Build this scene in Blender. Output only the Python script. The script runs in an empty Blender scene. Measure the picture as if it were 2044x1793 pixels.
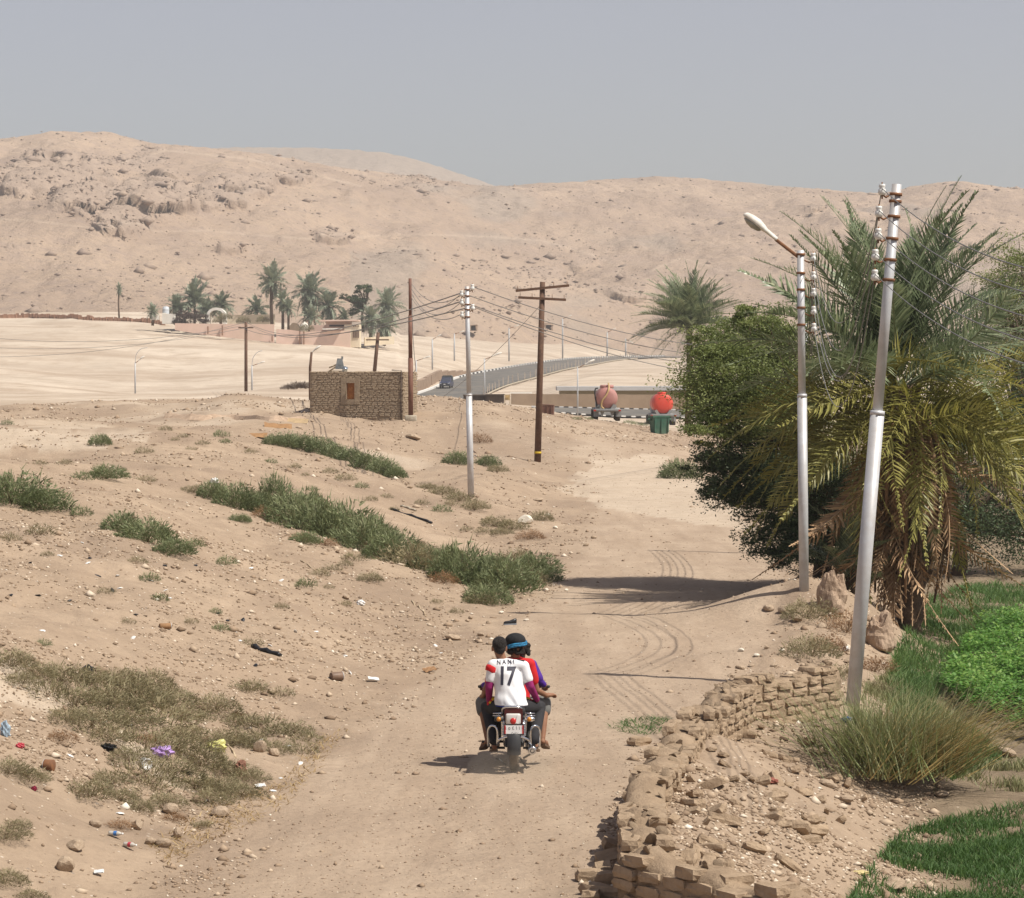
import bpy, bmesh, math, random
import numpy as np
from mathutils import Vector, Matrix, Euler
from mathutils.bvhtree import BVHTree

random.seed(7)
rng = np.random.default_rng(11)
SC = bpy.context.scene
COL = SC.collection

# ------------------------------------------------------------------ camera
F, CU, CV, VH, CAMH = 5500.0, 1022.0, 896.5, 745.0, 4.4     # measured on the photo at 2044 px width
TH = math.atan((CV - VH) / F)
cam_data = bpy.data.cameras.new('camera')
cam_data.sensor_width = 36.0
cam_data.lens = 36.0 * F / 2044.0
cam_data.clip_start = 0.5
cam_data.clip_end = 12000
camera = bpy.data.objects.new('camera', cam_data)
camera.location = (0, 0, CAMH)
camera.rotation_euler = (math.pi / 2 - TH, 0, 0)
COL.objects.link(camera)
SC.camera = camera

# ------------------------------------------------------------------ sky, sun, exposure
SUN_EL, SUN_AZ = math.radians(57), math.radians(117)          # azimuth from +Y (view direction) towards +X
world = bpy.data.worlds.new('World')
SC.world = world
world.use_nodes = True
wn, wl = world.node_tree.nodes, world.node_tree.links
wn.clear()
sky = wn.new('ShaderNodeTexSky')
sky.sky_type = 'NISHITA'
sky.sun_disc = False
sky.sun_elevation = SUN_EL
sky.sun_rotation = SUN_AZ
sky.altitude = 100
sky.air_density = 1.0
sky.dust_density = 1.2
sky.ozone_density = 1.5
hs = wn.new('ShaderNodeHueSaturation')
hs.inputs['Saturation'].default_value = 0.46
hs.inputs['Hue'].default_value = 0.532
bg = wn.new('ShaderNodeBackground')
bg.inputs['Strength'].default_value = 0.078
wo = wn.new('ShaderNodeOutputWorld')
wl.new(sky.outputs[0], hs.inputs['Color'])
wl.new(hs.outputs[0], bg.inputs['Color'])
wl.new(bg.outputs[0], wo.inputs['Surface'])
sun_data = bpy.data.lights.new('sun', 'SUN')
sun_data.energy = 4.7
sun_data.angle = math.radians(0.53)
sun_data.color = (1.0, 0.95, 0.86)
sun = bpy.data.objects.new('sun', sun_data)
sdir = Vector((math.sin(SUN_AZ) * math.cos(SUN_EL), math.cos(SUN_AZ) * math.cos(SUN_EL), math.sin(SUN_EL)))
sun.rotation_euler = sdir.to_track_quat('Z', 'Y').to_euler()
sun.location = (60, 20, 120)
COL.objects.link(sun)
SC.view_settings.view_transform = 'Standard'
SC.view_settings.look = 'None'
SC.view_settings.exposure = 0.37
SC.view_settings.gamma = 1.0
SC.view_settings.use_curve_mapping = False
try:
    SC.cycles.volume_bounces = 0
    SC.cycles.max_bounces = 6
    SC.cycles.transparent_max_bounces = 8
except Exception:
    pass

# ------------------------------------------------------------------ object helpers
def tag(o, label=None, cat=None, group=None, kind=None):
    if label: o['label'] = label
    if cat: o['category'] = cat
    if group: o['group'] = group
    if kind: o['kind'] = kind
    return o

def empty(name, loc=(0, 0, 0), rz=0.0):
    o = bpy.data.objects.new(name, None)
    o.empty_display_size = 0.2
    o.location = loc
    o.rotation_euler = (0, 0, rz)
    COL.objects.link(o)
    return o

def link(name, me, mat=None, parent=None, loc=None, rot=None, scale=None):
    o = bpy.data.objects.new(name, me)
    COL.objects.link(o)
    if mat is not None and len(me.materials) == 0:
        me.materials.append(mat)
    if parent is not None: o.parent = parent
    if loc is not None: o.location = loc
    if rot is not None: o.rotation_euler = rot
    if scale is not None: o.scale = scale if hasattr(scale, '__len__') else (scale,) * 3
    return o

def copy_tree(o, parent=None):
    c = o.copy()
    COL.objects.link(c)
    c.parent = parent
    for ch in list(o.children):
        copy_tree(ch, c)
    return c

def np_mesh(name, V, Fq, smooth=False, rnd=None):
    """V (n,3) floats, Fq (m,3) or (m,4) ints, rnd per-vertex value in 0..1"""
    me = bpy.data.meshes.new(name)
    V = np.asarray(V, dtype=np.float32); Fq = np.asarray(Fq, dtype=np.int32)
    k = Fq.shape[1]
    me.vertices.add(len(V)); me.vertices.foreach_set('co', V.ravel())
    me.loops.add(Fq.size); me.loops.foreach_set('vertex_index', Fq.ravel())
    me.polygons.add(len(Fq))
    me.polygons.foreach_set('loop_start', np.arange(0, Fq.size, k, dtype=np.int32))
    me.polygons.foreach_set('loop_total', np.full(len(Fq), k, dtype=np.int32))
    if smooth: me.polygons.foreach_set('use_smooth', np.ones(len(Fq), dtype=bool))
    me.update(calc_edges=True)
    me.validate()
    if rnd is not None:
        a = me.attributes.new('rnd', 'FLOAT', 'POINT')
        a.data.foreach_set('value', np.asarray(rnd, dtype=np.float32))
    return me

def set_attr(me, name, arr):
    a = me.attributes.new(name, 'FLOAT', 'POINT')
    a.data.foreach_set('value', np.asarray(arr, dtype=np.float32))

class MB:
    """collects shapes into one mesh"""
    def __init__(self): self.v, self.f, self.sm = [], [], []
    def add(self, vs, fs, smooth=False):
        b = len(self.v)
        self.v.extend([tuple(p) for p in vs])
        for f in fs:
            self.f.append(tuple(i + b for i in f)); self.sm.append(smooth)
        return self
    def box(self, c, s, rot=None, taper=1.0, jit=0.0):
        M = Euler(rot).to_matrix() if rot is not None else None
        vs = []
        for z in (-.5, .5):
            t = taper if z > 0 else 1.0
            for x, y in ((-.5, -.5), (.5, -.5), (.5, .5), (-.5, .5)):
                p = Vector((x * s[0] * t, y * s[1] * t, z * s[2]))
                if jit: p += Vector((random.uniform(-jit, jit), random.uniform(-jit, jit), random.uniform(-jit, jit)))
                if M: p = M @ p
                vs.append(p + Vector(c))
        return self.add(vs, [(3, 2, 1, 0), (4, 5, 6, 7), (0, 1, 5, 4), (1, 2, 6, 5), (2, 3, 7, 6), (3, 0, 4, 7)])
    def bbox(self, c, s, bev=0.02, rot=None):
        """bevelled box"""
        bm = bmesh.new(); bmesh.ops.create_cube(bm, size=1)
        for v in bm.verts: v.co = Vector((v.co.x * s[0], v.co.y * s[1], v.co.z * s[2]))
        bmesh.ops.bevel(bm, geom=list(bm.edges), offset=bev, segments=2, profile=.5, affect='EDGES')
        M = Euler(rot).to_matrix() if rot is not None else Matrix.Identity(3)
        bm.verts.ensure_lookup_table()
        self.add([M @ v.co + Vector(c) for v in bm.verts], [[v.index for v in f.verts] for f in bm.faces], True)
        bm.free(); return self
    def tube(self, pts, rad, n=8, cap=True, smooth=True):
        pts = [Vector(p) for p in pts]
        if not hasattr(rad, '__len__'): rad = [rad] * len(pts)
        vs, fs = [], []
        up = Vector((0, 0, 1))
        prev = None
        for i, p in enumerate(pts):
            t = (pts[min(i + 1, len(pts) - 1)] - pts[max(i - 1, 0)])
            if t.length < 1e-9: t = Vector((0, 0, 1))
            t.normalize()
            if prev is None:
                a = t.cross(up) if abs(t.z) < .95 else t.cross(Vector((1, 0, 0)))
            else:
                a = prev - t * prev.dot(t)
                if a.length < 1e-6: a = t.cross(up)
            a.normalize(); prev = a
            b = t.cross(a)
            for k in range(n):
                ang = 2 * math.pi * k / n
                vs.append(p + (a * math.cos(ang) + b * math.sin(ang)) * rad[i])
        for i in range(len(pts) - 1):
            for k in range(n):
                k2 = (k + 1) % n
                fs.append((i * n + k, i * n + k2, (i + 1) * n + k2, (i + 1) * n + k))
        self.add(vs, fs, smooth)
        if cap:
            b = len(self.v) - len(vs)
            self.f.append(tuple(b + k for k in range(n - 1, -1, -1))); self.sm.append(False)
            e = b + (len(pts) - 1) * n
            self.f.append(tuple(e + k for k in range(n))); self.sm.append(False)
        return self
    def loft(self, rings, cap=True, smooth=True):
        n = len(rings[0]); vs = [p for r in rings for p in r]; fs = []
        for i in range(len(rings) - 1):
            for k in range(n):
                k2 = (k + 1) % n
                fs.append((i * n + k, i * n + k2, (i + 1) * n + k2, (i + 1) * n + k))
        b = len(self.v)
        self.add(vs, fs, smooth)
        if cap:
            self.f.append(tuple(b + k for k in range(n - 1, -1, -1))); self.sm.append(False)
            e = b + (len(rings) - 1) * n
            self.f.append(tuple(e + k for k in range(n))); self.sm.append(False)
        return self
    def lathe(self, c, prof, axis='z', n=16, cap=True):
        """prof: list of (radius, offset along axis)"""
        c = Vector(c); rings = []
        for r, h in prof:
            ring = []
            for k in range(n):
                a = 2 * math.pi * k / n
                p, q = r * math.cos(a), r * math.sin(a)
                if axis == 'z': w = Vector((p, q, h))
                elif axis == 'y': w = Vector((q, h, p))
                else: w = Vector((h, p, q))
                ring.append(c + w)
            rings.append(ring)
        return self.loft(rings, cap)
    def ball(self, c, r, n=12, m=8, squash=None, jit=0.0):
        c = Vector(c)
        if not hasattr(r, '__len__'): r = (r, r, r)
        rings = []
        for i in range(m + 1):
            ph = math.pi * (i / m) * .998 + .003
            ring = []
            for k in range(n):
                a = 2 * math.pi * k / n
                j = 1 + random.uniform(-jit, jit)
                ring.append(c + Vector((r[0] * math.sin(ph) * math.cos(a) * j, r[1] * math.sin(ph) * math.sin(a) * j, -r[2] * math.cos(ph) * j)))
            rings.append(ring)
        return self.loft(rings)
    def capsule(self, a, b, ra, rb, n=10):
        a, b = Vector(a), Vector(b); t = (b - a)
        L = max(t.length, 1e-4); t.normalize()
        pts, rad = [], []
        for k in range(4):
            q = math.pi / 2 * (1 - k / 4); pts.append(a - t * ra * math.sin(q) * .999); rad.append(max(ra * math.cos(q), ra * .06))
        pts.append(a); rad.append(ra); pts.append(b); rad.append(rb)
        for k in range(1, 5):
            q = math.pi / 2 * (k / 4); pts.append(b + t * rb * math.sin(q)); rad.append(max(rb * math.cos(q), rb * .06))
        return self.tube(pts, rad, n)
    def mesh(self, name):
        me = bpy.data.meshes.new(name)
        me.from_pydata([tuple(p) for p in self.v], [], self.f)
        me.polygons.foreach_set('use_smooth', self.sm)
        me.update()
        return me
    def build(self, name, mat, parent=None, loc=None, rot=None):
        return link(name, self.mesh(name), mat, parent, loc, rot)

# ------------------------------------------------------------------ materials
MATS = {}
def new_mat(name):
    m = bpy.data.materials.new(name); m.use_nodes = True
    nt = m.node_tree
    p = nt.nodes['Principled BSDF']
    p.inputs['Specular IOR Level'].default_value = 0.25
    MATS[name] = m
    return m, nt, nt.nodes, nt.links, p

def N(nodes, kind, **kw):
    n = nodes.new(kind)
    for k, v in kw.items():
        if k in n.inputs.keys(): n.inputs[k].default_value = v
        else: setattr(n, k, v)
    return n

def ramp(nodes, stops):
    r = nodes.new('ShaderNodeValToRGB')
    e = r.color_ramp.elements
    while len(e) < len(stops): e.new(.5)
    for i, (pos, c) in enumerate(stops):
        e[i].position = pos
        e[i].color = (c[0], c[1], c[2], 1) if hasattr(c, '__len__') else (c, c, c, 1)
    return r

def plain(name, c1, c2=None, rough=.7, scale=6.0, metal=0.0, bump=0.0, bscale=None, coord='Object', spec=.25, contrast=(.35, .65), dust=None):
    """two-tone noise material; dust = (colour, amount) greys upward-facing or random patches"""
    m, nt, nd, lk, p = new_mat(name)
    tc = nd.new('ShaderNodeTexCoord')
    nz = N(nd, 'ShaderNodeTexNoise', Scale=scale, Detail=6.0, Roughness=.65)
    lk.new(tc.outputs[coord], nz.inputs['Vector'])
    c2 = c2 or tuple(x * .72 for x in c1)
    rp = ramp(nd, [(contrast[0], c2), (contrast[1], c1)])
    lk.new(nz.outputs['Fac'], rp.inputs['Fac'])
    out = rp.outputs['Color']
    if dust:
        n2 = N(nd, 'ShaderNodeTexNoise', Scale=scale * .4, Detail=8.0, Roughness=.7)
        lk.new(tc.outputs[coord], n2.inputs['Vector'])
        r2 = ramp(nd, [(.42, 0.0), (.68, dust[1])])
        lk.new(n2.outputs['Fac'], r2.inputs['Fac'])
        mx = N(nd, 'ShaderNodeMix', data_type='RGBA')
        lk.new(r2.outputs['Color'], mx.inputs['Factor']); lk.new(out, mx.inputs['A'])
        mx.inputs['B'].default_value = (*dust[0], 1)
        out = mx.outputs['Result']
    lk.new(out, p.inputs['Base Color'])
    p.inputs['Roughness'].default_value = rough
    p.inputs['Metallic'].default_value = metal
    p.inputs['Specular IOR Level'].default_value = spec
    if bump:
        nb = N(nd, 'ShaderNodeTexNoise', Scale=bscale or scale * 3, Detail=8.0, Roughness=.7)
        lk.new(tc.outputs[coord], nb.inputs['Vector'])
        bp = N(nd, 'ShaderNodeBump', Strength=bump, Distance=.05)
        lk.new(nb.outputs['Fac'], bp.inputs['Height']); lk.new(bp.outputs['Normal'], p.inputs['Normal'])
    return m

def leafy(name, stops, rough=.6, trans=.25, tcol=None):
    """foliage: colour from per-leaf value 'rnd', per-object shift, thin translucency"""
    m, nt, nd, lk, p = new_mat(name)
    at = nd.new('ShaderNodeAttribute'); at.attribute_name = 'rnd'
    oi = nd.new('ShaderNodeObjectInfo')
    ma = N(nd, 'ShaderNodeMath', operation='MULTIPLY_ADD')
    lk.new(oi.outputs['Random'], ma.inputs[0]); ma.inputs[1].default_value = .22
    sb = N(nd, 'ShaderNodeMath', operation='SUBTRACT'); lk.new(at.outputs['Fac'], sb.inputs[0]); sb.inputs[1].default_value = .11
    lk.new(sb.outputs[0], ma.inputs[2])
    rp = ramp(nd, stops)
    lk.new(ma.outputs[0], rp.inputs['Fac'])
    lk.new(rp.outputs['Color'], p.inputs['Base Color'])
    p.inputs['Roughness'].default_value = rough
    if trans:
        tr = nd.new('ShaderNodeBsdfTranslucent')
        hsv = N(nd, 'ShaderNodeHueSaturation', Value=1.3, Saturation=1.1)
        lk.new(rp.outputs['Color'], hsv.inputs['Color']); lk.new(hsv.outputs[0], tr.inputs['Color'])
        mx = N(nd, 'ShaderNodeMixShader', Fac=trans)
        lk.new(p.outputs[0], mx.inputs[1]); lk.new(tr.outputs[0], mx.inputs[2])
        lk.new(mx.outputs[0], nd['Material Output'].inputs['Surface'])
    return m

# ------------------------------------------------------------------ noise, projection, terrain height
def _hash(ix, iy, seed):
    h = (ix.astype(np.int64) * 374761393 + iy.astype(np.int64) * 668265263 + seed * 974634777) & 0xFFFFFFFF
    h = ((h ^ (h >> 13)) * 1274126177) & 0xFFFFFFFF
    h = h ^ (h >> 16)
    return (h & 0xFFFFFF) / float(0xFFFFFF)

def vnoise(x, y, seed=0):
    x = np.asarray(x, float); y = np.asarray(y, float)
    ix, iy = np.floor(x), np.floor(y); fx, fy = x - ix, y - iy
    fx = fx * fx * fx * (fx * (fx * 6 - 15) + 10); fy = fy * fy * fy * (fy * (fy * 6 - 15) + 10)
    a, b = _hash(ix, iy, seed), _hash(ix + 1, iy, seed)
    c, d = _hash(ix, iy + 1, seed), _hash(ix + 1, iy + 1, seed)
    return (a * (1 - fx) + b * fx) * (1 - fy) + (c * (1 - fx) + d * fx) * fy - .5

def fbm(x, y, seed=0, oct=4, gain=.5):
    s, a = 0, 1.0
    for i in range(oct):
        s = s + a * vnoise(x * 2.03 ** i + 17.3 * i, y * 2.03 ** i - 9.1 * i, seed + i); a *= gain
    return s

def worley(x, y, seed=0):
    """distance to nearest feature point and that cell's random value"""
    ix, iy = np.floor(x), np.floor(y)
    best = np.full(np.shape(x), 9.0); val = np.zeros(np.shape(x)); second = np.full(np.shape(x), 9.0)
    for dx in (-1, 0, 1):
        for dy in (-1, 0, 1):
            cx, cy = ix + dx, iy + dy
            px, py = cx + _hash(cx, cy, seed), cy + _hash(cx, cy, seed + 5)
            d = np.hypot(px - x, py - y)
            v = _hash(cx, cy, seed + 9)
            nb = d < best
            second = np.where(nb, best, np.minimum(second, d))
            val = np.where(nb, v, val); best = np.where(nb, d, best)
    return best, second, val

def sst(t):
    t = np.clip(t, 0, 1); return t * t * (3 - 2 * t)

def P(u, v, d):
    """world point seen at photo pixel (u,v) at ground distance d"""
    a, b = (u - CU) / F, (CV - v) / F
    y = math.cos(TH) + b * math.sin(TH); z = -math.sin(TH) + b * math.cos(TH)
    k = d / y
    return Vector((a * k, d, CAMH + z * k))

def proj(x, y, z):
    dz = z - CAMH
    dep = y * math.cos(TH) - dz * math.sin(TH)
    up = y * math.sin(TH) + dz * math.cos(TH)
    return CU + F * x / dep, CV - F * up / dep

XL = ([5, 18, 23.1, 28.3, 33.4, 40, 47.9, 54.4, 64.5, 79.3, 95, 118, 150, 200], [-3.0, -2.9, -2.7, -2.38, -1.96, -1.18, -.19, .57, 1.27, 2.13, 2.9, 2.9, 3.0, 3.0])
XR = ([5, 18, 23.1, 28.3, 32, 36.9, 41.4, 47.9, 55.6, 68, 95, 156, 220], [.6, .6, .72, 1.12, 1.56, 2.6, 3.6, 4.55, 5.5, 6.3, 7.0, 11, 18])

# asphalt road edges, far away (pixel, distance)
ROAD_L = [(790, 803, 415), (835, 787, 450), (868, 775, 478), (925, 752, 530), (1000, 737, 580), (1080, 724, 650), (1150, 716, 720), (1230, 713, 800), (1330, 711, 930)]
ROAD_R = [(950, 797, 420), (970, 783, 455), (1010, 768, 490), (1065, 752, 530), (1120, 738, 590), (1180, 727, 660), (1240, 718, 760), (1310, 714, 860), (1400, 712, 960)]
CTRL = [(-900, 780, 260), (-900, 775, 440), (-900, 640, 640), (-900, 620, 800),
        (0, 790, 260), (0, 778, 400), (0, 748, 480), (0, 692, 560), (0, 636, 650), (0, 626, 780),
        (300, 795, 260), (270, 788, 440), (300, 748, 500), (300, 692, 570), (300, 642, 640), (300, 628, 780),
        (500, 785, 314), (503, 785, 430), (500, 748, 500), (500, 712, 550), (560, 688, 590), (560, 650, 700), (560, 640, 800),
        (700, 790, 314), (700, 782, 430), (700, 742, 510), (700, 714, 560), (700, 692, 600), (700, 668, 750),
        (830, 800, 330), (800, 765, 500), (830, 732, 560), (850, 702, 620), (850, 675, 750),
        (1000, 805, 330), (1060, 825, 290), (1150, 829, 300), (1330, 836, 300), (1213, 841, 275), (1316, 862, 230), (1100, 813, 335), (1320, 818, 335),
        (1000, 795, 390), (1150, 789, 400), (1300, 789, 400), (1150, 766, 455), (1300, 766, 460), (1220, 744, 540), (1340, 740, 560),
        (1330, 722, 760), (1450, 722, 760), (1450, 700, 880), (960, 722, 680), (1000, 692, 770), (1150, 692, 880), (1300, 692, 940),
        (1600, 850, 260), (1600, 800, 420), (1600, 740, 620), (1600, 700, 820), (2044, 850, 260), (2044, 800, 420), (2044, 740, 620), (2044, 700, 820),
        (3000, 850, 260), (3000, 800, 420), (3000, 740, 620), (3000, 700, 820)]
CTRL += ROAD_L + ROAD_R
CTRL += [(u, VH + (CAMH - .2) * F / 185, 185) for u in (-900, 0, 300, 600, 900, 1200, 1500, 2044, 3000)]
_cp = np.array([[(u - CU) / 300, math.log(d) * 6] for u, v, d in CTRL]); _cz = np.array([P(u, v, d).z for u, v, d in CTRL])
def _k(r2): return .5 * r2 * np.log(r2 + 1e-9)
_n = len(_cp)
_A = np.zeros((_n + 3, _n + 3))
_A[:_n, :_n] = _k(((_cp[:, None] - _cp[None]) ** 2).sum(-1)) + np.eye(_n) * .04
_A[:_n, _n] = 1; _A[:_n, _n + 1:] = _cp; _A[_n:, :_n] = _A[:_n, _n:].T
_W = np.linalg.solve(_A, np.concatenate([_cz, np.zeros(3)]))
def far_z(u, y):
    q = np.stack([(np.clip(u, -1200, 3300) - CU) / 300, np.log(y) * 6], -1)
    out = np.empty(len(q))
    for i in range(0, len(q), 20000):
        s = q[i:i + 20000]
        out[i:i + 20000] = _k(((s[:, None] - _cp[None]) ** 2).sum(-1)) @ _W[:_n] + _W[_n] + s @ _W[_n + 1:]
    return out

# humps: (x, y, height, radius)
HUMPS = [(4.3, 33.7, .62, .85), (5.2, 49.3, .68, 1.6), (3.6, 41.5, .22, 1.0), (-6.2, 30, .55, 2.2), (-5.2, 24, .4, 1.5), (-3.9, 33.5, -.18, 1.2)]
FRONT_A, FRONT_B = Vector((.93, 22.6)), Vector((2.5, 20.3))     # near arm of the ruined wall
def H(x, y):
    x = np.atleast_1d(np.asarray(x, float)); y = np.atleast_1d(np.asarray(y, float))
    x, y = np.broadcast_arrays(x, y)
    yc = np.maximum(y, 3.0)
    u = x / yc * F + CU
    xl = np.interp(yc, *XL); xr = np.interp(yc, *XR)
    wob = .5 * fbm(x * 0 + yc / 4, yc * 0 + 2.2, 31, 3)
    L = xl + wob - x
    Wd = np.interp(yc, [20, 35, 80], [6.5, 8, 14]); A = np.interp(yc, [15, 30, 60, 100], [1.3, 1.7, 2.0, 2.1])
    bank = A * sst(L / Wd)
    bankm = sst(L / 3.0)
    fade = 1 - sst((yc - 168) / 40)
    ZR = np.interp(u, [-500, 0, 200, 480, 620, 850, 960, 1030, 1100, 1200, 1330, 1420], [2.2, 2.3, 2.75, 3.0, 2.7, 2.75, 2.6, 2.35, 2.05, 1.5, .9, .1])
    ridge = ZR * sst((yc - 105) / 55)
    near = np.maximum(bank, ridge) + .12 * np.exp(-((bank - ridge) / .5) ** 2) * sst((yc - 105) / 30) * (bankm)
    near = near * fade
    # bumps on the bank
    near = near + bankm * fade * (.55 * fbm(x / 7, yc / 9, 3, 3) + .16 * fbm(x / 1.7, yc / 2.2, 8, 3))
    # right side: lip, then down to the field
    R = x - xr
    ins = sst((yc - 21.0) / 1.2) * (1 - sst((yc - 30.2) / 2.5))
    z0 = .06 + .30 * ins
    rz = z0 + (-.68 - z0) * sst((R - .5) / 2.9)
    front = (x - FRONT_A.x) * (FRONT_B.y - FRONT_A.y) - (yc - FRONT_A.y) * (FRONT_B.x - FRONT_A.x) > 0   # towards the camera
    rz = np.where(front & (yc < 23), np.minimum(rz, 0), rz)
    rm = sst((R - .05) / .45)
    right = (rz * rm + rm * .14 * fbm(x / 1.3, yc / 1.3, 21, 4)) * (1 - sst((yc - 90) / 60))
    near = near + right
    for hx, hy, hh, hr in HUMPS:
        near = near + hh * np.exp(-((x - hx) ** 2 + (yc - hy) ** 2) / hr ** 2)
    roadm = sst((x - xl + .3) / .8) * (1 - sst((x - xr + .3) / .8))
    fine = (1 - .75 * roadm) * (.075 * fbm(x / .55, yc / .7, 41, 3)) + .03 * fbm(x / 1.5, yc / 4, 44, 2) * roadm
    near = near + fine * (1 - sst((yc - 90) / 60))
    w = sst((yc - 172) / 38)
    z = near * (1 - w)
    m = w > 0
    if m.any():
        fz = far_z(u[m], yc[m]) + (.25 * fbm(x[m] / 14, yc[m] / 30, 61, 4) + 1.5 * fbm(x[m] / 45, yc[m] / 26, 63, 4) * (u[m] < 800)) * np.clip((yc[m] - 200) / 100, 0, 1)
        z = z.copy(); z[m] += fz * w[m]
    return z

def Hs(x, y): return float(H(x, y)[0])

_ys = np.concatenate([np.geomspace(12, 60, 900), np.geomspace(60.05, 900, 1500)])
def G(u, v):
    """ground point under photo pixel (u,v)"""
    p0 = P(u, v, 1.0)
    ax, az = p0.x, p0.z - CAMH
    z = CAMH + az * _ys
    h = H(ax * _ys, _ys)
    idx = np.nonzero(z < h)[0]
    if len(idx) == 0: return Vector((ax * 900, 900, Hs(ax * 900, 900)))
    i = idx[0]
    if i == 0: return Vector((ax * _ys[0], _ys[0], h[0]))
    t = (z[i - 1] - h[i - 1]) / ((z[i - 1] - h[i - 1]) - (z[i] - h[i]) + 1e-12)
    y = _ys[i - 1] + t * (_ys[i] - _ys[i - 1])
    return Vector((ax * y, y, Hs(ax * y, y)))

def pxm(d): return F / d      # photo pixels per metre at distance d

def in_poly(u, v, poly):
    inside = np.zeros(np.shape(u), bool); n = len(poly)
    for i in range(n):
        x1, y1 = poly[i]; x2, y2 = poly[(i + 1) % n]
        c = ((y1 > v) != (y2 > v)) & (u < (x2 - x1) * (v - y1) / (y2 - y1 + 1e-9) + x1)
        inside ^= c
    return inside
# ================================================================== SETTING
# ------------------------------------------------------------------ ground material
def ground_material():
    m, nt, nd, lk, p = new_mat('ground_dirt')
    geo = nd.new('ShaderNodeNewGeometry')
    def attr(n):
        a = nd.new('ShaderNodeAttribute'); a.attribute_name = n; return a.outputs['Fac']
    def noise(scale, detail=8.0, rough=.65, vec=None):
        n = N(nd, 'ShaderNodeTexNoise', Scale=scale, Detail=detail, Roughness=rough)
        lk.new(vec or geo.outputs['Position'], n.inputs['Vector']); return n.outputs['Fac']
    def mix(fac, a, b):
        x = N(nd, 'ShaderNodeMix', data_type='RGBA')
        for s, k in ((fac, 'Factor'), (a, 'A'), (b, 'B')):
            if isinstance(s, (int, float)): x.inputs[k].default_value = s
            elif isinstance(s, tuple): x.inputs[k].default_value = (*s, 1)
            else: lk.new(s, x.inputs[k])
        return x.outputs['Result']
    def mul(a, b):
        x = N(nd, 'ShaderNodeMath', operation='MULTIPLY')
        for i, s in enumerate((a, b)):
            if isinstance(s, (int, float)): x.inputs[i].default_value = s
            else: lk.new(s, x.inputs[i])
        return x.outputs[0]
    def rmp(f, stops):
        r = ramp(nd, stops); lk.new(f, r.inputs['Fac']); return r.outputs['Color']
    big, mid, fin = noise(.22), noise(1.7), noise(11.0, 10, .75)
    bank = mix(rmp(big, [(.36, 0.0), (.64, 1.0)]), (.325, .228, .147), (.405, .292, .192))
    bank = mix(rmp(mid, [(.40, 0.0), (.70, .75)]), bank, (.27, .188, .122))
    # wheel-worn road, streaked along its length
    mp = N(nd, 'ShaderNodeMapping'); mp.inputs['Scale'].default_value = (1.6, .16, 1)
    lk.new(geo.outputs['Position'], mp.inputs['Vector'])
    streak = noise(1.0, 6, .6, mp.outputs['Vector'])
    road = mix(rmp(streak, [(.35, 0.0), (.65, 1.0)]), (.345, .246, .163), (.43, .318, .218))
    road = mix(rmp(noise(.5), [(.45, 0.0), (.72, .6)]), road, (.30, .212, .142))
    col = mix(attr('m_road'), bank, road)
    pale = mix(rmp(mid, [(.35, 0.0), (.7, 1.0)]), (.46, .36, .255), (.58, .47, .35))
    col = mix(mul(attr('m_pale'), rmp(big, [(.25, .55), (.6, 1.0)])), col, pale)
    brown = mix(rmp(mid, [(.35, 0.0), (.65, 1.0)]), (.21, .145, .095), (.31, .215, .142))
    col = mix(attr('m_brown'), col, brown)
    far = mix(rmp(noise(.045, 8, .7), [(.38, 0.0), (.62, 1.0)]), (.46, .368, .272), (.57, .468, .355))
    mq = N(nd, 'ShaderNodeMapping'); mq.inputs['Scale'].default_value = (.016, .075, .1)
    lk.new(geo.outputs['Position'], mq.inputs['Vector'])
    far = mix(rmp(noise(1.0, 8, .7, mq.outputs['Vector']), [(.47, 0.0), (.62, .8)]), far, (.35, .255, .175))
    far = mix(rmp(noise(.22, 6, .6), [(.50, 0.0), (.68, .7)]), far, (.36, .265, .18))
    col = mix(attr('m_far'), col, far)
    soil = mix(rmp(mid, [(.35, 0.0), (.65, 1.0)]), (.16, .115, .07), (.25, .185, .115))
    col = mix(attr('m_soil'), col, soil)
    # specks: pale pebbles and dark crumbs
    vo = N(nd, 'ShaderNodeTexVoronoi', Scale=9.0, Randomness=1.0)
    lk.new(geo.outputs['Position'], vo.inputs['Vector'])
    peb = rmp(vo.outputs['Distance'], [(.10, 1.0), (.17, 0.0)])
    sel = nd.new('ShaderNodeSeparateColor'); lk.new(vo.outputs['Color'], sel.inputs[0])
    inv = N(nd, 'ShaderNodeMath', operation='SUBTRACT'); inv.inputs[0].default_value = 1.0; lk.new(attr('m_road'), inv.inputs[1])
    amt = N(nd, 'ShaderNodeMath', operation='MULTIPLY_ADD'); lk.new(inv.outputs[0], amt.inputs[0]); amt.inputs[1].default_value = .8; amt.inputs[2].default_value = .2
    col = mix(mul(mul(peb, rmp(sel.outputs[0], [(.62, 0.0), (.70, .85)])), amt.outputs[0]), col, (.58, .49, .39))
    col = mix(mul(mul(peb, rmp(sel.outputs[1], [(.74, 0.0), (.80, .7)])), amt.outputs[0]), col, (.13, .095, .07))
    col = mix(rmp(fin, [(.42, .0), (.75, .38)]), col, (.22, .155, .10))
    hv = N(nd, 'ShaderNodeHueSaturation', Saturation=.88, Value=1.03)
    lk.new(col, hv.inputs['Color']); lk.new(hv.outputs[0], p.inputs['Base Color'])
    p.inputs['Roughness'].default_value = .95
    p.inputs['Specular IOR Level'].default_value = .08
    b1 = N(nd, 'ShaderNodeBump', Strength=.8, Distance=.07)
    lk.new(noise(5.0, 10, .72), b1.inputs['Height'])
    b2 = N(nd, 'ShaderNodeBump', Strength=.35, Distance=.6)
    lk.new(noise(.35, 6, .6), b2.inputs['Height']); lk.new(b1.outputs['Normal'], b2.inputs['Normal'])
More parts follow.
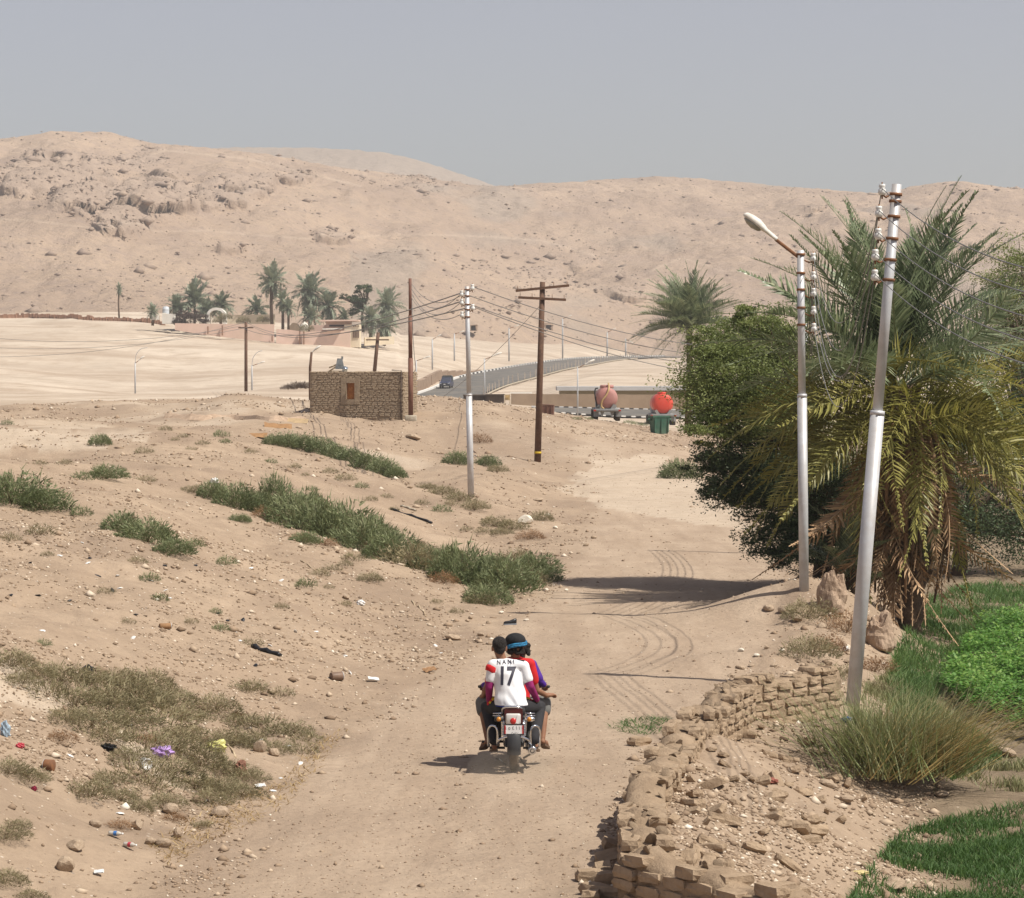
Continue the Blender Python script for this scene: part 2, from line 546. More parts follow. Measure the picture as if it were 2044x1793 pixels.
    lk.new(b2.outputs['Normal'], p.inputs['Normal'])
    return m
M_GROUND = ground_material()

def catmull(pts, n):
    pts = [Vector(p) for p in pts]; out = []
    q = [pts[0] * 2 - pts[1]] + pts + [pts[-1] * 2 - pts[-2]]
    for i in range(1, len(q) - 2):
        for k in range(n):
            t = k / n
            out.append(.5 * ((2 * q[i]) + (q[i + 1] - q[i - 1]) * t + (2 * q[i - 1] - 5 * q[i] + 4 * q[i + 1] - q[i + 2]) * t * t + (3 * q[i] - q[i - 1] - 3 * q[i + 1] + q[i + 2]) * t ** 3))
    out.append(pts[-1]); return out

RL = catmull([P(*p) for p in ROAD_L], 10); RR = catmull([P(*p) for p in ROAD_R], 10)
ROADPTS = np.array([[*(a.lerp(b, t))] for a, b in zip(RL, RR) for t in (0, .17, .34, .5, .67, .84, 1)])

PALE_POLY = [(1120, 975), (1190, 920), (1330, 905), (1400, 960), (1480, 1010), (1500, 1060), (1330, 1035), (1200, 1010)]
def ground_sheet():
    ys = [3.0]
    while ys[-1] < 905:
        d = ys[-1]
        ys.append(d + (min(max(d * d * 3.6 / 24200, .085), 1.15 + d * .0042) if d > 17 else .5))
    ys = np.array(ys)
    us = np.concatenate([np.linspace(-3600, -160, 30)[:-1], np.arange(-160, 2210, 6.0), np.linspace(2210, 5600, 30)[1:]])
    U, Y = np.meshgrid(us, ys)
    X = (U - CU) / F * Y
    # widen the nearest rows so that the ground is not a wedge
    nearw = np.clip((22 - Y) / 19, 0, 1)
    X = X * (1 + nearw * 9)
    x, y = X.ravel(), Y.ravel()
    z = H(x, y)
    far = np.nonzero((y > 395) & (y < 990))[0]
    for i in range(0, len(far), 8000):
        s = far[i:i + 8000]
        d2 = (x[s][:, None] - ROADPTS[None, :, 0]) ** 2 + (y[s][:, None] - ROADPTS[None, :, 1]) ** 2
        j = d2.argmin(1); dd = np.sqrt(d2[np.arange(len(s)), j])
        zr = ROADPTS[j, 2] - .3
        w = 1 - sst((dd - 6) / 8)
        z[s] = z[s] * (1 - w) + zr * w
    n, m = U.shape
    idx = np.arange(n * m).reshape(n, m)
    quads = np.stack([idx[:-1, :-1], idx[:-1, 1:], idx[1:, 1:], idx[1:, :-1]], -1).reshape(-1, 4)
    me = np_mesh('ground', np.stack([x, y, z], -1), quads, smooth=True)
    u, v = proj(x, y, z)
    xl, xr = np.interp(y, *XL), np.interp(y, *XR)
    wob = .35 * fbm(x / 1.2, y / 2.0, 71, 3)
    road = sst((x - xl + .25 + wob) / .7) * (1 - sst((x - xr + .1 + wob) / .6)) * (1 - sst((y - 110) / 60))
    pale = in_poly(u + 40 * fbm(x / 3, y / 6, 72, 3), v + 14 * fbm(x / 3, y / 6, 73, 3), PALE_POLY).astype(float) * .75
    for pp in ([(-40, 1300), (20, 1315), (80, 1355), (155, 1400), (100, 1420), (40, 1400), (-40, 1390)], [(225, 1475), (300, 1500), (390, 1560), (400, 1590), (330, 1570), (260, 1530)], [(-20, 850), (200, 848), (320, 870), (180, 890), (-20, 900)]):
        pale = np.maximum(pale, in_poly(u + 30 * fbm(x / .8, y / 1.5, 92, 3), v + 16 * fbm(x / .8, y / 1.5, 93, 3), pp) * .7)
    pale = np.maximum(pale, .55 * sst((fbm(x / 5, y / 9, 75, 3) + .02) / .3) * (y > 100) * (y < 175) * (1 - sst((u - 1100) / 200)))
    brown = sst((fbm(x / 6, y / 11, 77, 4) + .05) / .35) * sst((y - 85) / 60) * (1 - sst((y - 300) / 60)) * .8
    brown = np.maximum(brown, .65 * sst((fbm(x / 2.2, y / 3, 78, 4) - .1) / .3) * (1 - road))
    brown = np.where((y > 20) & (y < 35) & (x > xr), .25 * brown, brown)
    farm = sst((y - 205) / 60)
    brown = brown * (1 - farm)
    R = x - xr
    soil = sst((R - 2.6) / 1.0) * (1 - sst((y - 110) / 40)) * (y > 10)
    for nme, a in (('m_road', road), ('m_pale', pale * (1 - farm)), ('m_brown', brown), ('m_far', farm), ('m_soil', soil)):
        set_attr(me, nme, a)
    return tag(link('ground', me, M_GROUND), 'sandy ground with a dirt track, banks and plain', 'ground', kind='structure')
ground_sheet()

# ------------------------------------------------------------------ hills
def hill_material():
    m, nt, nd, lk, p = new_mat('hill_rock')
    geo = nd.new('ShaderNodeNewGeometry')
    def attr(n):
        a = nd.new('ShaderNodeAttribute'); a.attribute_name = n; return a.outputs['Fac']
    def noise(scale, detail=8.0, rough=.65):
        n = N(nd, 'ShaderNodeTexNoise', Scale=scale, Detail=detail, Roughness=rough)
        lk.new(geo.outputs['Position'], n.inputs['Vector']); return n.outputs['Fac']
    def mix(fac, a, b):
        x = N(nd, 'ShaderNodeMix', data_type='RGBA')
        for s, k in ((fac, 'Factor'), (a, 'A'), (b, 'B')):
            if isinstance(s, (int, float)): x.inputs[k].default_value = s
            elif isinstance(s, tuple): x.inputs[k].default_value = (*s, 1)
            else: lk.new(s, x.inputs[k])
        return x.outputs['Result']
    def rmp(f, stops):
        r = ramp(nd, stops); lk.new(f, r.inputs['Fac']); return r.outputs['Color']
    col = mix(rmp(noise(.012, 8, .6), [(.38, 0.0), (.62, 1.0)]), (.405, .292, .208), (.50, .365, .255))
    col = mix(rmp(noise(.07, 10, .8), [(.47, 0.0), (.66, .75)]), col, (.385, .282, .222))
    col = mix(rmp(noise(.4, 8, .85), [(.50, 0.0), (.64, .75)]), col, (.29, .215, .172))
    crag = mix(rmp(noise(.12, 10, .75), [(.35, 0.0), (.65, 1.0)]), (.36, .265, .20), (.47, .35, .26))
    col = mix(attr('crag'), col, crag)
    grey = mix(rmp(noise(.15, 10, .8), [(.42, 0.0), (.6, 1.0)]), (.30, .25, .205), (.42, .345, .275))
    col = mix(attr('grey'), col, grey)
    col = mix(attr('trail'), col, (.60, .475, .355))
    hv = N(nd, 'ShaderNodeHueSaturation', Saturation=.92, Value=1.12)
    lk.new(col, hv.inputs['Color']); lk.new(hv.outputs[0], p.inputs['Base Color'])
    p.inputs['Roughness'].default_value = .95; p.inputs['Specular IOR Level'].default_value = .05
    b = N(nd, 'ShaderNodeBump', Strength=.9, Distance=3.5)
    lk.new(noise(.16, 10, .75), b.inputs['Height']); lk.new(b.outputs['Normal'], p.inputs['Normal'])
    return m
M_HILL = hill_material()
RIDGE = ([-1500, -400, 0, 100, 200, 300, 400, 500, 600, 700, 800, 900, 960, 1020, 1100, 1200, 1300, 1400, 1500, 1600, 1700, 1760, 1850, 1920, 2044, 2400, 3500],
         [330, 300, 281, 277, 282, 291, 302, 316, 330, 342, 355, 368, 374, 379, 371, 362, 356, 361, 367, 376, 384, 387, 369, 365, 379, 360, 400])
TRAILS = [[(-50, 436), (60, 440), (160, 452), (240, 462), (330, 462), (420, 461), (520, 470), (640, 478), (760, 470), (840, 468)],
          [(840, 468), (960, 472), (1080, 480), (1180, 508), (1240, 535), (1230, 548)], [(240, 330), (330, 300), (500, 318), (640, 352), (720, 372)],
          [(1290, 545), (1360, 515), (1440, 540), (1540, 545)]]
CRAGS = [(70, 365, 110, 38), (180, 380, 90, 45), (300, 395, 110, 50), (260, 440, 70, 30), (290, 322, 55, 22), (450, 385, 90, 30), (520, 375, 45, 22), (130, 330, 120, 18), (600, 365, 40, 14),
         (650, 480, 40, 16), (470, 495, 35, 20), (1090, 545, 60, 14), (1165, 525, 30, 14), (1260, 590, 60, 12), (640, 590, 50, 8), (830, 370, 40, 16), (60, 492, 40, 8), (1550, 470, 30, 10), (1620, 420, 25, 10)]
def hills():
    us = np.concatenate([np.linspace(-1500, -200, 25)[:-1], np.arange(-200, 2250, 4.6), np.linspace(2250, 3500, 25)[1:]])
    ts = np.concatenate([np.linspace(0, 1.0, 250), np.linspace(1.02, 1.6, 14)])
    U, T = np.meshgrid(us, ts)
    u, t = U.ravel(), T.ravel()
    db = np.interp(u, [0, 600, 850, 1000, 1150, 1300, 2044], [690, 720, 750, 800, 890, 920, 850])
    dr = np.interp(u, [0, 600, 1000, 1500, 2044], [1350, 1380, 1500, 1450, 1400])
    zb = far_z(u, db * .98) - 1.0
    vr = np.interp(u, *RIDGE)
    zr = CAMH + (VH - vr) * dr / F
    tt = np.clip(t, 0, 1)
    prof = .35 * tt + .65 * (sst(tt * .5 + .0) * 2) * (1 - .0 * tt)
    prof = np.where(t <= 1, .55 * tt + .45 * np.sin(tt * math.pi / 2) ** 1.3, 1 - (t - 1) * .5)
    y = db + (dr - db) * t
    z = zb + (zr - zb) * prof
    x = (u - CU) / F * y
    env = np.sin(np.clip(t, 0, 1) * math.pi) ** .6
    gul = fbm(x / 90, y / 240 + z / 160, 101, 4)
    z = z + env * (9 * gul + 5 * fbm(x / 28, y / 60, 111, 4)) + (t <= 1) * .9 * fbm(x / 5, y / 12, 115, 3)
    pu, pv = proj(x, y, z)
    wobu, wobv = 26 * fbm(x / 22, z / 9, 121, 3), 20 * fbm(x / 18, z / 7, 125, 3)
    crag = np.zeros(len(u))
    for ci, (cu, cv, ru, rv) in enumerate(CRAGS):
        q = 1 - np.hypot((pu + wobu - cu) / ru, (pv + wobv - cv) / rv)
        crag = np.maximum(crag, sst(q / .3 + .12) * (1 if ci < 9 else .5))
    crag = crag * (t < 1)
    wx, wz = (x + z * .35) / 19 + fbm(x / 16, z / 12, 141, 2) * 1.2, (z * 1.25 - x * .12) / 13
    b1, s1, v1 = worley(wx, wz, 131)
    b2, s2, v2 = worley(wx * 2.9, wz * 2.9, 137)
    disp = crag * (9 * (v1 - .35) + 6 * (1 - np.clip(b1, 0, 1)) + 1.8 * (v2 - .3) - 2.6 * np.exp(-((s1 - b1) / .08) ** 2) - 1.2 * np.exp(-((s2 - b2) / .1) ** 2) + 5 * fbm(x / 14, z / 8, 145, 4))
    y = y - disp * 1.0; z = z + disp * .28
    x = (u - CU) / F * (y + disp) + crag * 3 * (v1 - .5)
    grey = sst((fbm(x / 60, z / 30, 151, 4) - .04) / .2) * .5 * (u > 700)
    trail = np.zeros(len(u))
    for tr in TRAILS:
        for (a, b), (c, d) in zip(tr[:-1], tr[1:]):
            L2 = (c - a) ** 2 + (d - b) ** 2
            k = np.clip(((pu - a) * (c - a) + (pv - b) * (d - b)) / L2, 0, 1)
            dist = np.hypot(pu - a - k * (c - a), (pv - b - k * (d - b)) * 1.6)
            trail = np.maximum(trail, (1 - sst((dist - 1) / 3.5)) * .35)
    trail *= (t < .97)
    n, m = U.shape
    idx = np.arange(n * m).reshape(n, m)
    quads = np.stack([idx[:-1, :-1], idx[:-1, 1:], idx[1:, 1:], idx[1:, :-1]], -1).reshape(-1, 4)
    me = np_mesh('hills', np.stack([x, y, z], -1), quads, smooth=True)
    set_attr(me, 'crag', crag); set_attr(me, 'grey', grey); set_attr(me, 'trail', trail)
    tag(link('hills', me, M_HILL), 'bare pinkish desert hills with rocky crags and footpaths', 'hills', kind='structure')
    # rocks lying on the slopes: far too many to count
    keep = np.nonzero((t > .03) & (t < .97) & (u > -150) & (u < 2200))[0]
    wgt = .25 + 1.2 * np.clip(fbm(x[keep] / 50, z[keep] / 25, 161, 3) + .15, 0, 1) + 1.5 * (crag[keep] > .05)
    pick = rng.choice(keep, 8000, p=wgt / wgt.sum())
    base = np.array([(1, 0, 0), (-1, 0, 0), (0, 1, 0), (0, -1, 0), (0, 0, 1), (0, 0, -1)], float)
    tri = np.array([(0, 2, 4), (2, 1, 4), (1, 3, 4), (3, 0, 4), (2, 0, 5), (1, 2, 5), (3, 1, 5), (0, 3, 5)])
    k = len(pick)
    size = .25 + rng.pareto(2.5, k) * .36; size = np.minimum(size, 2.6)
    V = base[None] * (size[:, None, None] * rng.uniform(.55, 1.3, (k, 6, 1))) * np.array([1.25, 1, .62])
    ang = rng.uniform(0, 6.28, k); ca, sa = np.cos(ang)[:, None], np.sin(ang)[:, None]
    V = np.stack([V[..., 0] * ca - V[..., 1] * sa, V[..., 0] * sa + V[..., 1] * ca, V[..., 2]], -1)
    V = V + np.stack([x[pick], y[pick] - .2, z[pick] - .08 * size], -1)[:, None] + np.stack([rng.uniform(-3, 3, k), np.zeros(k), np.zeros(k)], -1)[:, None]
    Fc = (tri[None] + (np.arange(k) * 6)[:, None, None]).reshape(-1, 3)
    me = np_mesh('hill_boulders', V.reshape(-1, 3), Fc)
    m = plain('boulder_stone', (.37, .28, .21), (.25, .19, .155), rough=.95, scale=.3, spec=.05)
    tag(link('hill_boulders', me, m), 'loose dark boulders strewn over the hillsides', 'boulders', kind='stuff')
    # the rounded grey hill standing further back
    us = np.arange(200, 1300, 8.0); ts = np.linspace(0, 1.5, 60)
    U, T = np.meshgrid(us, ts); u, t = U.ravel(), T.ravel()
    vr = np.interp(u, [200, 330, 400, 450, 500, 600, 700, 760, 800, 850, 900, 950, 1000, 1100, 1300], [420, 330, 309, 304, 303.5, 304, 308, 313, 320, 333, 349, 366, 384, 410, 440])
    y = 1750 + 550 * t
    zr = CAMH + (VH - vr) * 2300 / F
    z = 60 + (zr - 60) * np.where(t < 1, np.sin(np.clip(t, 0, 1) * math.pi / 2), 1 - (t - 1) ** 2) + 1.3 * fbm(u / 9, t * 14, 171, 3) * (t < 1)
    x = (u - CU) / F * y
    n, m_ = U.shape; idx = np.arange(n * m_).reshape(n, m_)
    quads = np.stack([idx[:-1, :-1], idx[:-1, 1:], idx[1:, 1:], idx[1:, :-1]], -1).reshape(-1, 4)
    me = np_mesh('back_hill', np.stack([x, y, z], -1), quads, smooth=True)
    set_attr(me, 'crag', np.zeros(len(u))); set_attr(me, 'grey', np.full(len(u), .75)); set_attr(me, 'trail', np.zeros(len(u)))
    tag(link('back_hill', me, M_HILL), 'rounded grey hill rising behind the pinkish front hills', 'hill', kind='structure')
hills()

# ------------------------------------------------------------------ asphalt roads and kerbs
M_ASPH = plain('asphalt', (.125, .118, .108), (.095, .09, .082), rough=.85, scale=.6, coord='Object', dust=((.30, .25, .19), .45))
def strip(name, A, B, label, n=6, lift=.0):
    mb = MB(); V, Fq = [], []
    for a, b in zip(A, B):
        for k in range(n + 1): V.append(a.lerp(b, k / n) + Vector((0, 0, lift)))
    w = n + 1
    for i in range(len(A) - 1):
        for k in range(n): Fq.append((i * w + k, i * w + k + 1, (i + 1) * w + k + 1, (i + 1) * w + k))
    mb.add(V, Fq, True)
    return tag(mb.build(name, M_ASPH), label, 'road', kind='structure')
strip('asphalt_road', RL, RR, 'grey asphalt road climbing towards the hills')
LOWB, LOWF = [], []
for u in np.arange(1060, 1660, 12):
    pb, pf = P(u, 818, 324), P(u, 832, 303)
    LOWB.append(Vector((pb.x, pb.y, Hs(pb.x, pb.y)))); LOWF.append(Vector((pf.x, pf.y, Hs(pf.x, pf.y))))
def smooth_line(Ls):
    out = []
    for i in range(len(Ls)):
        s = Ls[max(0, i - 6):i + 7]; out.append(Vector((Ls[i].x, Ls[i].y, sum(q.z for q in s) / len(s) + .16)))
    return out
LOWB, LOWF = smooth_line(LOWB), smooth_line(LOWF)
strip('lower_road', LOWB, LOWF, 'lower asphalt road passing behind the tanker trucks', lift=.06)
M_KW = plain('kerb_white', (.78, .76, .72), (.6, .57, .52), rough=.8, scale=2)
M_KB = plain('kerb_black', (.045, .043, .042), (.09, .085, .08), rough=.8, scale=2)
def kerb(line, L, h, w, label, alt=lambda i: i % 2, gap=.93, maxn=140):
    t = empty('kerb', line[0]); tag(t, label, 'kerb')
    mw = MB().box((0, 0, 0), (L * gap, w, h), taper=.92).mesh('kerb_stone'); mw.materials.append(M_KW)
    mk = MB().box((0, 0, 0), (L * gap, w, h), taper=.92).mesh('kerb_stone'); mk.materials.append(M_KB)
    acc, i = 0.0, 0
    cum = [0]
    for a, b in zip(line[:-1], line[1:]): cum.append(cum[-1] + (b - a).length)
    s = L / 2
    while s < cum[-1] and i < maxn:
        j = max(k for k in range(len(cum) - 1) if cum[k] <= s)
        f = (s - cum[j]) / max(cum[j + 1] - cum[j], 1e-6); p = line[j].lerp(line[j + 1], f); d = line[j + 1] - line[j]
        o = link('kerb_stone', mk if alt(i) else mw, parent=t, loc=p - t.location + Vector((0, 0, h * .25)), rot=(0, -math.atan2(d.z, math.hypot(d.x, d.y)), math.atan2(d.y, d.x)))
        s += L; i += 1
    return t
def shift_line(A, B, m): return [a + (a - b).normalized() * m for a, b in zip(A, B)]
KL = shift_line(RL, RR, .25)
kerb(KL[10:], 2.4, .42, .5, 'black and white painted kerb along the far side of the climbing road', alt=lambda i: i % 2 and i > 30, maxn=200)
kerb(shift_line(LOWB, LOWF, .3), .55, .24, .25, 'black and white kerb on the far edge of the lower road', maxn=90)
kerb(shift_line(LOWF, LOWB, .3), .55, .14, .25, 'black and white kerb on the near edge of the lower road', maxn=90)
# ================================================================== STRUCTURES
def rock_mesh(name, seed, sub=2, rough=.28, flat=.7):
    r = random.Random(seed)
    bm = bmesh.new(); bmesh.ops.create_icosphere(bm, subdivisions=sub, radius=1)
    offs = [(Vector((r.uniform(-1, 1), r.uniform(-1, 1), r.uniform(-1, 1))).normalized(), r.uniform(.55, .95)) for _ in range(9)]
    for v in bm.verts:
        p = v.co.copy()
        for nrm, d in offs:
            k = p.dot(nrm)
            if k > d: p -= nrm * (k - d) * .9
        p *= 1 + r.uniform(-rough, rough) * .22
        v.co = Vector((p.x, p.y, p.z * flat))
    me = bpy.data.meshes.new(name); bm.to_mesh(me); bm.free()
    return me

def brick_mesh(seed, L, W, Hh, soft=1.0):
    """worn mud brick, 26 vertices"""
    r = random.Random(seed)
    bm = bmesh.new(); bmesh.ops.create_cube(bm, size=1)
    bmesh.ops.subdivide_edges(bm, edges=list(bm.edges), cuts=1, use_grid_fill=True)
    for v in bm.verts:
        p = v.co
        nrm = sum(1 for c in p if abs(c) > .4)
        k = 1 - (1 - {3: .86, 2: .95, 1: 1.0, 0: 1.0}[nrm]) * soft
        v.co = Vector((p.x * L * k, p.y * W * k, p.z * Hh * k)) + Vector((r.uniform(-1, 1) * .012, r.uniform(-1, 1) * .01, r.uniform(-1, 1) * .008)) * soft
    me = bpy.data.meshes.new('brick'); bm.to_mesh(me); bm.free()
    return me

M_MUD = plain('mud_brick', (.40, .295, .20), (.29, .21, .14), rough=.95, scale=7, bump=.7, bscale=16, coord='Object', spec=.06, dust=((.42, .315, .215), .6))
M_MUDM = plain('mud_mortar', (.36, .265, .18), (.25, .18, .12), rough=.97, scale=4, bump=.9, bscale=9, spec=.05)
M_HUT = plain('hut_brick', (.375, .295, .21), (.32, .25, .176), rough=.95, scale=2.5, spec=.05, dust=((.38, .29, .20), .5))
M_HUTM = plain('hut_plaster', (.34, .265, .188), (.27, .208, .146), rough=.97, scale=1.5, bump=.6, bscale=5, spec=.05)

# ------------------------------------------------------------------ ruined mud-brick wall in the foreground
BL, BW, BH = .30, .155, .098
def ruined_wall():
    root = empty('ruined_wall', (1.0, 22.6, 0)); R0 = Vector((1.0, 22.6, 0))
    tag(root, 'ruined low mud-brick wall curving along the right edge of the dirt track', 'wall')
    variants = [brick_mesh(300 + i, BL, BW, BH) for i in range(14)]
    for v in variants: v.materials.append(M_MUD)
    core = MB()
    left = catmull([Vector(p) for p in ((.93 + .17, 22.5, 0), (.98 + .17, 24.2, 0), (1.06 + .17, 25.6, 0), (1.27 + .17, 27.1, 0), (1.55 + .17, 29.1, 0), (1.92 + .16, 31.2, 0), (2.2 + .15, 32.4, 0), (2.72 + .1, 34.0, 0))], 16)
    back = [Vector((2.75, 34.05, 0)).lerp(Vector((4.12, 35.6, 0)), i / 14) for i in range(15)]
    front = [Vector((1.02, 22.55, 0)).lerp(Vector((2.75, 20.1, 0)), i / 16) for i in range(17)]
    n_total = [0]
    def wythe(line, off, top_fn, bot, recess, tag_):
        cum = [0]
        for a, b in zip(line[:-1], line[1:]): cum.append(cum[-1] + (b - a).length)
        def at(s):
            s = min(max(s, 0), cum[-1] - 1e-6)
            j = max(k for k in range(len(cum) - 1) if cum[k] <= s)
            f = (s - cum[j]) / max(cum[j + 1] - cum[j], 1e-6)
            d = (line[j + 1] - line[j]).normalized()
            return line[j].lerp(line[j + 1], f), d
        course = 0
        z = bot
        while z < 1.0:
            header = course % 4 == 1
            step = (BW if header else BL) + .018
            s = random.uniform(0, step)
            while s < cum[-1]:
                p, d = at(s)
                nrm = Vector((d.y, -d.x, 0))
                top = top_fn(s / cum[-1]) + random.uniform(-.02, .02)
                if z + BH * .85 < top and random.random() > .03:
                    q = p + nrm * ((off if not header else math.copysign(max(abs(off) - .075, .05), off)) + random.uniform(-.014, .014)) + Vector((0, 0, z + BH / 2 + random.uniform(-.008, .008)))
                    ang = math.atan2(d.y, d.x) + (math.pi / 2 if header else 0) + random.gauss(0, .05)
                    link('brick', random.choice(variants), parent=root, loc=q - R0, rot=(random.gauss(0, .02), random.gauss(0, .02), ang), scale=(random.uniform(.92, 1.02), random.uniform(.9, 1.05), random.uniform(.9, 1.08)))
                    n_total[0] += 1
                s += step * random.uniform(.96, 1.06)
            z += BH + .014; course += 1
    def ltop(f): return .50 + .13 * math.sin(f * 31) * math.sin(f * 12 + 1) + (.10 if .52 < f < .6 or f > .86 else 0) - (.10 if .05 < f < .16 else 0)
    def btop(f): return .60 + .05 * math.sin(f * 9)
    def ftop(f): return .50 - .10 * f + .06 * math.sin(f * 23)
    # inner (right) faces where they show, outer faces, near arm
    wythe(left, .15, ltop, .02, 0, 'in'); wythe(left, -.13, ltop, .02, 0, 'out')
    wythe(back, .12, btop, -.02, 0, 'b'); wythe(back, -.12, lambda f: btop(f) - .02, .34, 0, 'b2')
    wythe(front, .14, ftop, -.05, 0, 'f'); wythe(front, -.12, ftop, .25, 0, 'f2')
    def corebox(line, w, fn, b):
        rings = []
        for i in range(len(line)):
            d = (line[min(i + 1, len(line) - 1)] - line[max(i - 1, 0)]).normalized(); nn = Vector((d.y, -d.x, 0))
            h = fn(i / (len(line) - 1)) - .045; p = line[i] - R0; p = Vector((p.x, p.y, 0))
            ring = []
            for sx, hz in ((-.5, b), (-.5, h * .35), (-.5, h * .7), (-.46, h - .03), (-.2, h + .02), (.15, h + .015), (.46, h - .03), (.5, h * .7), (.5, h * .35), (.5, b)):
                ring.append(p + nn * (sx * w + random.uniform(-.014, .014)) + Vector((0, 0, hz + random.uniform(-.016, .016))) + d * random.uniform(-.02, .02))
            rings.append(ring)
        core.loft(rings, smooth=True)
    corebox(left, .385, ltop, -.3); corebox(back, .33, btop, -.3); corebox(front, .37, ftop, -.4)
    core.build('mortar_core', M_MUDM, root)
    # crumbled mud lumps along the top
    lump = [rock_mesh('clod', 900 + i, 2, .4, .55) for i in range(5)]
    for l in lump: l.materials.append(M_MUD)
    for line, fn, cnt in ((left, ltop, 70), (back, btop, 10), (front, ftop, 14)):
        for _ in range(cnt):
            f = random.random(); p = line[min(int(f * len(line)), len(line) - 1)]
            s = random.uniform(.02, .06)
            link('clod', random.choice(lump), parent=root, loc=p - R0 + Vector((random.uniform(-.16, .16), random.uniform(-.1, .1), fn(f) - .02)), rot=(random.random(), random.random(), random.random() * 6), scale=(s * 1.5, s, s * .6))
    return n_total[0]
ruined_wall()

# fallen bricks and slabs, each lying by itself
def fallen_bricks():
    vs = [brick_mesh(400 + i, BL, BW, BH) for i in range(6)]
    for v in vs: v.materials.append(M_MUD)
    spots = [(1275, 1487, .8, 'single loose mud brick standing on the track beside the ruined wall'),
             (1183, 1758, .1, 'mud brick lying at the foot of the ruined wall, at the bottom edge')]
    for u, v, rz, lab in spots:
        g = G(u, v)
        tag(link('loose_brick', vs[0], loc=g + Vector((0, 0, .045)), rot=(.03, .04, rz)), lab, 'brick')
    lab = 'broken mud brick fallen in the rubble below the ruined wall'
    for u, v in [(1490, 1470), (1420, 1500), (1520, 1455), (1385, 1590), (1420, 1570), (1445, 1640), (1470, 1610), (1515, 1690), (1420, 1690), (1560, 1650), (1640, 1600), (1585, 1540), (1660, 1560), (1690, 1570), (1650, 1625), (1680, 1640),
                 (1400, 1540), (1535, 1510), (1600, 1585), (1500, 1560), (1460, 1560), (1375, 1720), (1450, 1740), (1570, 1730), (1345, 1640), (1720, 1600), (1625, 1540)] + [(random.uniform(1350, 1640), random.uniform(1480, 1740)) for _ in range(34)]:
        g = G(u, v)
        tag(link('fallen_brick', random.choice(vs), loc=g + Vector((0, 0, .02)), rot=(random.gauss(0, .35), random.gauss(0, .3) + .25, random.uniform(0, 3.1)), scale=random.uniform(.35, 1.05)), lab, 'brick', 'fallen bricks below the ruined wall')
    lab = 'dark mud brick heaped in shade at the outer foot of the ruined wall'
    for u, v in [(1205, 1745), (1215, 1790), (1190, 1785), (1225, 1760), (1180, 1797), (1232, 1700), (1222, 1720)]:
        g = G(u, v)
        tag(link('heaped_brick', random.choice(vs), loc=g + Vector((0, 0, .04)), rot=(random.gauss(0, .2), random.gauss(0, .2), random.uniform(0, 3.1))), lab, 'brick', 'bricks heaped at the outer foot of the ruined wall')
fallen_bricks()

# eroded mud stumps by the poles
def mud_stump(name, u, v, wpx, hpx, seed, label):
    g = G(u, v); s = pxm(g.y)
    bm = bmesh.new(); bmesh.ops.create_icosphere(bm, subdivisions=4, radius=1)
    r = np.random.default_rng(seed)
    for q in bm.verts:
        p = q.co
        f = 1 + .30 * float(fbm(p.x * 2 + seed, p.z * 2.5, seed, 4)[()] if np.ndim(fbm(p.x * 2 + seed, p.z * 2.5, seed, 4)) == 0 else fbm(p.x * 2 + seed, p.z * 2.5, seed, 4)[0]) + .18 * float(np.ravel(fbm(p.y * 4, p.z * 5, seed + 3, 3))[0])
        tz = (p.z + 1) / 2
        f2 = 1 + .75 * float(np.ravel(fbm(p.x * 1.4 + seed, p.y * 1.4, seed + 8, 3))[0]); q.co = Vector((p.x * wpx / s / 2 * f * (1.12 - .2 * tz), p.y * wpx / s / 2 * f * (1.1 - .2 * tz), (max(-1, min(1, p.z * 1.5)) * f * (f2 if p.z > 0 else 1) + .7) * hpx / s / 1.75))
    me = bpy.data.meshes.new(name); bm.to_mesh(me); bm.free()
    for pl in me.polygons: pl.use_smooth = False
    tag(link(name, me, M_STUMP, loc=g), label, 'ruin')
M_STUMP = plain('eroded_mud', (.44, .325, .235), (.31, .22, .155), rough=.96, scale=3, bump=.8, bscale=9, spec=.05)
mud_stump('mud_stump', 1660, 1215, 50, 70, 5, 'tall eroded mud-brick stump standing between the two steel poles')
mud_stump('mud_stump', 1757, 1292, 56, 62, 6, 'broad eroded mud stump right of the near leaning pole')

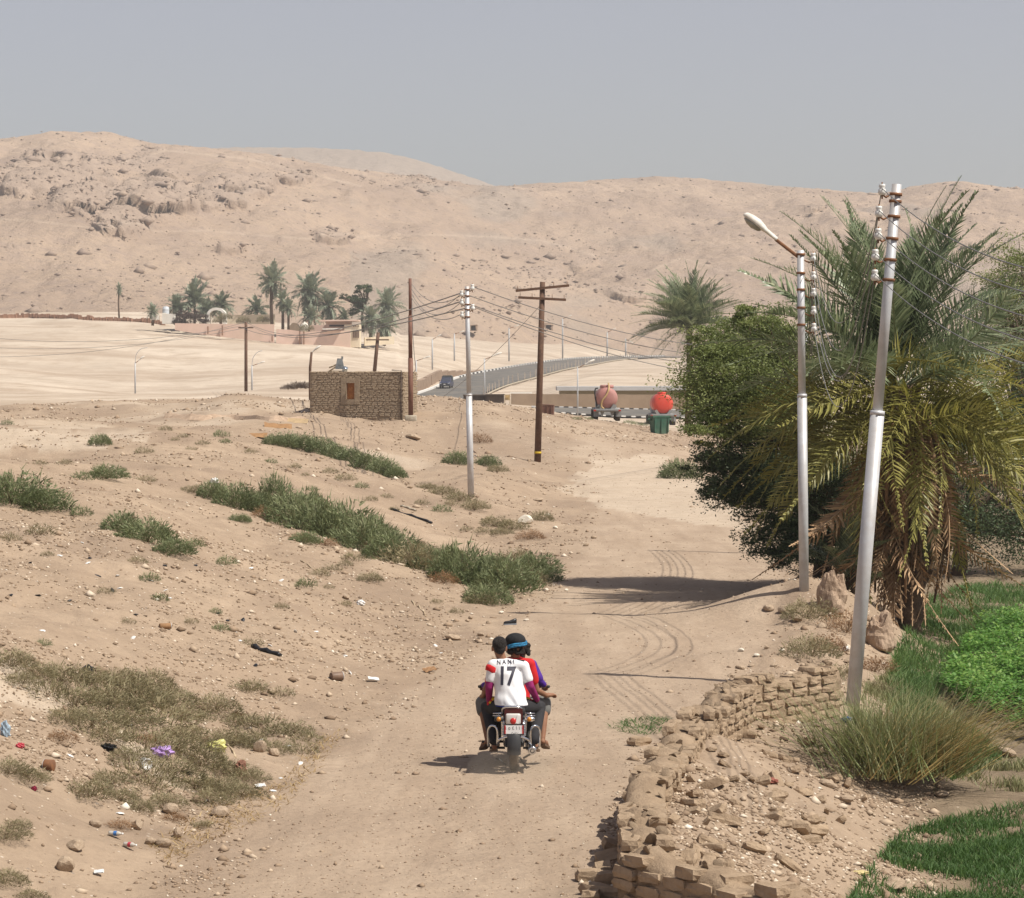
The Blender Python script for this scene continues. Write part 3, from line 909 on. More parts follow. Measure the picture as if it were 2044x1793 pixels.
# ------------------------------------------------------------------ mud-brick hut on the ridge
def hut():
    d0 = 141.0
    A = P(617, 843, d0); B = P(806, 847, d0 - 1.0); Cc = P(834, 843, d0 + 3.4)
    zb = min(Hs(A.x, A.y), Hs(B.x, B.y)) - .10
    top = P(617, 742, d0).z
    A.z = B.z = Cc.z = zb
    root = empty('mud_hut', A); tag(root, 'small square mud-brick hut with one orange-shuttered window', 'hut')
    hgt = top - zb
    fd = (B - A); fl = fd.length; fd.normalize(); fn = Vector((fd.y, -fd.x, 0))
    sd = (Cc - B); sl = sd.length; sd.normalize(); sn = Vector((sd.y, -sd.x, 0))
    D = A + (Cc - B)
    mb = MB()
    pts = [A + Vector((0, 0, 0)), B, Cc, D]
    ins = .045
    cen = sum(pts, Vector()) / 4
    pin = [p + (cen - p).normalized() * ins for p in pts]
    # window opening: three solid pieces round it
    wu0, wu1 = (692 - 617) / (806 - 617), (708 - 617) / (806 - 617)
    wz0, wz1 = (847 - 801) / 103, (847 - 767) / 103
    def wallbox(f0, f1, z0, z1, m):
        a, b = pin[0].lerp(pin[1], f0), pin[0].lerp(pin[1], f1)
        c = (a + b) / 2 - fn * .17 + Vector((0, 0, hgt * (z0 + z1) / 2)) - A
        m.box(c, ((b - a).length, .34, hgt * (z1 - z0)), rot=(0, 0, math.atan2(fd.y, fd.x)))
    wallbox(0, wu0, 0, 1, mb); wallbox(wu1, 1, 0, 1, mb); wallbox(wu0, wu1, 0, wz0, mb); wallbox(wu0, wu1, wz1, 1, mb)
    for p, q in ((pin[1], pin[2]), (pin[2], pin[3]), (pin[3], pin[0])):
        d = q - p; n = Vector((d.y, -d.x, 0)).normalized()
        c = (p + q) / 2 - n * .17 + Vector((0, 0, hgt / 2 - .01)) - A
        mb.box(c, (d.length - .35, .33, hgt - .02), rot=(0, 0, math.atan2(d.y, d.x)))
    # mud roof with ragged rim
    c = cen - A + Vector((0, 0, hgt - .06))
    mb.box(c, (fl - .5, sl - .3, .10), rot=(0, 0, math.atan2(fd.y, fd.x)))
    mb.build('wall', M_HUTM, root)
    # bricks
    bl, bh = .30, hgt / 27.0
    vs = [brick_mesh(500 + i, bl * .94, .12, bh * .84, .6) for i in range(8)]
    for v in vs: v.materials.append(M_HUT)
    rest = MB(); cnt = 0
    allb = []
    for face, (o, dr, n, ln) in enumerate(((A, fd, fn, fl), (B, sd, sn, sl))):
        for c_ in range(27):
            s = random.uniform(0, bl)
            rowj = random.gauss(0, .008)
            while s < ln - .05:
                L = bl * random.choice([1, 1, 1, .55, .8])
                f = (s + L / 2) / ln; zz = (c_ + .5) / 27
                win = face == 0 and wu0 - .055 < f < wu1 + .055 and wz0 - .10 < zz < wz1 + .09
                edge = face == 0 and c_ < 3 and random.random() < .25
                if not win and s + L < ln + .03 and random.random() > .02 and not edge:
                    q = o + dr * (s + L / 2) - n * (.046 + random.uniform(-.007, .009)) + Vector((0, 0, hgt * zz + rowj + random.gauss(0, .006)))
                    allb.append((face, q, math.atan2(dr.y, dr.x) + random.gauss(0, .02), L / bl))
                s += L + .02
    random.shuffle(allb)
    allb.sort(key=lambda t: t[0])
    for i, (face, q, a, k) in enumerate(allb):
        if i < 300:
            link('brick', random.choice(vs), parent=root, loc=q - A, rot=(random.gauss(0, .02), random.gauss(0, .02), a), scale=(k * random.uniform(.94, 1.02), 1, random.uniform(.9, 1.1)))
        else:
            me = random.choice(vs); M = Matrix.Translation(q - A) @ Euler((0, random.gauss(0, .02), a)).to_matrix().to_4x4() @ Matrix.Diagonal((k, 1, random.uniform(.9, 1.1), 1))
            rest.add([M @ v.co for v in me.vertices], [list(p.vertices) for p in me.polygons])
    tag(rest.build('more_bricks', M_HUT, root), kind='stuff')
    # plastered surround, window and shutter
    mz = hgt * (wz0 + wz1) / 2; wc = A.lerp(B, (wu0 + wu1) / 2) - A
    ww = fl * (wu1 - wu0); wh = hgt * (wz1 - wz0)
    ang = math.atan2(fd.y, fd.x)
    pl = MB()
    for sx in (-1, 1): pl.box(wc + fd * sx * (ww / 2 + .14) - fn * .015 + Vector((0, 0, mz)), (.28, .10, wh + .5), rot=(0, 0, ang), jit=.02)
    pl.box(wc - fn * .017 + Vector((0, 0, mz + wh / 2 + .12)), (ww, .10, .24), rot=(0, 0, ang), jit=.02)
    pl.box(wc - fn * .017 + Vector((0, 0, mz - wh / 2 - .12)), (ww, .10, .24), rot=(0, 0, ang), jit=.02)
    pl.build('window_surround', M_HUTM, root)
    m_sh = plain('orange_wood', (.42, .17, .045), (.28, .10, .025), rough=.6, scale=5, spec=.3)
    w = empty('window', wc + Vector((0, 0, mz))); w.parent = root
    for i in range(4):
        MB().box((fd * ((i - 1.5) * ww / 4.1) - fn * .13), (ww / 4.5, .04, wh * .99), rot=(0, 0, ang)).build('shutter_board', m_sh, w)
    # roof rubbish, loose parapet clods
    lump = [rock_mesh('clod', 930 + i, 2, .4, .55) for i in range(3)]
    for l in lump: l.materials.append(M_HUT)
    for i in range(46):
        f = random.random(); s = random.uniform(.05, .13)
        link('clod', random.choice(lump), parent=root, loc=fd * fl * f - fn * random.uniform(.08, .25) + Vector((0, 0, hgt - .02)), rot=(0, 0, random.random() * 6), scale=(s * 1.6, s, s * .7))
    return A, B, Cc, hgt, fn, fd
HA, HB, HC, HH, HFN, HFD = hut()
M_TIN = plain('old_tin', (.32, .33, .32), (.16, .165, .165), rough=.5, scale=4, metal=.6)
M_WOODP = plain('pale_wood', (.50, .40, .27), (.36, .27, .17), rough=.8, scale=5)
def hut_roof_things():
    p = HA.lerp(HB, .30) - HFN * .5 + Vector((0, 0, HH - .02))
    t = empty('roof_lantern', p); tag(t, 'dark metal contraption with a wooden crate frame on the hut roof', 'scrap')
    MB().box((.0, 0, .42), (.46, .3, .55), taper=.55).box((.12, 0, .72), (.10, .1, .16)).build('hood', M_TIN, t)
    f = MB()
    for a, b in (((-.6, 0, .0), (-.05, 0, .36)), ((-.05, 0, .36), (.35, 0, .0)), ((-.6, 0, 0.03), (.35, 0, .03)), ((-.55, 0, .22), (-.1, 0, .4))): f.tube([a, b], .045, 6)
    f.build('frame', M_WOODP, t)
    m = plain('shiny_can', (.55, .6, .66), (.3, .35, .4), rough=.25, scale=3, metal=.8)
    q = HA.lerp(HB, .365) - HFN * .28 + Vector((0, 0, HH + .08))
    tag(MB().lathe((0, 0, 0), [(.0, -.14), (.13, -.14), (.135, -.1), (.12, .1), (.13, .15), (.0, .15)], n=14).build('metal_can', m, loc=q, rot=(.5, .3, 0)), 'shiny dented metal can lying on the hut roof edge', 'can')
    # electric service cable down the hut corner
    c = HB - HFD * .12 + HFN * .03
    tag(MB().tube([c + Vector((0, 0, 0.02)), c + Vector((-.02, 0, HH * .4)), c + Vector((.0, 0, HH + .05)), c - HFD * .5 + Vector((0, 0, HH + .08))], .028, 6).build('drain_pipe', plain('dark_pipe', (.075, .05, .04), rough=.6)), 'thin dark pipe running up the hut wall near its corner', 'pipe')
hut_roof_things()

# ------------------------------------------------------------------ poles
M_STEEL = plain('galvanised_steel', (.56, .57, .585), (.46, .465, .475), rough=.5, scale=3, metal=.25, spec=.4, dust=((.36, .27, .19), .5))
M_WOODD = plain('tarred_wood', (.15, .083, .052), (.085, .047, .03), rough=.75, scale=5, bump=.3)
M_RUSTP = plain('brown_paint_pole', (.20, .095, .063), (.135, .062, .042), rough=.6, scale=3)
M_RUST = plain('rusty_iron', (.26, .12, .055), (.14, .07, .04), rough=.85, scale=9)
M_PORC = plain('porcelain', (.74, .73, .69), (.55, .53, .49), rough=.3, scale=14, spec=.5)
M_WIRE = plain('wire', (.20, .195, .19), (.13, .125, .12), rough=.6)
M_CONC = plain('concrete', (.42, .37, .29), (.32, .27, .2), rough=.9, scale=4, bump=.4)
def stepped_pole(base, top, frac, r0, r1, name, mat, label, cat='pole', parent=None):
    base, top = Vector(base), Vector(top); ax = top - base
    t = empty(name, base); tag(t, label, cat)
    m = ax * frac
    MB().tube([-ax.normalized() * .25, m], r0, 18).build('lower_shaft', mat, t)
    MB().tube([m - ax.normalized() * .01, m + ax.normalized() * .05], [r0 * 1.06, r0 * 1.0], 18).build('collar', mat, t)
    MB().tube([m, ax], [r1, r1 * .93], 18).build('upper_shaft', mat, t)
    return t, ax
def insulator(t, p, side, arm, s=1.0):
    """bracket ring on the pole, arm and porcelain spool"""
    e = p + Vector(side) * arm
    b = MB().tube([p, p + Vector(side) * arm * .55 - Vector((0, 0, .05 * s)), e - Vector((0, 0, .02 * s))], .014 * s, 6)
    b.tube([e - Vector((0, 0, .08 * s)), e + Vector((0, 0, .14 * s))], .011 * s, 6)
    bo = b.build('bracket', M_RUST, t)
    ins = MB().lathe(e, [(.0, -.03 * s), (.035 * s, -.03 * s), (.055 * s, .0), (.05 * s, .045 * s), (.03 * s, .06 * s), (.045 * s, .085 * s), (.04 * s, .115 * s), (.0, .12 * s)], n=12)
    ins.build('insulator', M_PORC, t)
    return e + Vector((0, 0, .06 * s))
# near leaning pole (1) and lamp pole (2)
b1 = G(1702, 1408); s1 = pxm(b1.y)
t1 = P(1790, 368, b1.y)
pole1, ax1 = stepped_pole(b1, t1, .56, .098, .072, 'utility_pole', M_STEEL, 'near leaning galvanised steel pole at the end of the ruined wall, without a lamp')
ATT1 = []
for k, vv in enumerate((388, 432, 476, 518, 558, 402)):
    f = 1 - (vv - 368) / (1408 - 368.0)
    p = ax1 * f
    MB().tube([p - ax1.normalized() * .02, p + ax1.normalized() * .02], .088, 14).build('clamp_ring', M_RUST, pole1)
    if k < 5: ATT1.append(b1 + insulator(pole1, p + Vector((-.07, 0, 0)), (-.9, -.25, .12), .14 + .02 * (k % 2), 1.05))
b2 = G(1605, 1178); t2 = P(1598, 500, b2.y)
pole2, ax2 = stepped_pole(b2, t2, .57, .085, .066, 'lamp_post', M_STEEL, 'upright steel street lamp post with a white lamp head, beside the palm', 'street lamp')
ATT2 = []
for k, vv in enumerate((508, 545, 578, 614, 648)):
    f = 1 - (vv - 500) / (1178 - 500.0); p = ax2 * f
    MB().tube([p - Vector((0, 0, .02)), p + Vector((0, 0, .02))], .078, 14).build('clamp_ring', M_RUST, pole2)
    ATT2.append(b2 + insulator(pole2, p + Vector((.06, 0, -.10)), (1, -.1, .05), .16, 1.0))
def lamp_head(root, tip, direction, k, mat_h=None, parts=True):
    """lamp arm end: canopy shell with glass bowl; tip = where the arm enters, direction = unit vector outwards"""
    d = Vector(direction).normalized(); side = Vector((0, 1, 0)); up = d.cross(side); up = up if up.z > 0 else -up
    rings = []
    for f, w, h in ((0, .055, .05), (.12, .06, .055), (.34, .075, .06), (.42, .115, .085), (.60, .145, .11), (.80, .135, .10), (.95, .085, .07), (1.0, .03, .03)):
        c = tip + d * f * .72 * k
        ring = []
        for q in range(14):
            a = 2 * math.pi * q / 14
            hh = h if math.sin(a) > 0 else h * .35
            ring.append(c + side * math.cos(a) * w * k + up * math.sin(a) * hh * k)
        rings.append(ring)
    h = MB().loft(rings).build('lamp_housing', M_LAMPW, root)
    g = []
    for f, w, hh in ((.44, .02, .02), (.5, .10, .05), (.66, .125, .075), (.82, .11, .06), (.93, .03, .02)):
        c = tip + d * f * .72 * k - up * .03 * k
        g.append([c + side * math.cos(2 * math.pi * q / 12) * w * k + up * math.sin(2 * math.pi * q / 12) * hh * k for q in range(12)])
    if parts: MB().loft(g).build('lamp_glass', M_LAMPG, h)
    return h
M_LAMPW = plain('lamp_white_paint', (.76, .74, .69), (.60, .57, .50), rough=.5, scale=8, dust=((.35, .24, .15), .35))
M_LAMPG = plain('lamp_glass', (.30, .29, .24), (.20, .19, .15), rough=.25, spec=.5)
armA = P(1592, 512, b2.y) - b2; armB = P(1548, 478, b2.y) - b2
MB().tube([armA + Vector((.06, 0, -.06)), armA, armB], .03, 8).build('lamp_arm', M_RUST, pole2)
lamp_head(pole2, armB + (armA - armB).normalized() * .02, armB - armA + Vector((0, -.02, .0)), 1.02)
# mid steel pole (3), plain
b3 = G(940, 990); t3 = P(932, 572, b3.y)
pole3, ax3 = stepped_pole(b3, t3, .48, .10, .075, 'utility_pole', M_STEEL, 'straight pale steel pole standing on the open bank, second from the hut', 'pole')
ATT3 = []
for k, f in enumerate((.985, .955, .915, .89, .855)):
    p = ax3 * f
    MB().tube([p - Vector((0, 0, .02)), p + Vector((0, 0, .02))], .09, 12).build('clamp_ring', M_RUST, pole3)
    sd = 1 if k in (0, 3) else -1
    ATT3.append(b3 + insulator(pole3, p, (sd, 0, .1), .17, 1.3))
# brown wooden pole with two crossarms (4)
b4 = G(1073, 922); t4 = P(1083, 563, b4.y); ax4 = t4 - b4
pole4 = empty('utility_pole', b4); tag(pole4, 'brown wooden utility pole with two crossarms and a yellow band near its foot', 'pole')
MB().tube([-ax4.normalized() * .3, ax4 * .5, ax4], [.15, .135, .115], 12).build('shaft', M_WOODD, pole4)
ATT4 = []
for f, w, tilt in ((.965, 1.18, .10), (.907, 1.05, -.05)):
    p = ax4 * f
    MB().box(p + Vector((0, -.12, 0)), (w * 2, .09, .11), rot=(0, -tilt, 0)).build('crossarm', M_WOODD, pole4)
    for sx in (-.92, -.42, .42, .92):
        q = p + Vector((sx * w, -.12, sx * w * tilt + .05))
        MB().tube([q, q + Vector((0, 0, .16))], .012, 5).build('pin', M_RUST, pole4)
        ATT4.append(b4 + q + Vector((0, 0, .16)))
MB().tube([ax4 * .045, ax4 * .057], .158, 12).build('yellow_band', plain('yellow_paint', (.62, .42, .03), rough=.6), pole4)
# dark red-brown pole beside the hut (5)
b5 = P(820, 838, HB.y - 1.2); b5.z = Hs(b5.x, b5.y) - .02; t5 = P(818.5, 556, b5.y)
pole5 = empty('utility_pole', b5); ax5 = t5 - b5; tag(pole5, 'dark red-brown steel pole set in a concrete foot beside the hut corner', 'pole')
MB().tube([Vector((0, 0, .1)), ax5 * .44], .125, 14).build('lower_shaft', M_RUSTP, pole5)
MB().tube([ax5 * .44, ax5 * .74], .105, 14).build('middle_shaft', M_RUSTP, pole5)
MB().tube([ax5 * .74, ax5], .078, 14).build('upper_shaft', M_RUSTP, pole5)
MB().bbox((0, 0, .10), (.6, .6, .34), .06).build('concrete_foot', M_CONC, pole5)
ATT5 = [b5 + ax5 * f + Vector((.09, 0, 0)) for f in (.96, .925, .89, .86)]
MB().tube([ax5 * .86 + Vector((.09, 0, 0)), ax5 * .6 + Vector((.13, -.02, 0)), ax5 * .45 + Vector((.2, 0, 0)), ax5 * .36 + Vector((.27, 0, 0)), ax5 * .33 + Vector((.1, 0, 0))], .016, 5).build('cable_loop', M_WIRE, pole5)
# left wooden poles
def wood_pole(u0, v0, u1, v1, r, arm, label, d=None):
    b = G(u0, v0) if d is None else P(u0, v0, d)
    t = P(u1, v1, b.y); ax = t - b
    e = empty('utility_pole', b); tag(e, label, 'pole')
    MB().tube([-ax.normalized() * .6, ax], [r, r * .85], 10).build('shaft', M_WOODD, e)
    att = []
    if arm:
        MB().box(ax * arm[0] + Vector((0, -r, 0)), (arm[1] * 2, .12, .14)).build('crossarm', M_WOODD, e)
        for sx in (-.85, .85): att.append(b + ax * arm[0] + Vector((sx * arm[1], -r, .15)))
    att.append(t)
    return att
ATT6 = wood_pole(491, 785, 491, 643, .20, (.92, .85), 'dark wooden pole with a short crossarm on the sand plain left of the hut', 314)
ATT7 = wood_pole(748, 737, 755, 664, .22, (.80, 1.25), 'tilted wooden pole with a crossarm rising behind the hut roof', 300)
# ------------------------------------------------------------------ wires
OW = ['highest', 'second-highest', 'middle', 'second-lowest', 'lowest']; OW4 = ['uppermost', 'second highest', 'second lowest', 'lowest']; OW3 = ['upper', 'middle', 'lower']
def wire(a, b, sag, label, r=.008, group=None, n=22):
    a, b = Vector(a), Vector(b)
    mid = (a + b) / 2
    pts = []
    for i in range(n + 1):
        t = i / n; p = a.lerp(b, t); p.z -= sag * 4 * t * (1 - t); pts.append(p - a)
    o = MB().tube(pts, r, 4, cap=False).build('overhead_wire', M_WIRE, loc=a)
    tag(o, label, 'wire', group)
for i in range(5):
    wire(ATT1[i], ATT2[i], 1.5 + .12 * (i % 3), OW[i] + ' of the slack wires hanging between the leaning pole and the lamp post', .0075, 'wires between the leaning pole and the lamp post')
OFFR = [P(2200, v, 21) for v in (560, 600, 640, 690, 740)]
for i in range(5):
    a = b1 + ax1 * (.985 - .04 * i) + Vector((.08, 0, 0))
    wire(ATT1[i], P(2190, 560 + 50 * i, 24.5), .25, OW[i] + ' of the wires leaving the leaning pole past the palm', .008, 'wires leaving the picture at the right')
bA = Vector((7.15, 66.5, Hs(7.15, 66.5)))
poleA, axA = stepped_pole(bA, bA + Vector((-.1, 0, 6.1)), .56, .09, .07, 'utility_pole', M_STEEL, 'steel pole almost hidden by foliage behind the lamp post')
ATTA = [bA + insulator(poleA, axA * f, (-1, 0, .05), .16, 1.0) for f in (.98, .94, .9, .86, .82)]
for i in range(5):
    wire(ATT2[i], ATTA[i], 1.2, OW[i] + ' of the wires from the lamp post back into the trees', .009, 'wires from the lamp post into the trees')
for i in range(4):
    wire(ATT5[i], ATT3[min(i, 4)], .7, OW4[i] + ' of the wires between the hut pole and the pale steel pole', .014, 'wires between the hut pole and the pale steel pole')
for i, (du, v) in enumerate(((0, 690), (0, 700), (0, 712))):
    wire(ATT6[min(i, 2)], ATT3[i + 1], 1.2, OW3[i] + ' of the wires from the left wooden pole to the pale steel pole', .02, 'wires across the plain', 30)
    wire(P(-80, 668 + i * 22, 300), ATT6[min(i, 2)], 1.2, OW3[i] + ' of the wires entering from the left edge to the wooden pole', .02, 'wires from the left edge', 30)
wire(b4 + ax4 * .88, P(880, 795, b4.y + 60), .3, 'thin guy wire slanting down left from the crossarm pole', .015)
for i in range(4):
    wire(ATT3[i], P(1720, 668 + 22 * i, 150), 1.3, OW4[i] + ' of the wires from the pale steel pole into the trees', .014, 'wires from the pale steel pole into the trees')
# ================================================================== FAR BUILDINGS, ROADSIDE THINGS, VEHICLES
def wallp(mb, u0, vt0, vb0, u1, vt1, vb1, d0, d1, th, o=Vector()):
    a, b = P(u0, vb0, d0), P(u1, vb1, d1); at, bt = P(u0, vt0, d0), P(u1, vt1, d1)
    d = (b - a); n = Vector((-d.y, d.x, 0)).normalized() * th
    if n.y < 0: n = -n
    vs = [a, b, bt, at, a + n, b + n, bt + n, at + n]
    mb.add([v - o for v in vs], [(0, 1, 2, 3), (5, 4, 7, 6), (4, 0, 3, 7), (1, 5, 6, 2), (3, 2, 6, 7), (4, 5, 1, 0)])
    return mb
M_PINK = plain('pink_render', (.72, .53, .44), (.64, .455, .37), rough=.9, scale=.25, dust=((.56, .44, .33), .6))
M_CREAM = plain('cream_render', (.74, .64, .48), (.65, .55, .40), rough=.9, scale=.3)
M_WHITE = plain('whitewash', (.80, .77, .71), (.68, .64, .56), rough=.9, scale=.5)
M_OPSHADE = plain('painted_opening_shade', (.05, .035, .03), rough=.9)  # near-black colour standing in for the shade inside openings
M_REDF = plain('reddish_reed', (.30, .16, .10), (.20, .11, .07), rough=.95, scale=1.5)
M_MWALL = plain('far_mud_wall', (.335, .248, .172), (.26, .19, .13), rough=.95, scale=.35, bump=.5, bscale=2)
M_GREYR = plain('grey_roof', (.46, .455, .45), (.38, .375, .37), rough=.8, scale=.5)
ZV = lambda zx, zy: (268.3 + zx * .2789, 536.6 + zy * .2789)
def compound():
    # long pink garden wall: panels between buttress posts
    o = P(350, 662, 592); r = empty('garden_wall', o); tag(r, 'long faded pink garden wall stepping down to the pink house', 'wall')
    pts = [(290, 390, 432), (520, 393, 470), (630, 395, 482), (800, 395, 500), (1000, 397, 522), (1015, 432, 526), (1100, 436, 535), (1178, 446, 545), (1212, 452, 548), (1545, 441, 556)]
    for (x0, t0, b0), (x1, t1, b1) in zip(pts[:-1], pts[1:]):
        if x1 - x0 < 20: continue
        (u0, a0), (u1, a1) = ZV(x0, t0), ZV(x1, t1)
        wallp(MB(), u0, a0, ZV(0, b0)[1] + 2, u1, a1, ZV(0, b1)[1] + 2, 592, 592, .5, o).build('wall_panel', M_PINK, r)
    for x, t, b in ((525, 412, 468), (628, 405, 478), (985, 480, 522), (1183, 446, 546), (1212, 448, 552)):
        u, a = ZV(x, t); wallp(MB(), u - 1.1, a, ZV(0, b)[1], u + 1.1, a, ZV(0, b)[1], 591.2, 591.2, .5, o).build('buttress', M_REDF, r)
    # pink house
    o = P(690, 690, 594); r = empty('pink_house', o); tag(r, 'flat-roofed pink house with a cream gable of tall windows', 'house')
    uL, vT = ZV(1370, 372); uR, _ = ZV(1545, 0); uE, _ = ZV(1612, 0); vB = ZV(0, 556)[1] + 2
    wallp(MB(), uL, vT, vB, uR, vT, vB, 596, 596, 6, o).build('wall', M_PINK, r)
    wallp(MB(), uR - 12, ZV(0, 400)[1], vB, uE, ZV(0, 400)[1], vB, 594, 594, 6, o).build('gable', M_CREAM, r)
    wallp(MB(), uL - 1, ZV(0, 366)[1], ZV(0, 376)[1], uE - 2, ZV(0, 364)[1], ZV(0, 374)[1], 593.5, 593.5, 8, o).build('roof_slab', M_PINK, r)
    wallp(MB(), ZV(1395, 0)[0], ZV(0, 402)[1], ZV(0, 414)[1], ZV(1540, 0)[0], ZV(0, 402)[1], ZV(0, 414)[1], 595.7, 595.7, .5, o).build('recess', M_OPSHADE, r)  # shade under the roof band, painted as a dark strip on the wall
    wallp(MB(), ZV(1345, 0)[0], ZV(0, 428)[1], ZV(0, 436)[1], ZV(1485, 0)[0], ZV(0, 424)[1], ZV(0, 432)[1], 591, 591, 1.2, o).build('awning', M_WHITE, r)
    for zx in (1566, 1581, 1597):
        w = wallp(MB(), ZV(zx, 0)[0], ZV(0, 442)[1], ZV(0, 494)[1], ZV(zx + 9, 0)[0], ZV(0, 442)[1], ZV(0, 494)[1], 593.8, 593.8, .3, o).build('window', M_WOODD, r)
        wallp(MB(), ZV(zx, 0)[0], ZV(0, 405)[1], ZV(0, 416)[1], ZV(zx + 8, 0)[0], ZV(0, 405)[1], ZV(0, 416)[1], 593.8, 593.8, .3, o).build('upper_window', M_WOODD, r)
    # lower pink annex and cream right wall
    o = P(640, 660, 600)
    tag(wallp(MB(), ZV(1255, 0)[0], ZV(0, 405)[1], ZV(0, 455)[1], ZV(1372, 0)[0], ZV(0, 402)[1], ZV(0, 455)[1], 600, 600, 5, o).box((0, 5, 2.2), (8, 3, .4)).build('annex', M_PINK, loc=o), 'low pink annex between the dome and the pink house', 'building')
    o = P(750, 690, 600)
    tag(wallp(MB(), ZV(1648, 0)[0], ZV(0, 492)[1], ZV(0, 552)[1], ZV(1860, 0)[0], ZV(0, 484)[1], ZV(0, 540)[1], 600, 602, .6, o).build('yard_wall', M_CREAM, loc=o), 'low cream yard wall right of the pink house', 'wall')
    o = P(500, 640, 612)
    tag(wallp(MB(), ZV(655, 0)[0], ZV(0, 332)[1], ZV(0, 400)[1], ZV(1005, 0)[0], ZV(0, 326)[1], ZV(0, 400)[1], 612, 612, .6, o).build('cream_wall', M_CREAM, loc=o), 'cream wall behind the long pink garden wall', 'wall')
    # white arch
    uc, vc = ZV(590, 335); d = 606; c = P(uc, vc, d); s = pxm(d)
    mb = MB(); R, r0 = 19 / s, 13.5 / s
    V = []
    for yy in (-1.5, 1.5):
        for k in range(17):
            a = math.pi * k / 16
            V.append((math.cos(a) * R, yy, math.sin(a) * R * .82)); V.append((math.cos(a) * r0, yy, math.sin(a) * r0 * .78))
    Fs = []
    for k in range(16):
        i = 2 * k; j = i + 34
        Fs += [(i, i + 2, i + 3, i + 1), (j + 1, j + 3, j + 2, j), (i, j, j + 2, i + 2), (i + 1, i + 3, j + 3, j + 1)]
    mb.add(V, Fs, False)
    a = empty('white_arch', c); tag(a, 'white vaulted arch standing among the far palms', 'arch')
    mb.build('arch_ring', M_WHITE, a)
    MB().box((R * .85, 0, -1.6), (R * .34, 2.6, 3.2)).build('pier', M_WHITE, a); MB().box((-R * .85, 0, -1.6), (R * .34, 2.6, 3.2)).build('pier', M_WHITE, a)
    # domes
    uc, vc = ZV(1218, 432); c = P(uc, vc, 601)
    t = empty('white_dome', c); tag(t, 'small round white dome beside the pink house', 'dome')
    MB().lathe((0, 0, 0), [(1.0, -.6), (1.0, 0), (.96, .45), (.78, .9), (.48, 1.25), (.16, 1.42), (.1, 1.6), (.0, 1.62)], n=20).build('dome_shell', M_WHITE, t)
    MB().box((0, 0, -1.2), (2.3, 2.2, 1.3)).build('dome_base', M_CREAM, t)
    uc, vc = ZV(1145, 436); c = P(uc, vc, 603)
    t = empty('barrel_vault', c); tag(t, 'grey-brown barrel vault beside the white dome', 'vault')
    ring = [[Vector((math.cos(math.pi * k / 12) * 1.15, yy, math.sin(math.pi * k / 12) * 1.7 - .2)) for k in range(13)] + [Vector((-1.15, yy, -1.5)), Vector((1.15, yy, -1.5))] for yy in (-1, 3)]
    MB().loft(ring).build('vault_shell', M_MWALL, t)
    MB().box((-1.3, -1.1, .0), (.32, .3, 2.4)).build('white_pillar', M_WHITE, t); MB().box((-2.3, -1.1, .3), (.36, .3, 2.6)).build('white_pillar', M_WHITE, t)
    # white block with water tank
    c = P(337, 645, 606)
    t = empty('tank_house', c); tag(t, 'small whitewashed block carrying a pale water tank', 'building')
    MB().box((.0, 0, .9), (2.6, 3, 2.2)).build('wall', M_WHITE, t); MB().box((-2.9, 0, 1.2), (1.4, 2, 1.0)).build('side_wall', M_WHITE, t); MB().box((-.9, 0, 1.9), (.9, 2, .6)).build('parapet', M_WHITE, t)
    c2 = P(331, 627.5, 606)
    w = empty('water_tank', c2); tag(w, 'pale grey ribbed water tank on the whitewashed block', 'water tank')
    MB().lathe((0, 0, 0), [(.0, 0), (.72, 0), (.74, .35), (.71, .37), (.74, .4), (.74, .75), (.71, .77), (.74, .8), (.74, 1.2), (.71, 1.22), (.72, 1.5), (.45, 1.68), (.0, 1.7)], n=18).build('tank', plain('tank_grey', (.55, .58, .61), (.47, .5, .53), rough=.5), w)
    MB().lathe((0, 0, 1.68), [(.0, 0), (.22, 0), (.22, .1), (.0, .1)], n=12).build('lid', M_GREYR, w)
    # reddish reed fence along the crest, left
    line = [G(u, v) for u, v in ((-60, 622 + 14), (60, 634), (160, 638), (230, 641), (290, 644), (330, 650))]
    r = empty('reed_fence', line[0]); tag(r, 'ragged reddish reed fence along the crest of the sand plain', 'fence')
    pm = MB()
    mb = [MB().box((0, 0, .55), (.95, .25, 1.3), taper=.75).mesh('reed_bundle') for _ in range(1)]
    mb[0].materials.append(M_REDF)
    for a, b in zip(line[:-1], line[1:]):
        n = int((b - a).length / .62)
        for i in range(n):
            q = a.lerp(b, i / n); q.z = max(q.z, Hs(q.x, q.y))
            if len(r.children) < 300: link('reed_bundle', mb[0], parent=r, loc=q - line[0] - Vector((0, 0, .1)), rot=(random.gauss(0, .1), random.gauss(0, .12), random.random()), scale=(1, 1, random.uniform(.6, 1.0)))
compound()

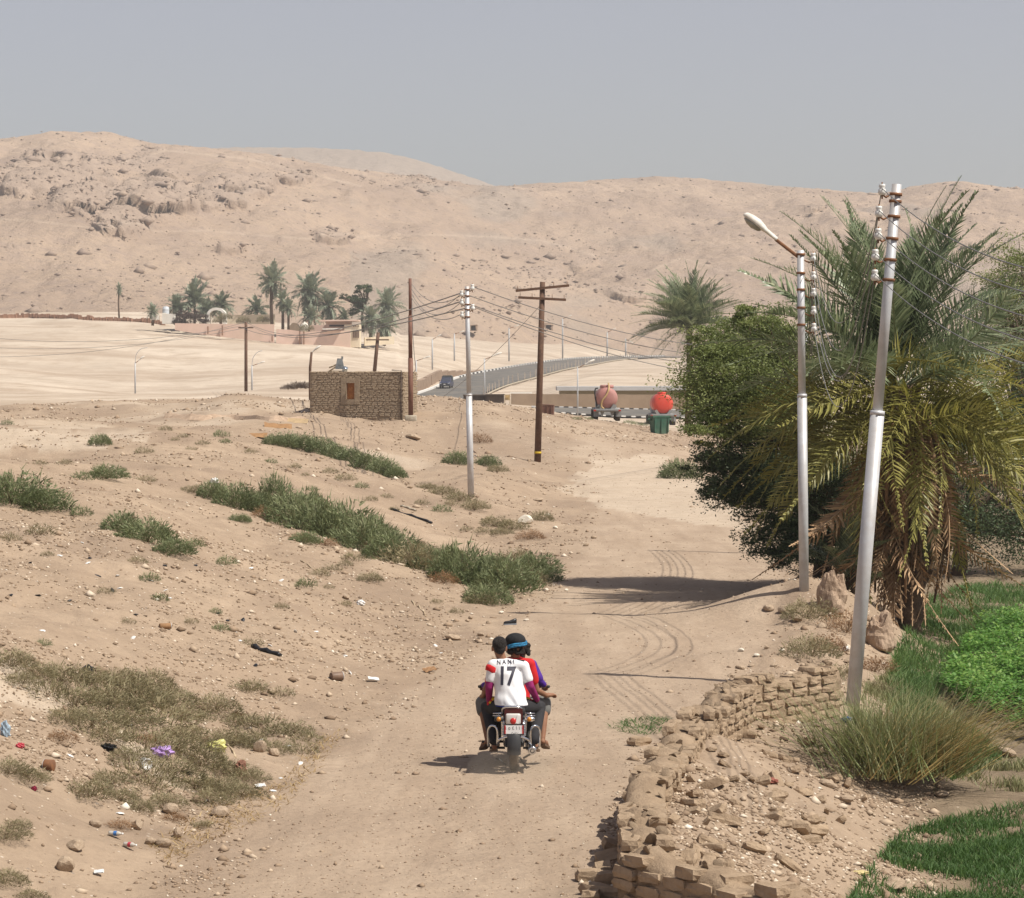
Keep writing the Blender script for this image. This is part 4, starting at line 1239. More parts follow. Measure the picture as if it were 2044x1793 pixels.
# mud wall, shelters and sheds by the lower road
def roadside():
    o = P(1170, 815, 334); r = empty('long_mud_wall', o); tag(r, 'long plain mud-brick wall behind the tanker trucks', 'wall')
    us = [1020, 1085, 1160, 1250, 1340, 1480, 1650]
    for i, (a, b) in enumerate(zip(us[:-1], us[1:])):
        wallp(MB(), a, 786 + .006 * (a - 1020) + (.6 if i % 2 else 0), 822, b, 786 + .006 * (b - 1020), 824, 334, 334, .5, o).build('wall_bay', M_MWALL, r)
    o = P(1220, 790, 352); r = empty('flat_roof_shed', o); tag(r, 'long low shed with a pale grey flat roof behind the mud wall', 'shed')
    wallp(MB(), 1118, 779, 805, 1640, 779, 805, 352, 352, 8, o).build('wall', plain('shed_olive', (.33, .27, .17), (.27, .22, .13), scale=.4), r)
    wallp(MB(), 1112, 772, 780, 1645, 771, 779, 350, 350, 11, o).build('roof', M_GREYR, r)
    wallp(MB(), 1112, 771.5, 774, 1645, 770.5, 773, 361, 361, .3, o).build('parapet', M_GREYR, r)
    o = P(1037, 785, 345); t = empty('roadside_slab', o); tag(t, 'small flat white slab roof left of the long shed', 'roof')
    wallp(MB(), 1018, 783.5, 786, 1062, 783, 785.5, 345, 345, 2, o).build('slab', M_WHITE, t)
    wallp(MB(), 1021, 786, 792, 1023, 786, 792, 345, 345, .3, o).build('post', M_WHITE, t); wallp(MB(), 1056, 786, 792, 1058, 786, 792, 345, 345, .3, o).build('post', M_WHITE, t)
    # dark shelters
    md = plain('shelter_dark', (.12, .09, .07), (.075, .057, .045), rough=.95, scale=1.2)
    for (u0, u1, vt, vb, d, lab) in ((925, 970, 788, 812, 300, 'dark low shelter at the left of the roadside shelters'), (970, 1006, 787, 815, 298, 'dark shelter with a pale timber frame at its right end')):
        o = P(u0, vb, d); t = empty('shelter', o); tag(t, lab, 'shelter')
        wallp(MB(), u0, vt + 2.2, vb, u1, vt + 2.2, vb, d, d, 2.6, o).build('wall', md, t)
        wallp(MB(), u0 - 1, vt, vt + 2, u1 + 1, vt, vt + 2, d - .4, d - .4, 3.4, o).build('roof', md, t)
        if u1 > 1000:
            for uu in (1007, 1017): wallp(MB(), uu, vt, vb, uu + 1.6, vt, vb, d, d, .12, o).build('timber_post', M_WOODP, t)
            for vv in (787.5, 798): wallp(MB(), 1006.5, vv, vv + 1.6, 1019, vv, vv + 1.6, d - .2, d - .2, .1, o).build('timber_rail', M_WOODP, t)
            wallp(MB(), 1008.7, 789, 798, 1017, 789, 798, d, d, .05, o).build('straw_panel', plain('straw_panel', (.50, .36, .17), (.4, .28, .13), scale=3), t)
    o = G(1092, 826); t = empty('rusty_skip', o, -.12); tag(t, 'rust-brown metal box on the ground beside the crossarm pole', 'box')
    w = 25 / pxm(o.y); h = 20 / pxm(o.y)
    mr = plain('rust_sheet', (.20, .105, .075), (.13, .07, .05), rough=.8, scale=2)
    MB().box((0, w * .4, h * .5 - .1), (w, w * .8, h)).build('body', mr, t)
    MB().box((0, w * .4, h - .07), (w * 1.06, w * .86, h * .07), rot=(0, .06, 0)).build('lid', mr, t)
    for sx in (-.36, 0, .36): MB().box((sx * w, -.02, h * .5 - .1), (.06, .05, h * .92)).build('rib', mr, t)
    # wire fence beside the climbing road
    t = empty('road_fence', RR[2]); tag(t, 'wire fence of thin pale posts along the near edge of the climbing road', 'fence')
    pm = MB().box((0, 0, .75), (.16, .16, 1.9), taper=.8).mesh('post'); pm.materials.append(plain('fence_post', (.55, .46, .37), (.40, .32, .25), scale=3))
    line = shift_line(RR, RL, 1.0)[2:66]
    cum = 0; last = -9; tops = []
    for a, b in zip(line[:-1], line[1:]):
        seg = (b - a).length
        k = 0
        while last + 7.5 < cum + seg:
            last = max(last + 7.5, cum); q = a.lerp(b, (last - cum) / seg)
            link('post', pm, parent=t, loc=q - RR[2] - Vector((0, 0, .15)), rot=(random.gauss(0, .05), random.gauss(0, .05), 0), scale=(1, 1, random.uniform(.8, 1.15)))
            tops.append(q - RR[2])
        cum += seg
    for hh in (.25, .75, 1.25): MB().tube([p + Vector((0, 0, hh)) for p in tops], .022, 4, cap=False).build('fence_wire', M_WIRE, t)
    MB().tube([p + Vector((0, -.3, .0)) for p in tops], .16, 5, cap=False).build('base_kerb', M_CONC, t)
    # stone retaining wall behind the kerb at the left of the road
    t = empty('retaining_wall', KL[4]); tag(t, 'brown rough stone retaining wall behind the kerb of the climbing road', 'wall')
    for i in range(0, 38, 2):
        a, b = KL[i] + (RL[i] - RR[i]).normalized() * 3.0, KL[i + 2] + (RL[i + 2] - RR[i + 2]).normalized() * 3.0
        h = 2.0 * min(1, (i + 2) / 12) * (1 if i < 26 else max(.25, (38 - i) / 12))
        d = b - a; c = (a + b) / 2 - KL[4]
        MB().box(c + Vector((0, 0, h / 2 - .4)), (d.length * 1.03, .7, h), rot=(0, -math.atan2(d.z, math.hypot(d.x, d.y)), math.atan2(d.y, d.x)), jit=.08).build('wall_block', M_RETW, t)
    # tomb openings in the slopes
    for u, v, w, h, d in ((945, 655, 9, 9, 800), (1095, 657, 10, 15, 905), (1050, 670, 14, 8, 880), (1025, 678, 6, 5, 840), (100, 492, 7, 7, 1010)):
        s = pxm(d); p = P(u, v + h / 2, d)
        t = empty('tomb_entrance', p); tag(t, {945: 'square dark tomb entrance above the climbing road, nearest the pale steel pole', 1095: 'tall dark tomb entrance in the slope right of the crossarm pole', 1050: 'wide low tomb entrance left of the crossarm pole', 1025: 'smallest dark tomb opening above the road bend', 100: 'dark cave mouth high on the left hillside'}[u], 'tomb')
        W, Hh = w / s, h / s
        MB().box((0, 4, Hh / 2), (W, 8, Hh)).build('painted_opening_shade', M_OPSHADE, t)  # solid box, its dark colour painting the shade inside the entrance
        f = MB().box((-W * .68, 3, Hh * .5), (W * .36, 7, Hh * 1.1), jit=.15).box((W * .68, 3, Hh * .5), (W * .36, 7, Hh * 1.1), jit=.15).box((0, 3, Hh * 1.16), (W * 1.9, 7, Hh * .3), jit=.15)
        f.build('rock_frame', M_HILLR, t)
M_RETW = plain('brown_stone_wall', (.33, .235, .165), (.22, .155, .11), rough=.95, scale=.9, bump=.8, bscale=2.5)
M_HILLR = plain('hill_cut_rock', (.43, .32, .235), (.35, .26, .19), rough=.95, scale=.4)
roadside()

# ------------------------------------------------------------------ far street lamps
def far_lamp(u, vt, vb, lu, lv, label, d=None, arc=None, bracket=True):
    b = G(u, vb) if d is None else P(u, vb, d)
    d = b.y; h = (vb - vt) / pxm(d)
    t = empty('street_lamp', b); tag(t, label, 'street lamp')
    r = max(.085, .00028 * d)
    MB().tube([(0, 0, -.5), (0, 0, h * .5), (0, 0, h)], [r * 1.1, r, r * .7], 8).build('post', M_STEEL2, t)
    tip = P(lu, lv, d) - b; top = Vector((0, 0, h - .1))
    a = top.lerp(tip, .55)
    MB().tube([top, a], r * .5, 6).build('arm', M_RUST, t)
    k = max(1.5, (tip - a).length / .72)
    lamp_head(t, a, tip - a, k * 1.15, parts=False)
    if arc:
        q = [P(x, y, d) - b for x, y in arc]
        MB().tube(catmull(q, 6), r * .38, 5).build('curved_arm', M_STEEL2, t)
M_STEEL2 = plain('dull_steel', (.47, .475, .48), (.38, .385, .39), rough=.55, scale=1, metal=.2)
ORD = ['first', 'second', 'third', 'fourth', 'fifth', 'sixth', 'seventh', 'eighth']
far_lamp(270, 724, 790, 281, 717, 'far street lamp with a tall curved arm, on the plain at the far left', 430, [(270, 724), (272, 708), (281, 697), (294, 694)])
far_lamp(503, 729, 787, 523, 724, 'far street lamp with a curved arm just right of the left wooden pole', 430, [(503, 729), (505, 715), (513, 704), (523, 700)])
far_lamp(831, 719, 790, 855, 713, 'far street lamp directly right of the hut pole', 420)
far_lamp(863, 677, 742, 876, 671, 'far street lamp standing up the slope above the dark pickup', 560)
far_lamp(907, 666, 727, 924, 662, 'far street lamp just left of the pale steel pole', 600)
far_lamp(967, 716, 806, 993, 708, 'street lamp by the dark shelters, right of the pale steel pole', 305)
far_lamp(1016, 655, 717, 1034, 650, 'far street lamp above the road between pale steel pole and crossarm pole', 640)
far_lamp(1123, 636, 714, 1140, 630, 'far street lamp on the road crest right of the crossarm pole', 720)
far_lamp(1153, 733, 832, 1178, 723, 'street lamp by the lower road, left of the pink tanker', 302)
far_lamp(1212, 663, 714, 1228, 656, 'far street lamp on the road crest, second right of the crossarm pole', 790)
far_lamp(1249, 676, 716, 1262, 684, 'far street lamp at the end of the visible road crest', 830)
b = P(619, 742, 220)
t = empty('street_lamp', b); tag(t, 'crooked wooden post with a small lamp behind the left hut corner', 'street lamp')
MB().tube([(0, 0, -3), (0, 0, .3), (.12, 0, 1.55)], [.12, .11, .09], 8).build('post', M_WOODD, t)
lamp_head(t, Vector((.12, 0, 1.5)), Vector((.6, 0, .45)), 1.3, parts=False)

# ------------------------------------------------------------------ vehicles
M_TYRE = plain('tyre_rubber', (.035, .033, .031), (.06, .055, .048), rough=.85, scale=6, dust=((.30, .23, .16), .5))
M_BLACK = plain('black_metal', (.03, .03, .032), (.05, .05, .05), rough=.5, spec=.4)
def wheel(r, w, mt, parent, loc, name='wheel'):
    e = empty(name, loc); e.parent = parent
    MB().lathe((0, 0, 0), [(r * .55, -w / 2), (r * .92, -w / 2), (r, -w * .32), (r, w * .32), (r * .92, w / 2), (r * .55, w / 2)], axis='x', n=20, cap=False).build('tyre', M_TYRE, e)
    MB().lathe((0, 0, 0), [(.001, -w * .3), (r * .56, -w * .42), (r * .56, w * .42), (.001, w * .3)], axis='x', n=14).build('rim', mt, e)
    return e
def tanker(u, v, wpx, tank_mat, label, hose=True, d=None, zlift=0):
    b = G(u, v) if d is None else P(u, v, d)
    s = pxm(b.y); W = wpx / s
    t = empty('tanker_truck', b, random.uniform(-.04, .04)); tag(t, label, 'tanker truck')
    k = W / 2.5
    grey = M_CHAS
    R = 1.0 * k * .96; cz = 1.15 * k + R
    prof = [(.001, -.12), (R * .55, -.10), (R * .9, -.02), (R, .12), (R, 1.6), (R * 1.015, 1.62), (R * 1.015, 1.7), (R, 1.72), (R, 4.2), (R * .9, 4.35), (.001, 4.45)]
    MB().lathe((0, 0, cz), prof, axis='y', n=28).build('tank', tank_mat, t)
    MB().lathe((0, .9, cz + R - .05), [(.001, 0), (.42, 0), (.42, .12), (.36, .2), (.001, .2)], n=14).lathe((.1, 3.0, cz + R - .05), [(.001, 0), (.42, 0), (.42, .18), (.001, .2)], n=14).build('hatch', tank_mat, t)
    MB().bbox((0, 2.0, 1.02 * k), (W * .92, 4.6, .22 * k), .03).build('chassis', grey, t)
    MB().bbox((0, -.15, .98 * k), (W, .22, .20 * k), .03).build('rear_bumper', grey, t)
    for sx in (-1, 1):
        for yy in (.7, 1.75): wheel(.50 * k, .42 * k, grey, t, (sx * W * .40, yy, .50 * k))
        wheel(.50 * k, .28 * k, grey, t, (sx * W * .42, 5.6, .50 * k))
        MB().box((sx * W * .40, .10, .72 * k), (.46 * k, .04, .62 * k)).build('mud_flap', grey, t)
        MB().box((sx * W * .45, -.28, .98 * k), (.22 * k, .05, .13 * k)).build('tail_light', plain('tail_red', (.45, .03, .02), rough=.3), t)
        V = [(sx * W * .10, -.02, .9 * k), (sx * W * .26, -.02, .9 * k), (sx * W * .18, -.02, .34 * k)]
        mb = MB(); mb.add(V + [(x, y + .1, z) for x, y, z in V], [(0, 1, 2), (5, 4, 3), (0, 3, 4, 1), (1, 4, 5, 2), (2, 5, 3, 0)]); mb.build('bracket', grey, t)
        MB().box((sx * R * .62, 1.6, 1.28 * k), (.25, 3.4, .5 * k), rot=(0, sx * .6, 0)).build('saddle', grey, t)
    MB().bbox((0, 5.7, 1.55 * k), (W * .62, 1.7, 1.6 * k), .1).build('cab', M_CAB, t)
    if hose:
        MB().tube(catmull([Vector((.1, .5, cz + R + .25)), Vector((.1, -.1, cz + R * .9)), Vector((-.05, -.22, cz + R * .3)), Vector((-.32, -.22, cz - R * .3)), Vector((-.36, -.2, cz - R * .8)), Vector((-.2, -.2, cz - R * 1.02))], 6), .055, 6).build('hose', plain('yellow_hose', (.52, .36, .17), (.4, .27, .12), rough=.6), t)
        MB().tube(catmull([Vector((-R * .95, .3, cz - .5)), Vector((-R * 1.15, .2, cz + .2)), Vector((-R * 1.1, .2, cz + .55)), Vector((-R * .85, .2, cz + .6))], 5), .05, 6).build('side_pipe', M_BLACK, t)
    return t
M_CHAS = plain('chassis_grey', (.24, .255, .26), (.17, .18, .185), rough=.6, scale=3, dust=((.36, .29, .22), .5))
M_CAB = plain('cab_blue_grey', (.20, .25, .30), (.15, .19, .23), rough=.5)
tanker(1212, 841, 55, plain('faded_red_tank', (.42, .185, .16), (.34, .15, .135), rough=.6, scale=1.0, dust=((.46, .33, .28), .5)), 'parked tanker truck with a faded pinkish tank and a yellow hose')
tanker(1324, 850, 52, plain('bright_red_tank', (.60, .050, .028), (.52, .045, .025), rough=.45, scale=1.0, dust=((.5, .2, .14), .3)), 'parked tanker truck with a bright red tank, half hidden by the tree', hose=False, d=262)
def dumpster():
    b = G(1316, 866); s = pxm(b.y); W = 35 / s; Hh = 38 / s
    t = empty('dumpster', b, .35); tag(t, 'dark green metal rubbish skip in front of the bright red tanker', 'skip')
    g = plain('skip_green', (.045, .13, .085), (.03, .085, .058), rough=.6, scale=2, dust=((.2, .19, .14), .35))
    rings = []
    for z, k in ((0, .82), (.08, .84), (Hh * .86, 1.0), (Hh * .86, 1.08), (Hh * .95, 1.08)):
        rings.append([Vector((x * W / 2 * k, y * W * .34 * k, z)) for x, y in ((-1, -1), (1, -1), (1, 1), (-1, 1))])
    MB().loft(rings, smooth=False).build('bin', g, t)
    for x in (-.5, 0, .5): MB().box((x * W * .8, -W * .335, Hh * .45), (.06, .08, Hh * .75)).build('rib', g, t)
    MB().lathe((-W * .6, 0, Hh * .75), [(.001, -.12), (.07, -.12), (.07, .12), (.001, .12)], axis='x', n=10).build('lifting_pin', g, t); MB().lathe((W * .6, 0, Hh * .75), [(.001, -.12), (.07, -.12), (.07, .12), (.001, .12)], axis='x', n=10).build('lifting_pin', g, t)
dumpster()
def pickup():
    b = P(891, 776, 478); j = int(np.argmin(((ROADPTS[:, :2] - np.array([b.x, b.y])) ** 2).sum(1))); b.z = ROADPTS[j, 2] + .02
    t = empty('pickup_truck', b, math.pi - .10); tag(t, 'dark blue police-style pickup with a canopy driving down the asphalt road', 'pickup')
    blue = plain('dark_blue_paint', (.035, .042, .085), (.025, .03, .06), rough=.35, spec=.5, scale=2)
    body = MB(); k = 1.06
    def ring(y, w, z0, z1): return [Vector((x * w / 2 * k, y * k, z * k)) for x, z in ((-1, z0), (1, z0), (1, z1), (.92, z1 + .06), (-.92, z1 + .06), (-1, z1))]
    body.loft([ring(2.45, 1.55, .45, .8), ring(2.35, 1.72, .38, .92), ring(1.2, 1.78, .38, 1.05), ring(.9, 1.78, .38, 1.08), ring(-2.4, 1.78, .42, 1.08)], smooth=False).build('body', blue, t)
    cab = MB()
    def cr(z, y0, y1, w): return [Vector((-w / 2 * k, y0 * k, z * k)), Vector((w / 2 * k, y0 * k, z * k)), Vector((w / 2 * k, y1 * k, z * k)), Vector((-w / 2 * k, y1 * k, z * k))]
    cab.loft([cr(1.08, -.9, 1.05, 1.7), cr(1.66, -.75, .45, 1.42), cr(1.74, -.7, .35, 1.36)], smooth=False).build('cab', blue, t)
    gl = plain('car_glass', (.055, .06, .08), (.04, .045, .06), rough=.12, spec=.6)
    MB().add([Vector(p) * k for p in ((-.76, 1.03, 1.12), (.76, 1.03, 1.12), (.64, .50, 1.64), (-.64, .50, 1.64))], [(0, 1, 2, 3)]).build('windscreen', gl, t)
    for sx in (-1, 1):
        MB().box((sx * .66 * k, 2.46 * k, .80 * k), (.30, .06, .17)).build('headlight', plain('headlight', (.5, .52, .55), rough=.15), t)
        for yy in (1.6, -1.45): wheel(.36 * k, .24 * k, M_CHAS, t, (sx * .78 * k, yy * k, .36 * k))
        MB().box((sx * 1.0 * k, .75 * k, 1.2 * k), (.16, .08, .2)).build('mirror', M_BLACK, t)
    MB().box((0, 2.47 * k, .75 * k), (.85, .05, .22)).build('grille', M_BLACK, t)
    MB().box((0, 2.50 * k, .62 * k), (.34, .03, .2)).build('white_badge', M_WHITE, t)
    MB().bbox((0, 2.5 * k, .5 * k), (1.7 * k, .14, .18), .03).build('bumper', M_BLACK, t)
    cm = plain('canopy_canvas', (.10, .105, .10), (.07, .075, .075), rough=.9, scale=2)
    MB().loft([[Vector((x * k, y * k, z * k)) for x, z in ((-.88, 1.08), (.88, 1.08), (.84, 1.95), (.6, 2.1), (-.6, 2.1), (-.84, 1.95))] for y in (-2.35, -.8)], smooth=False).build('canopy', cm, t)
pickup()
# ================================================================== VEGETATION
def blades(n, r, spread, length, width, up, seed, shape='dome', droop=.25):
    """thin leaf blades through a dome: returns V, F, rnd"""
    g = np.random.default_rng(seed)
    th = g.uniform(0, 2 * np.pi, n); rr = np.sqrt(g.uniform(0, 1, n)) * r
    hmax = np.sqrt(np.clip(1 - (rr / r) ** 2, .02, 1)) * spread
    z = hmax * g.uniform(.0, 1, n) ** .6
    c = np.stack([rr * np.cos(th), rr * np.sin(th), z], -1)
    d = np.stack([np.cos(th) * (rr / r + .15), np.sin(th) * (rr / r + .15), np.full(n, up)], -1) + g.normal(0, .55, (n, 3))
    d /= np.linalg.norm(d, axis=1, keepdims=True)
    s = np.cross(d, g.normal(0, 1, (n, 3))); s /= np.linalg.norm(s, axis=1, keepdims=True) + 1e-9
    L = length * g.uniform(.5, 1.4, (n, 1)); W = width * g.uniform(.6, 1.4, (n, 1))
    tip = c + d * L - np.array([0, 0, 1]) * L * droop * g.uniform(0, 1, (n, 1))
    V = np.stack([c - s * W, c + s * W, tip], 1).reshape(-1, 3)
    V[:, 2] = np.maximum(V[:, 2], -.02)
    Fc = np.arange(3 * n).reshape(-1, 3)
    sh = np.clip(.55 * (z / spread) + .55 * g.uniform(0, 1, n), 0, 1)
    return V, Fc, np.repeat(sh, 3)
def stems(n, r, spread, seed, w=.012):
    g = np.random.default_rng(seed); mb = MB()
    for i in range(n):
        a = g.uniform(0, 6.28); k = g.uniform(.3, .95)
        e = Vector((math.cos(a) * r * k, math.sin(a) * r * k, spread * g.uniform(.5, 1.0) * math.sqrt(max(.05, 1 - k * k))))
        mb.tube([Vector((0, 0, -.03)), e * .5 + Vector((0, 0, spread * .12)), e], [w, w * .7, w * .3], 4)
    return mb
M_SHRUB = leafy('shrub_green', [(0, (.072, .092, .040)), (.45, (.145, .172, .080)), (.8, (.215, .24, .12)), (1, (.30, .31, .175))])
M_SHRUBO = leafy('shrub_olive', [(0, (.105, .092, .050)), (.45, (.205, .18, .10)), (.8, (.29, .25, .145)), (1, (.39, .33, .20))])
M_SHRUBB = leafy('shrub_dry', [(0, (.12, .065, .03)), (.5, (.24, .135, .065)), (1, (.36, .22, .12))], trans=.12)
M_STEM = plain('twig', (.22, .15, .09), (.15, .10, .06), rough=.9)
SHR = {}
def shrub_meshes():
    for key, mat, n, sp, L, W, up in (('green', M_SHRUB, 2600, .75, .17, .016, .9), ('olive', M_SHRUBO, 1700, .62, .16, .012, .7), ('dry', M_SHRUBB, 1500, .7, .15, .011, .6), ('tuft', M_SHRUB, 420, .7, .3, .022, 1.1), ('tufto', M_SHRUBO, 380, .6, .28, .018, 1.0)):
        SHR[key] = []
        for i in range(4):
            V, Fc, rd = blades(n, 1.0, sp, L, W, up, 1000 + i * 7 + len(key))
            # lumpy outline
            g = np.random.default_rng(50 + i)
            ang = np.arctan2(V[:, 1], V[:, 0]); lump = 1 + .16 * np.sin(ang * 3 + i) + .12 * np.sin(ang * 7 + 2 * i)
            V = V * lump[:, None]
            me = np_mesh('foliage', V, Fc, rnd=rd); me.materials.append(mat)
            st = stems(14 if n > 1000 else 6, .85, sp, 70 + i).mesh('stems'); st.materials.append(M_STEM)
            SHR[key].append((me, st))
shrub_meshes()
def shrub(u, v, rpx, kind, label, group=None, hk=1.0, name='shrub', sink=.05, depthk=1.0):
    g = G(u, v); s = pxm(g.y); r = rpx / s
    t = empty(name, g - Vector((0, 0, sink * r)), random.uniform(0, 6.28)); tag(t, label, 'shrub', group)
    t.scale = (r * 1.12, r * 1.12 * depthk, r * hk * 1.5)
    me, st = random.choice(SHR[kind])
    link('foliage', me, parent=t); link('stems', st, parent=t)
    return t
# long green row slanting across the bank
NUMW = ['', 'one', 'two', 'three', 'four', 'five', 'six', 'seven', 'eight', 'nine', 'ten', 'eleven', 'twelve', 'thirteen', 'fourteen', 'fifteen', 'sixteen', 'seventeen', 'eighteen', 'nineteen', 'twenty', 'twenty-one', 'twenty-two', 'twenty-three', 'twenty-four', 'twenty-five', 'twenty-six', 'twenty-seven']
LROW = 'dense green saltbush in the long row slanting across the bank'
for u, v, r, h in sorted([(385, 974, 20, .8), (425, 985, 26, .9), (470, 1003, 36, 1.0), (515, 1012, 34, .9), (548, 1006, 32, 1.7), (590, 1035, 46, 1.1), (622, 1024, 30, 1.3), (640, 1060, 46, 1.0), (690, 1075, 50, 1.0), (735, 1090, 52, 1.0),
                   (700, 1048, 30, .9), (780, 1105, 52, 1.0), (765, 1070, 30, .8), (825, 1125, 52, 1.0), (870, 1130, 48, .9), (835, 1092, 32, .8), (915, 1150, 52, .95), (960, 1165, 50, 1.0), (905, 1110, 30, .8), (1005, 1170, 48, .95), (985, 1130, 34, .8), (1045, 1160, 42, .9),
                   (1065, 1135, 36, .8), (1090, 1150, 26, .7), (1030, 1115, 28, .9), (610, 1075, 26, .8), (970, 1195, 38, .9)]):
    ROWN = globals().get('ROWN', 0) + 1; shrub(u, v + 10, r * random.uniform(.95, 1.25), 'olive' if random.random() < .15 else 'green', 'saltbush of the long green slanting row, number %s from its upper end' % NUMW[ROWN], 'saltbushes of the long row', h * random.uniform(.8, 1.25))
LROW2 = 'green saltbush in the upper row on the bank in front of the hut'
for u, v, r, h in [(545, 882, 18, .9), (572, 886, 24, .9), (605, 890, 26, .9), (640, 897, 26, .9), (668, 908, 24, .9), (700, 918, 26, .9), (735, 930, 28, .9), (765, 942, 28, .9), (788, 948, 20, .9)]:
    UPN = globals().get('UPN', 0) + 1; shrub(u, v + 6, r * 1.1, 'green', 'saltbush in the upper row below the hut, number %s from its left' % NUMW[UPN], 'saltbushes of the upper row', h)
LROW3 = 'olive-green saltbush in the short row below the pale steel pole'
for u, v, r, h in [(853, 972, 18, .8), (885, 983, 26, .8), (915, 996, 28, .8), (948, 1012, 26, .8), (985, 1045, 28, .8), (1020, 1052, 28, .8), (1000, 1062, 22, .7)]:
    SHN = globals().get('SHN', 0) + 1; shrub(u, v + 5, r, 'olive', 'saltbush in the short row below the pale pole, number %s from left' % NUMW[SHN], 'saltbushes of the short row', h)
for u, v, r, k, h, lab in [(25, 1005, 62, 'green', .85, 'large dense green bush at the left edge of the bank'), (85, 1018, 48, 'green', .8, 'grey-green bush right beside the large bush at the left edge'),
        (245, 1062, 36, 'green', .95, 'upper bush of the green clump left of centre on the bank'), (295, 1082, 50, 'green', .8, 'largest bush of the green clump left of centre on the bank'), (345, 1106, 36, 'green', .75, 'lowest bush of the green clump left of centre on the bank'),
        (212, 955, 34, 'green', .7, 'wide low green bush above the large left-edge bush'), (165, 958, 20, 'tuft', .8, 'thin green tuft left of the wide low green bush'), (290, 962, 20, 'tufto', .7, 'drab tuft right of the wide low green bush'),
        (202, 888, 20, 'green', .9, 'round green bush alone on the pale gravel at the upper left'), (912, 928, 24, 'green', .95, 'round green bush directly left of the pale steel pole'), (973, 930, 22, 'green', .8, 'green bush directly right of the pale steel pole'), (992, 942, 20, 'olive', .8, 'low bush between the pale steel pole and crossarm pole'),
        (958, 884, 20, 'dry', .9, 'round rust-brown dry bush on the mound right of the pale steel pole'), (530, 1035, 26, 'dry', .9, 'brown dry bush in the upper end of the long green row'), (600, 1080, 20, 'dry', .8, 'small brown dry bush below the long green row'), (650, 1090, 22, 'dry', .7, 'rust-brown low bush at the lower edge of the long green row'), (885, 1165, 26, 'dry', .9, 'brown dry bush under the middle of the long green row'),
        (1060, 1076, 26, 'dry', .7, 'straw-brown dry bush near the white boulder'), (1082, 1040, 22, 'olive', 1.0, 'dark twiggy bush right behind the white boulder'), (955, 1205, 30, 'olive', .8, 'drab olive bush at the lowest end of the long green row'),
        (740, 1160, 24, 'olive', .8, 'drab bush below the long row, in the middle of the bare slope'), (705, 1120, 24, 'tufto', .8, 'sparse drab bush just below the long green row'), (608, 1172, 18, 'tuft', .9, 'dark green tuft alone on the bare slope left of the track'), (480, 1042, 20, 'green', .7, 'small green bush left of the brown dry bush'), (385, 1092, 20, 'tuft', .9, 'leggy tuft right of the green clump on the bank')]:
    shrub(u, v, r, k, lab, None, h)
# drab scrub thicket in the lower left
LD = 'drab brown-green scrub bush in the thicket at the lower left'
for u, v, r in [(20, 1310, 44), (70, 1330, 40), (120, 1345, 44), (170, 1350, 46), (215, 1360, 44), (150, 1390, 50), (215, 1400, 52), (270, 1390, 50), (320, 1395, 46), (250, 1430, 54), (310, 1430, 52), (180, 1430, 50), (370, 1420, 42), (430, 1400, 40), (480, 1425, 40), (530, 1440, 40), (580, 1450, 40), (615, 1460, 30),
                (290, 1475, 54), (350, 1480, 50), (400, 1510, 46), (340, 1530, 52), (390, 1555, 50), (280, 1540, 44), (440, 1560, 40), (240, 1580, 34), (180, 1570, 34), (330, 1590, 36), (480, 1570, 30), (500, 1360, 28), (420, 1460, 36), (130, 1420, 36), (45, 1345, 36), (95, 1370, 36), (245, 1345, 34), (300, 1360, 38), (350, 1380, 40), (210, 1460, 40), (255, 1500, 40), (370, 1450, 40), (460, 1470, 36), (500, 1470, 34), (545, 1480, 32), (600, 1485, 26), (450, 1525, 36), (490, 1540, 30), (310, 1560, 36), (420, 1585, 34), (215, 1545, 30), (275, 1600, 28)]:
    shrub(u, v + 20, r * random.uniform(1.0, 1.35), random.choice(['olive', 'olive', 'olive', 'olive', 'tufto']), LD, 'drab scrub of the lower left thicket', random.uniform(.55, .95))
LD2 = 'drab scrub bush at the left edge of the picture, near the bottom'
for u, v, r in [(15, 1530, 46), (60, 1545, 40), (12, 1660, 40), (30, 1640, 30), (10, 1750, 44), (60, 1780, 30)]:
    shrub(u, v + 14, r, 'olive', LD2, 'scrub at the left edge near the bottom', .7)
for u, v, r, k, lab in [(240, 1655, 26, 'dry', 'rust-brown dry bush low on the bank at the lower left'), (345, 1640, 24, 'dry', 'brown dry bush beside the track edge at the lower left'), (405, 1650, 20, 'olive', 'drab tuft at the track edge, lower left'), (120, 1480, 30, 'dry', 'brown dry bush in front of the pale sand crest'), (285, 1480, 22, 'dry', 'reddish dry bush inside the lower left thicket')]:
    shrub(u, v, r, k, lab, None, .7)
# bushes by the poles, right
for u, v, r, k, h, lab in [(1610, 1235, 46, 'olive', .9, 'olive bush at the foot of the lamp post'), (1660, 1150, 34, 'dry', 1.1, 'rust-brown dry bush behind the tall mud stump'), (1690, 1262, 44, 'dry', .9, 'rust-brown dry bush between the two mud stumps'), (1620, 1310, 50, 'olive', .9, 'olive-brown bush at the track edge left of the leaning pole'), (1655, 1300, 36, 'dry', .9, 'brown dry bush in front of the two mud stumps'),
        (1665, 1352, 40, 'olive', .7, 'drab low bush just above the ruined wall end'), (1745, 1340, 40, 'dry', .7, 'straw-coloured bush right of the leaning pole'), (1355, 955, 34, 'green', .95, 'round green bush at the far left end of the trees'), (1740, 1380, 40, 'olive', .6, 'drab bush behind the tall grass clump')]:
    shrub(u, v, r, k, lab, None, h)
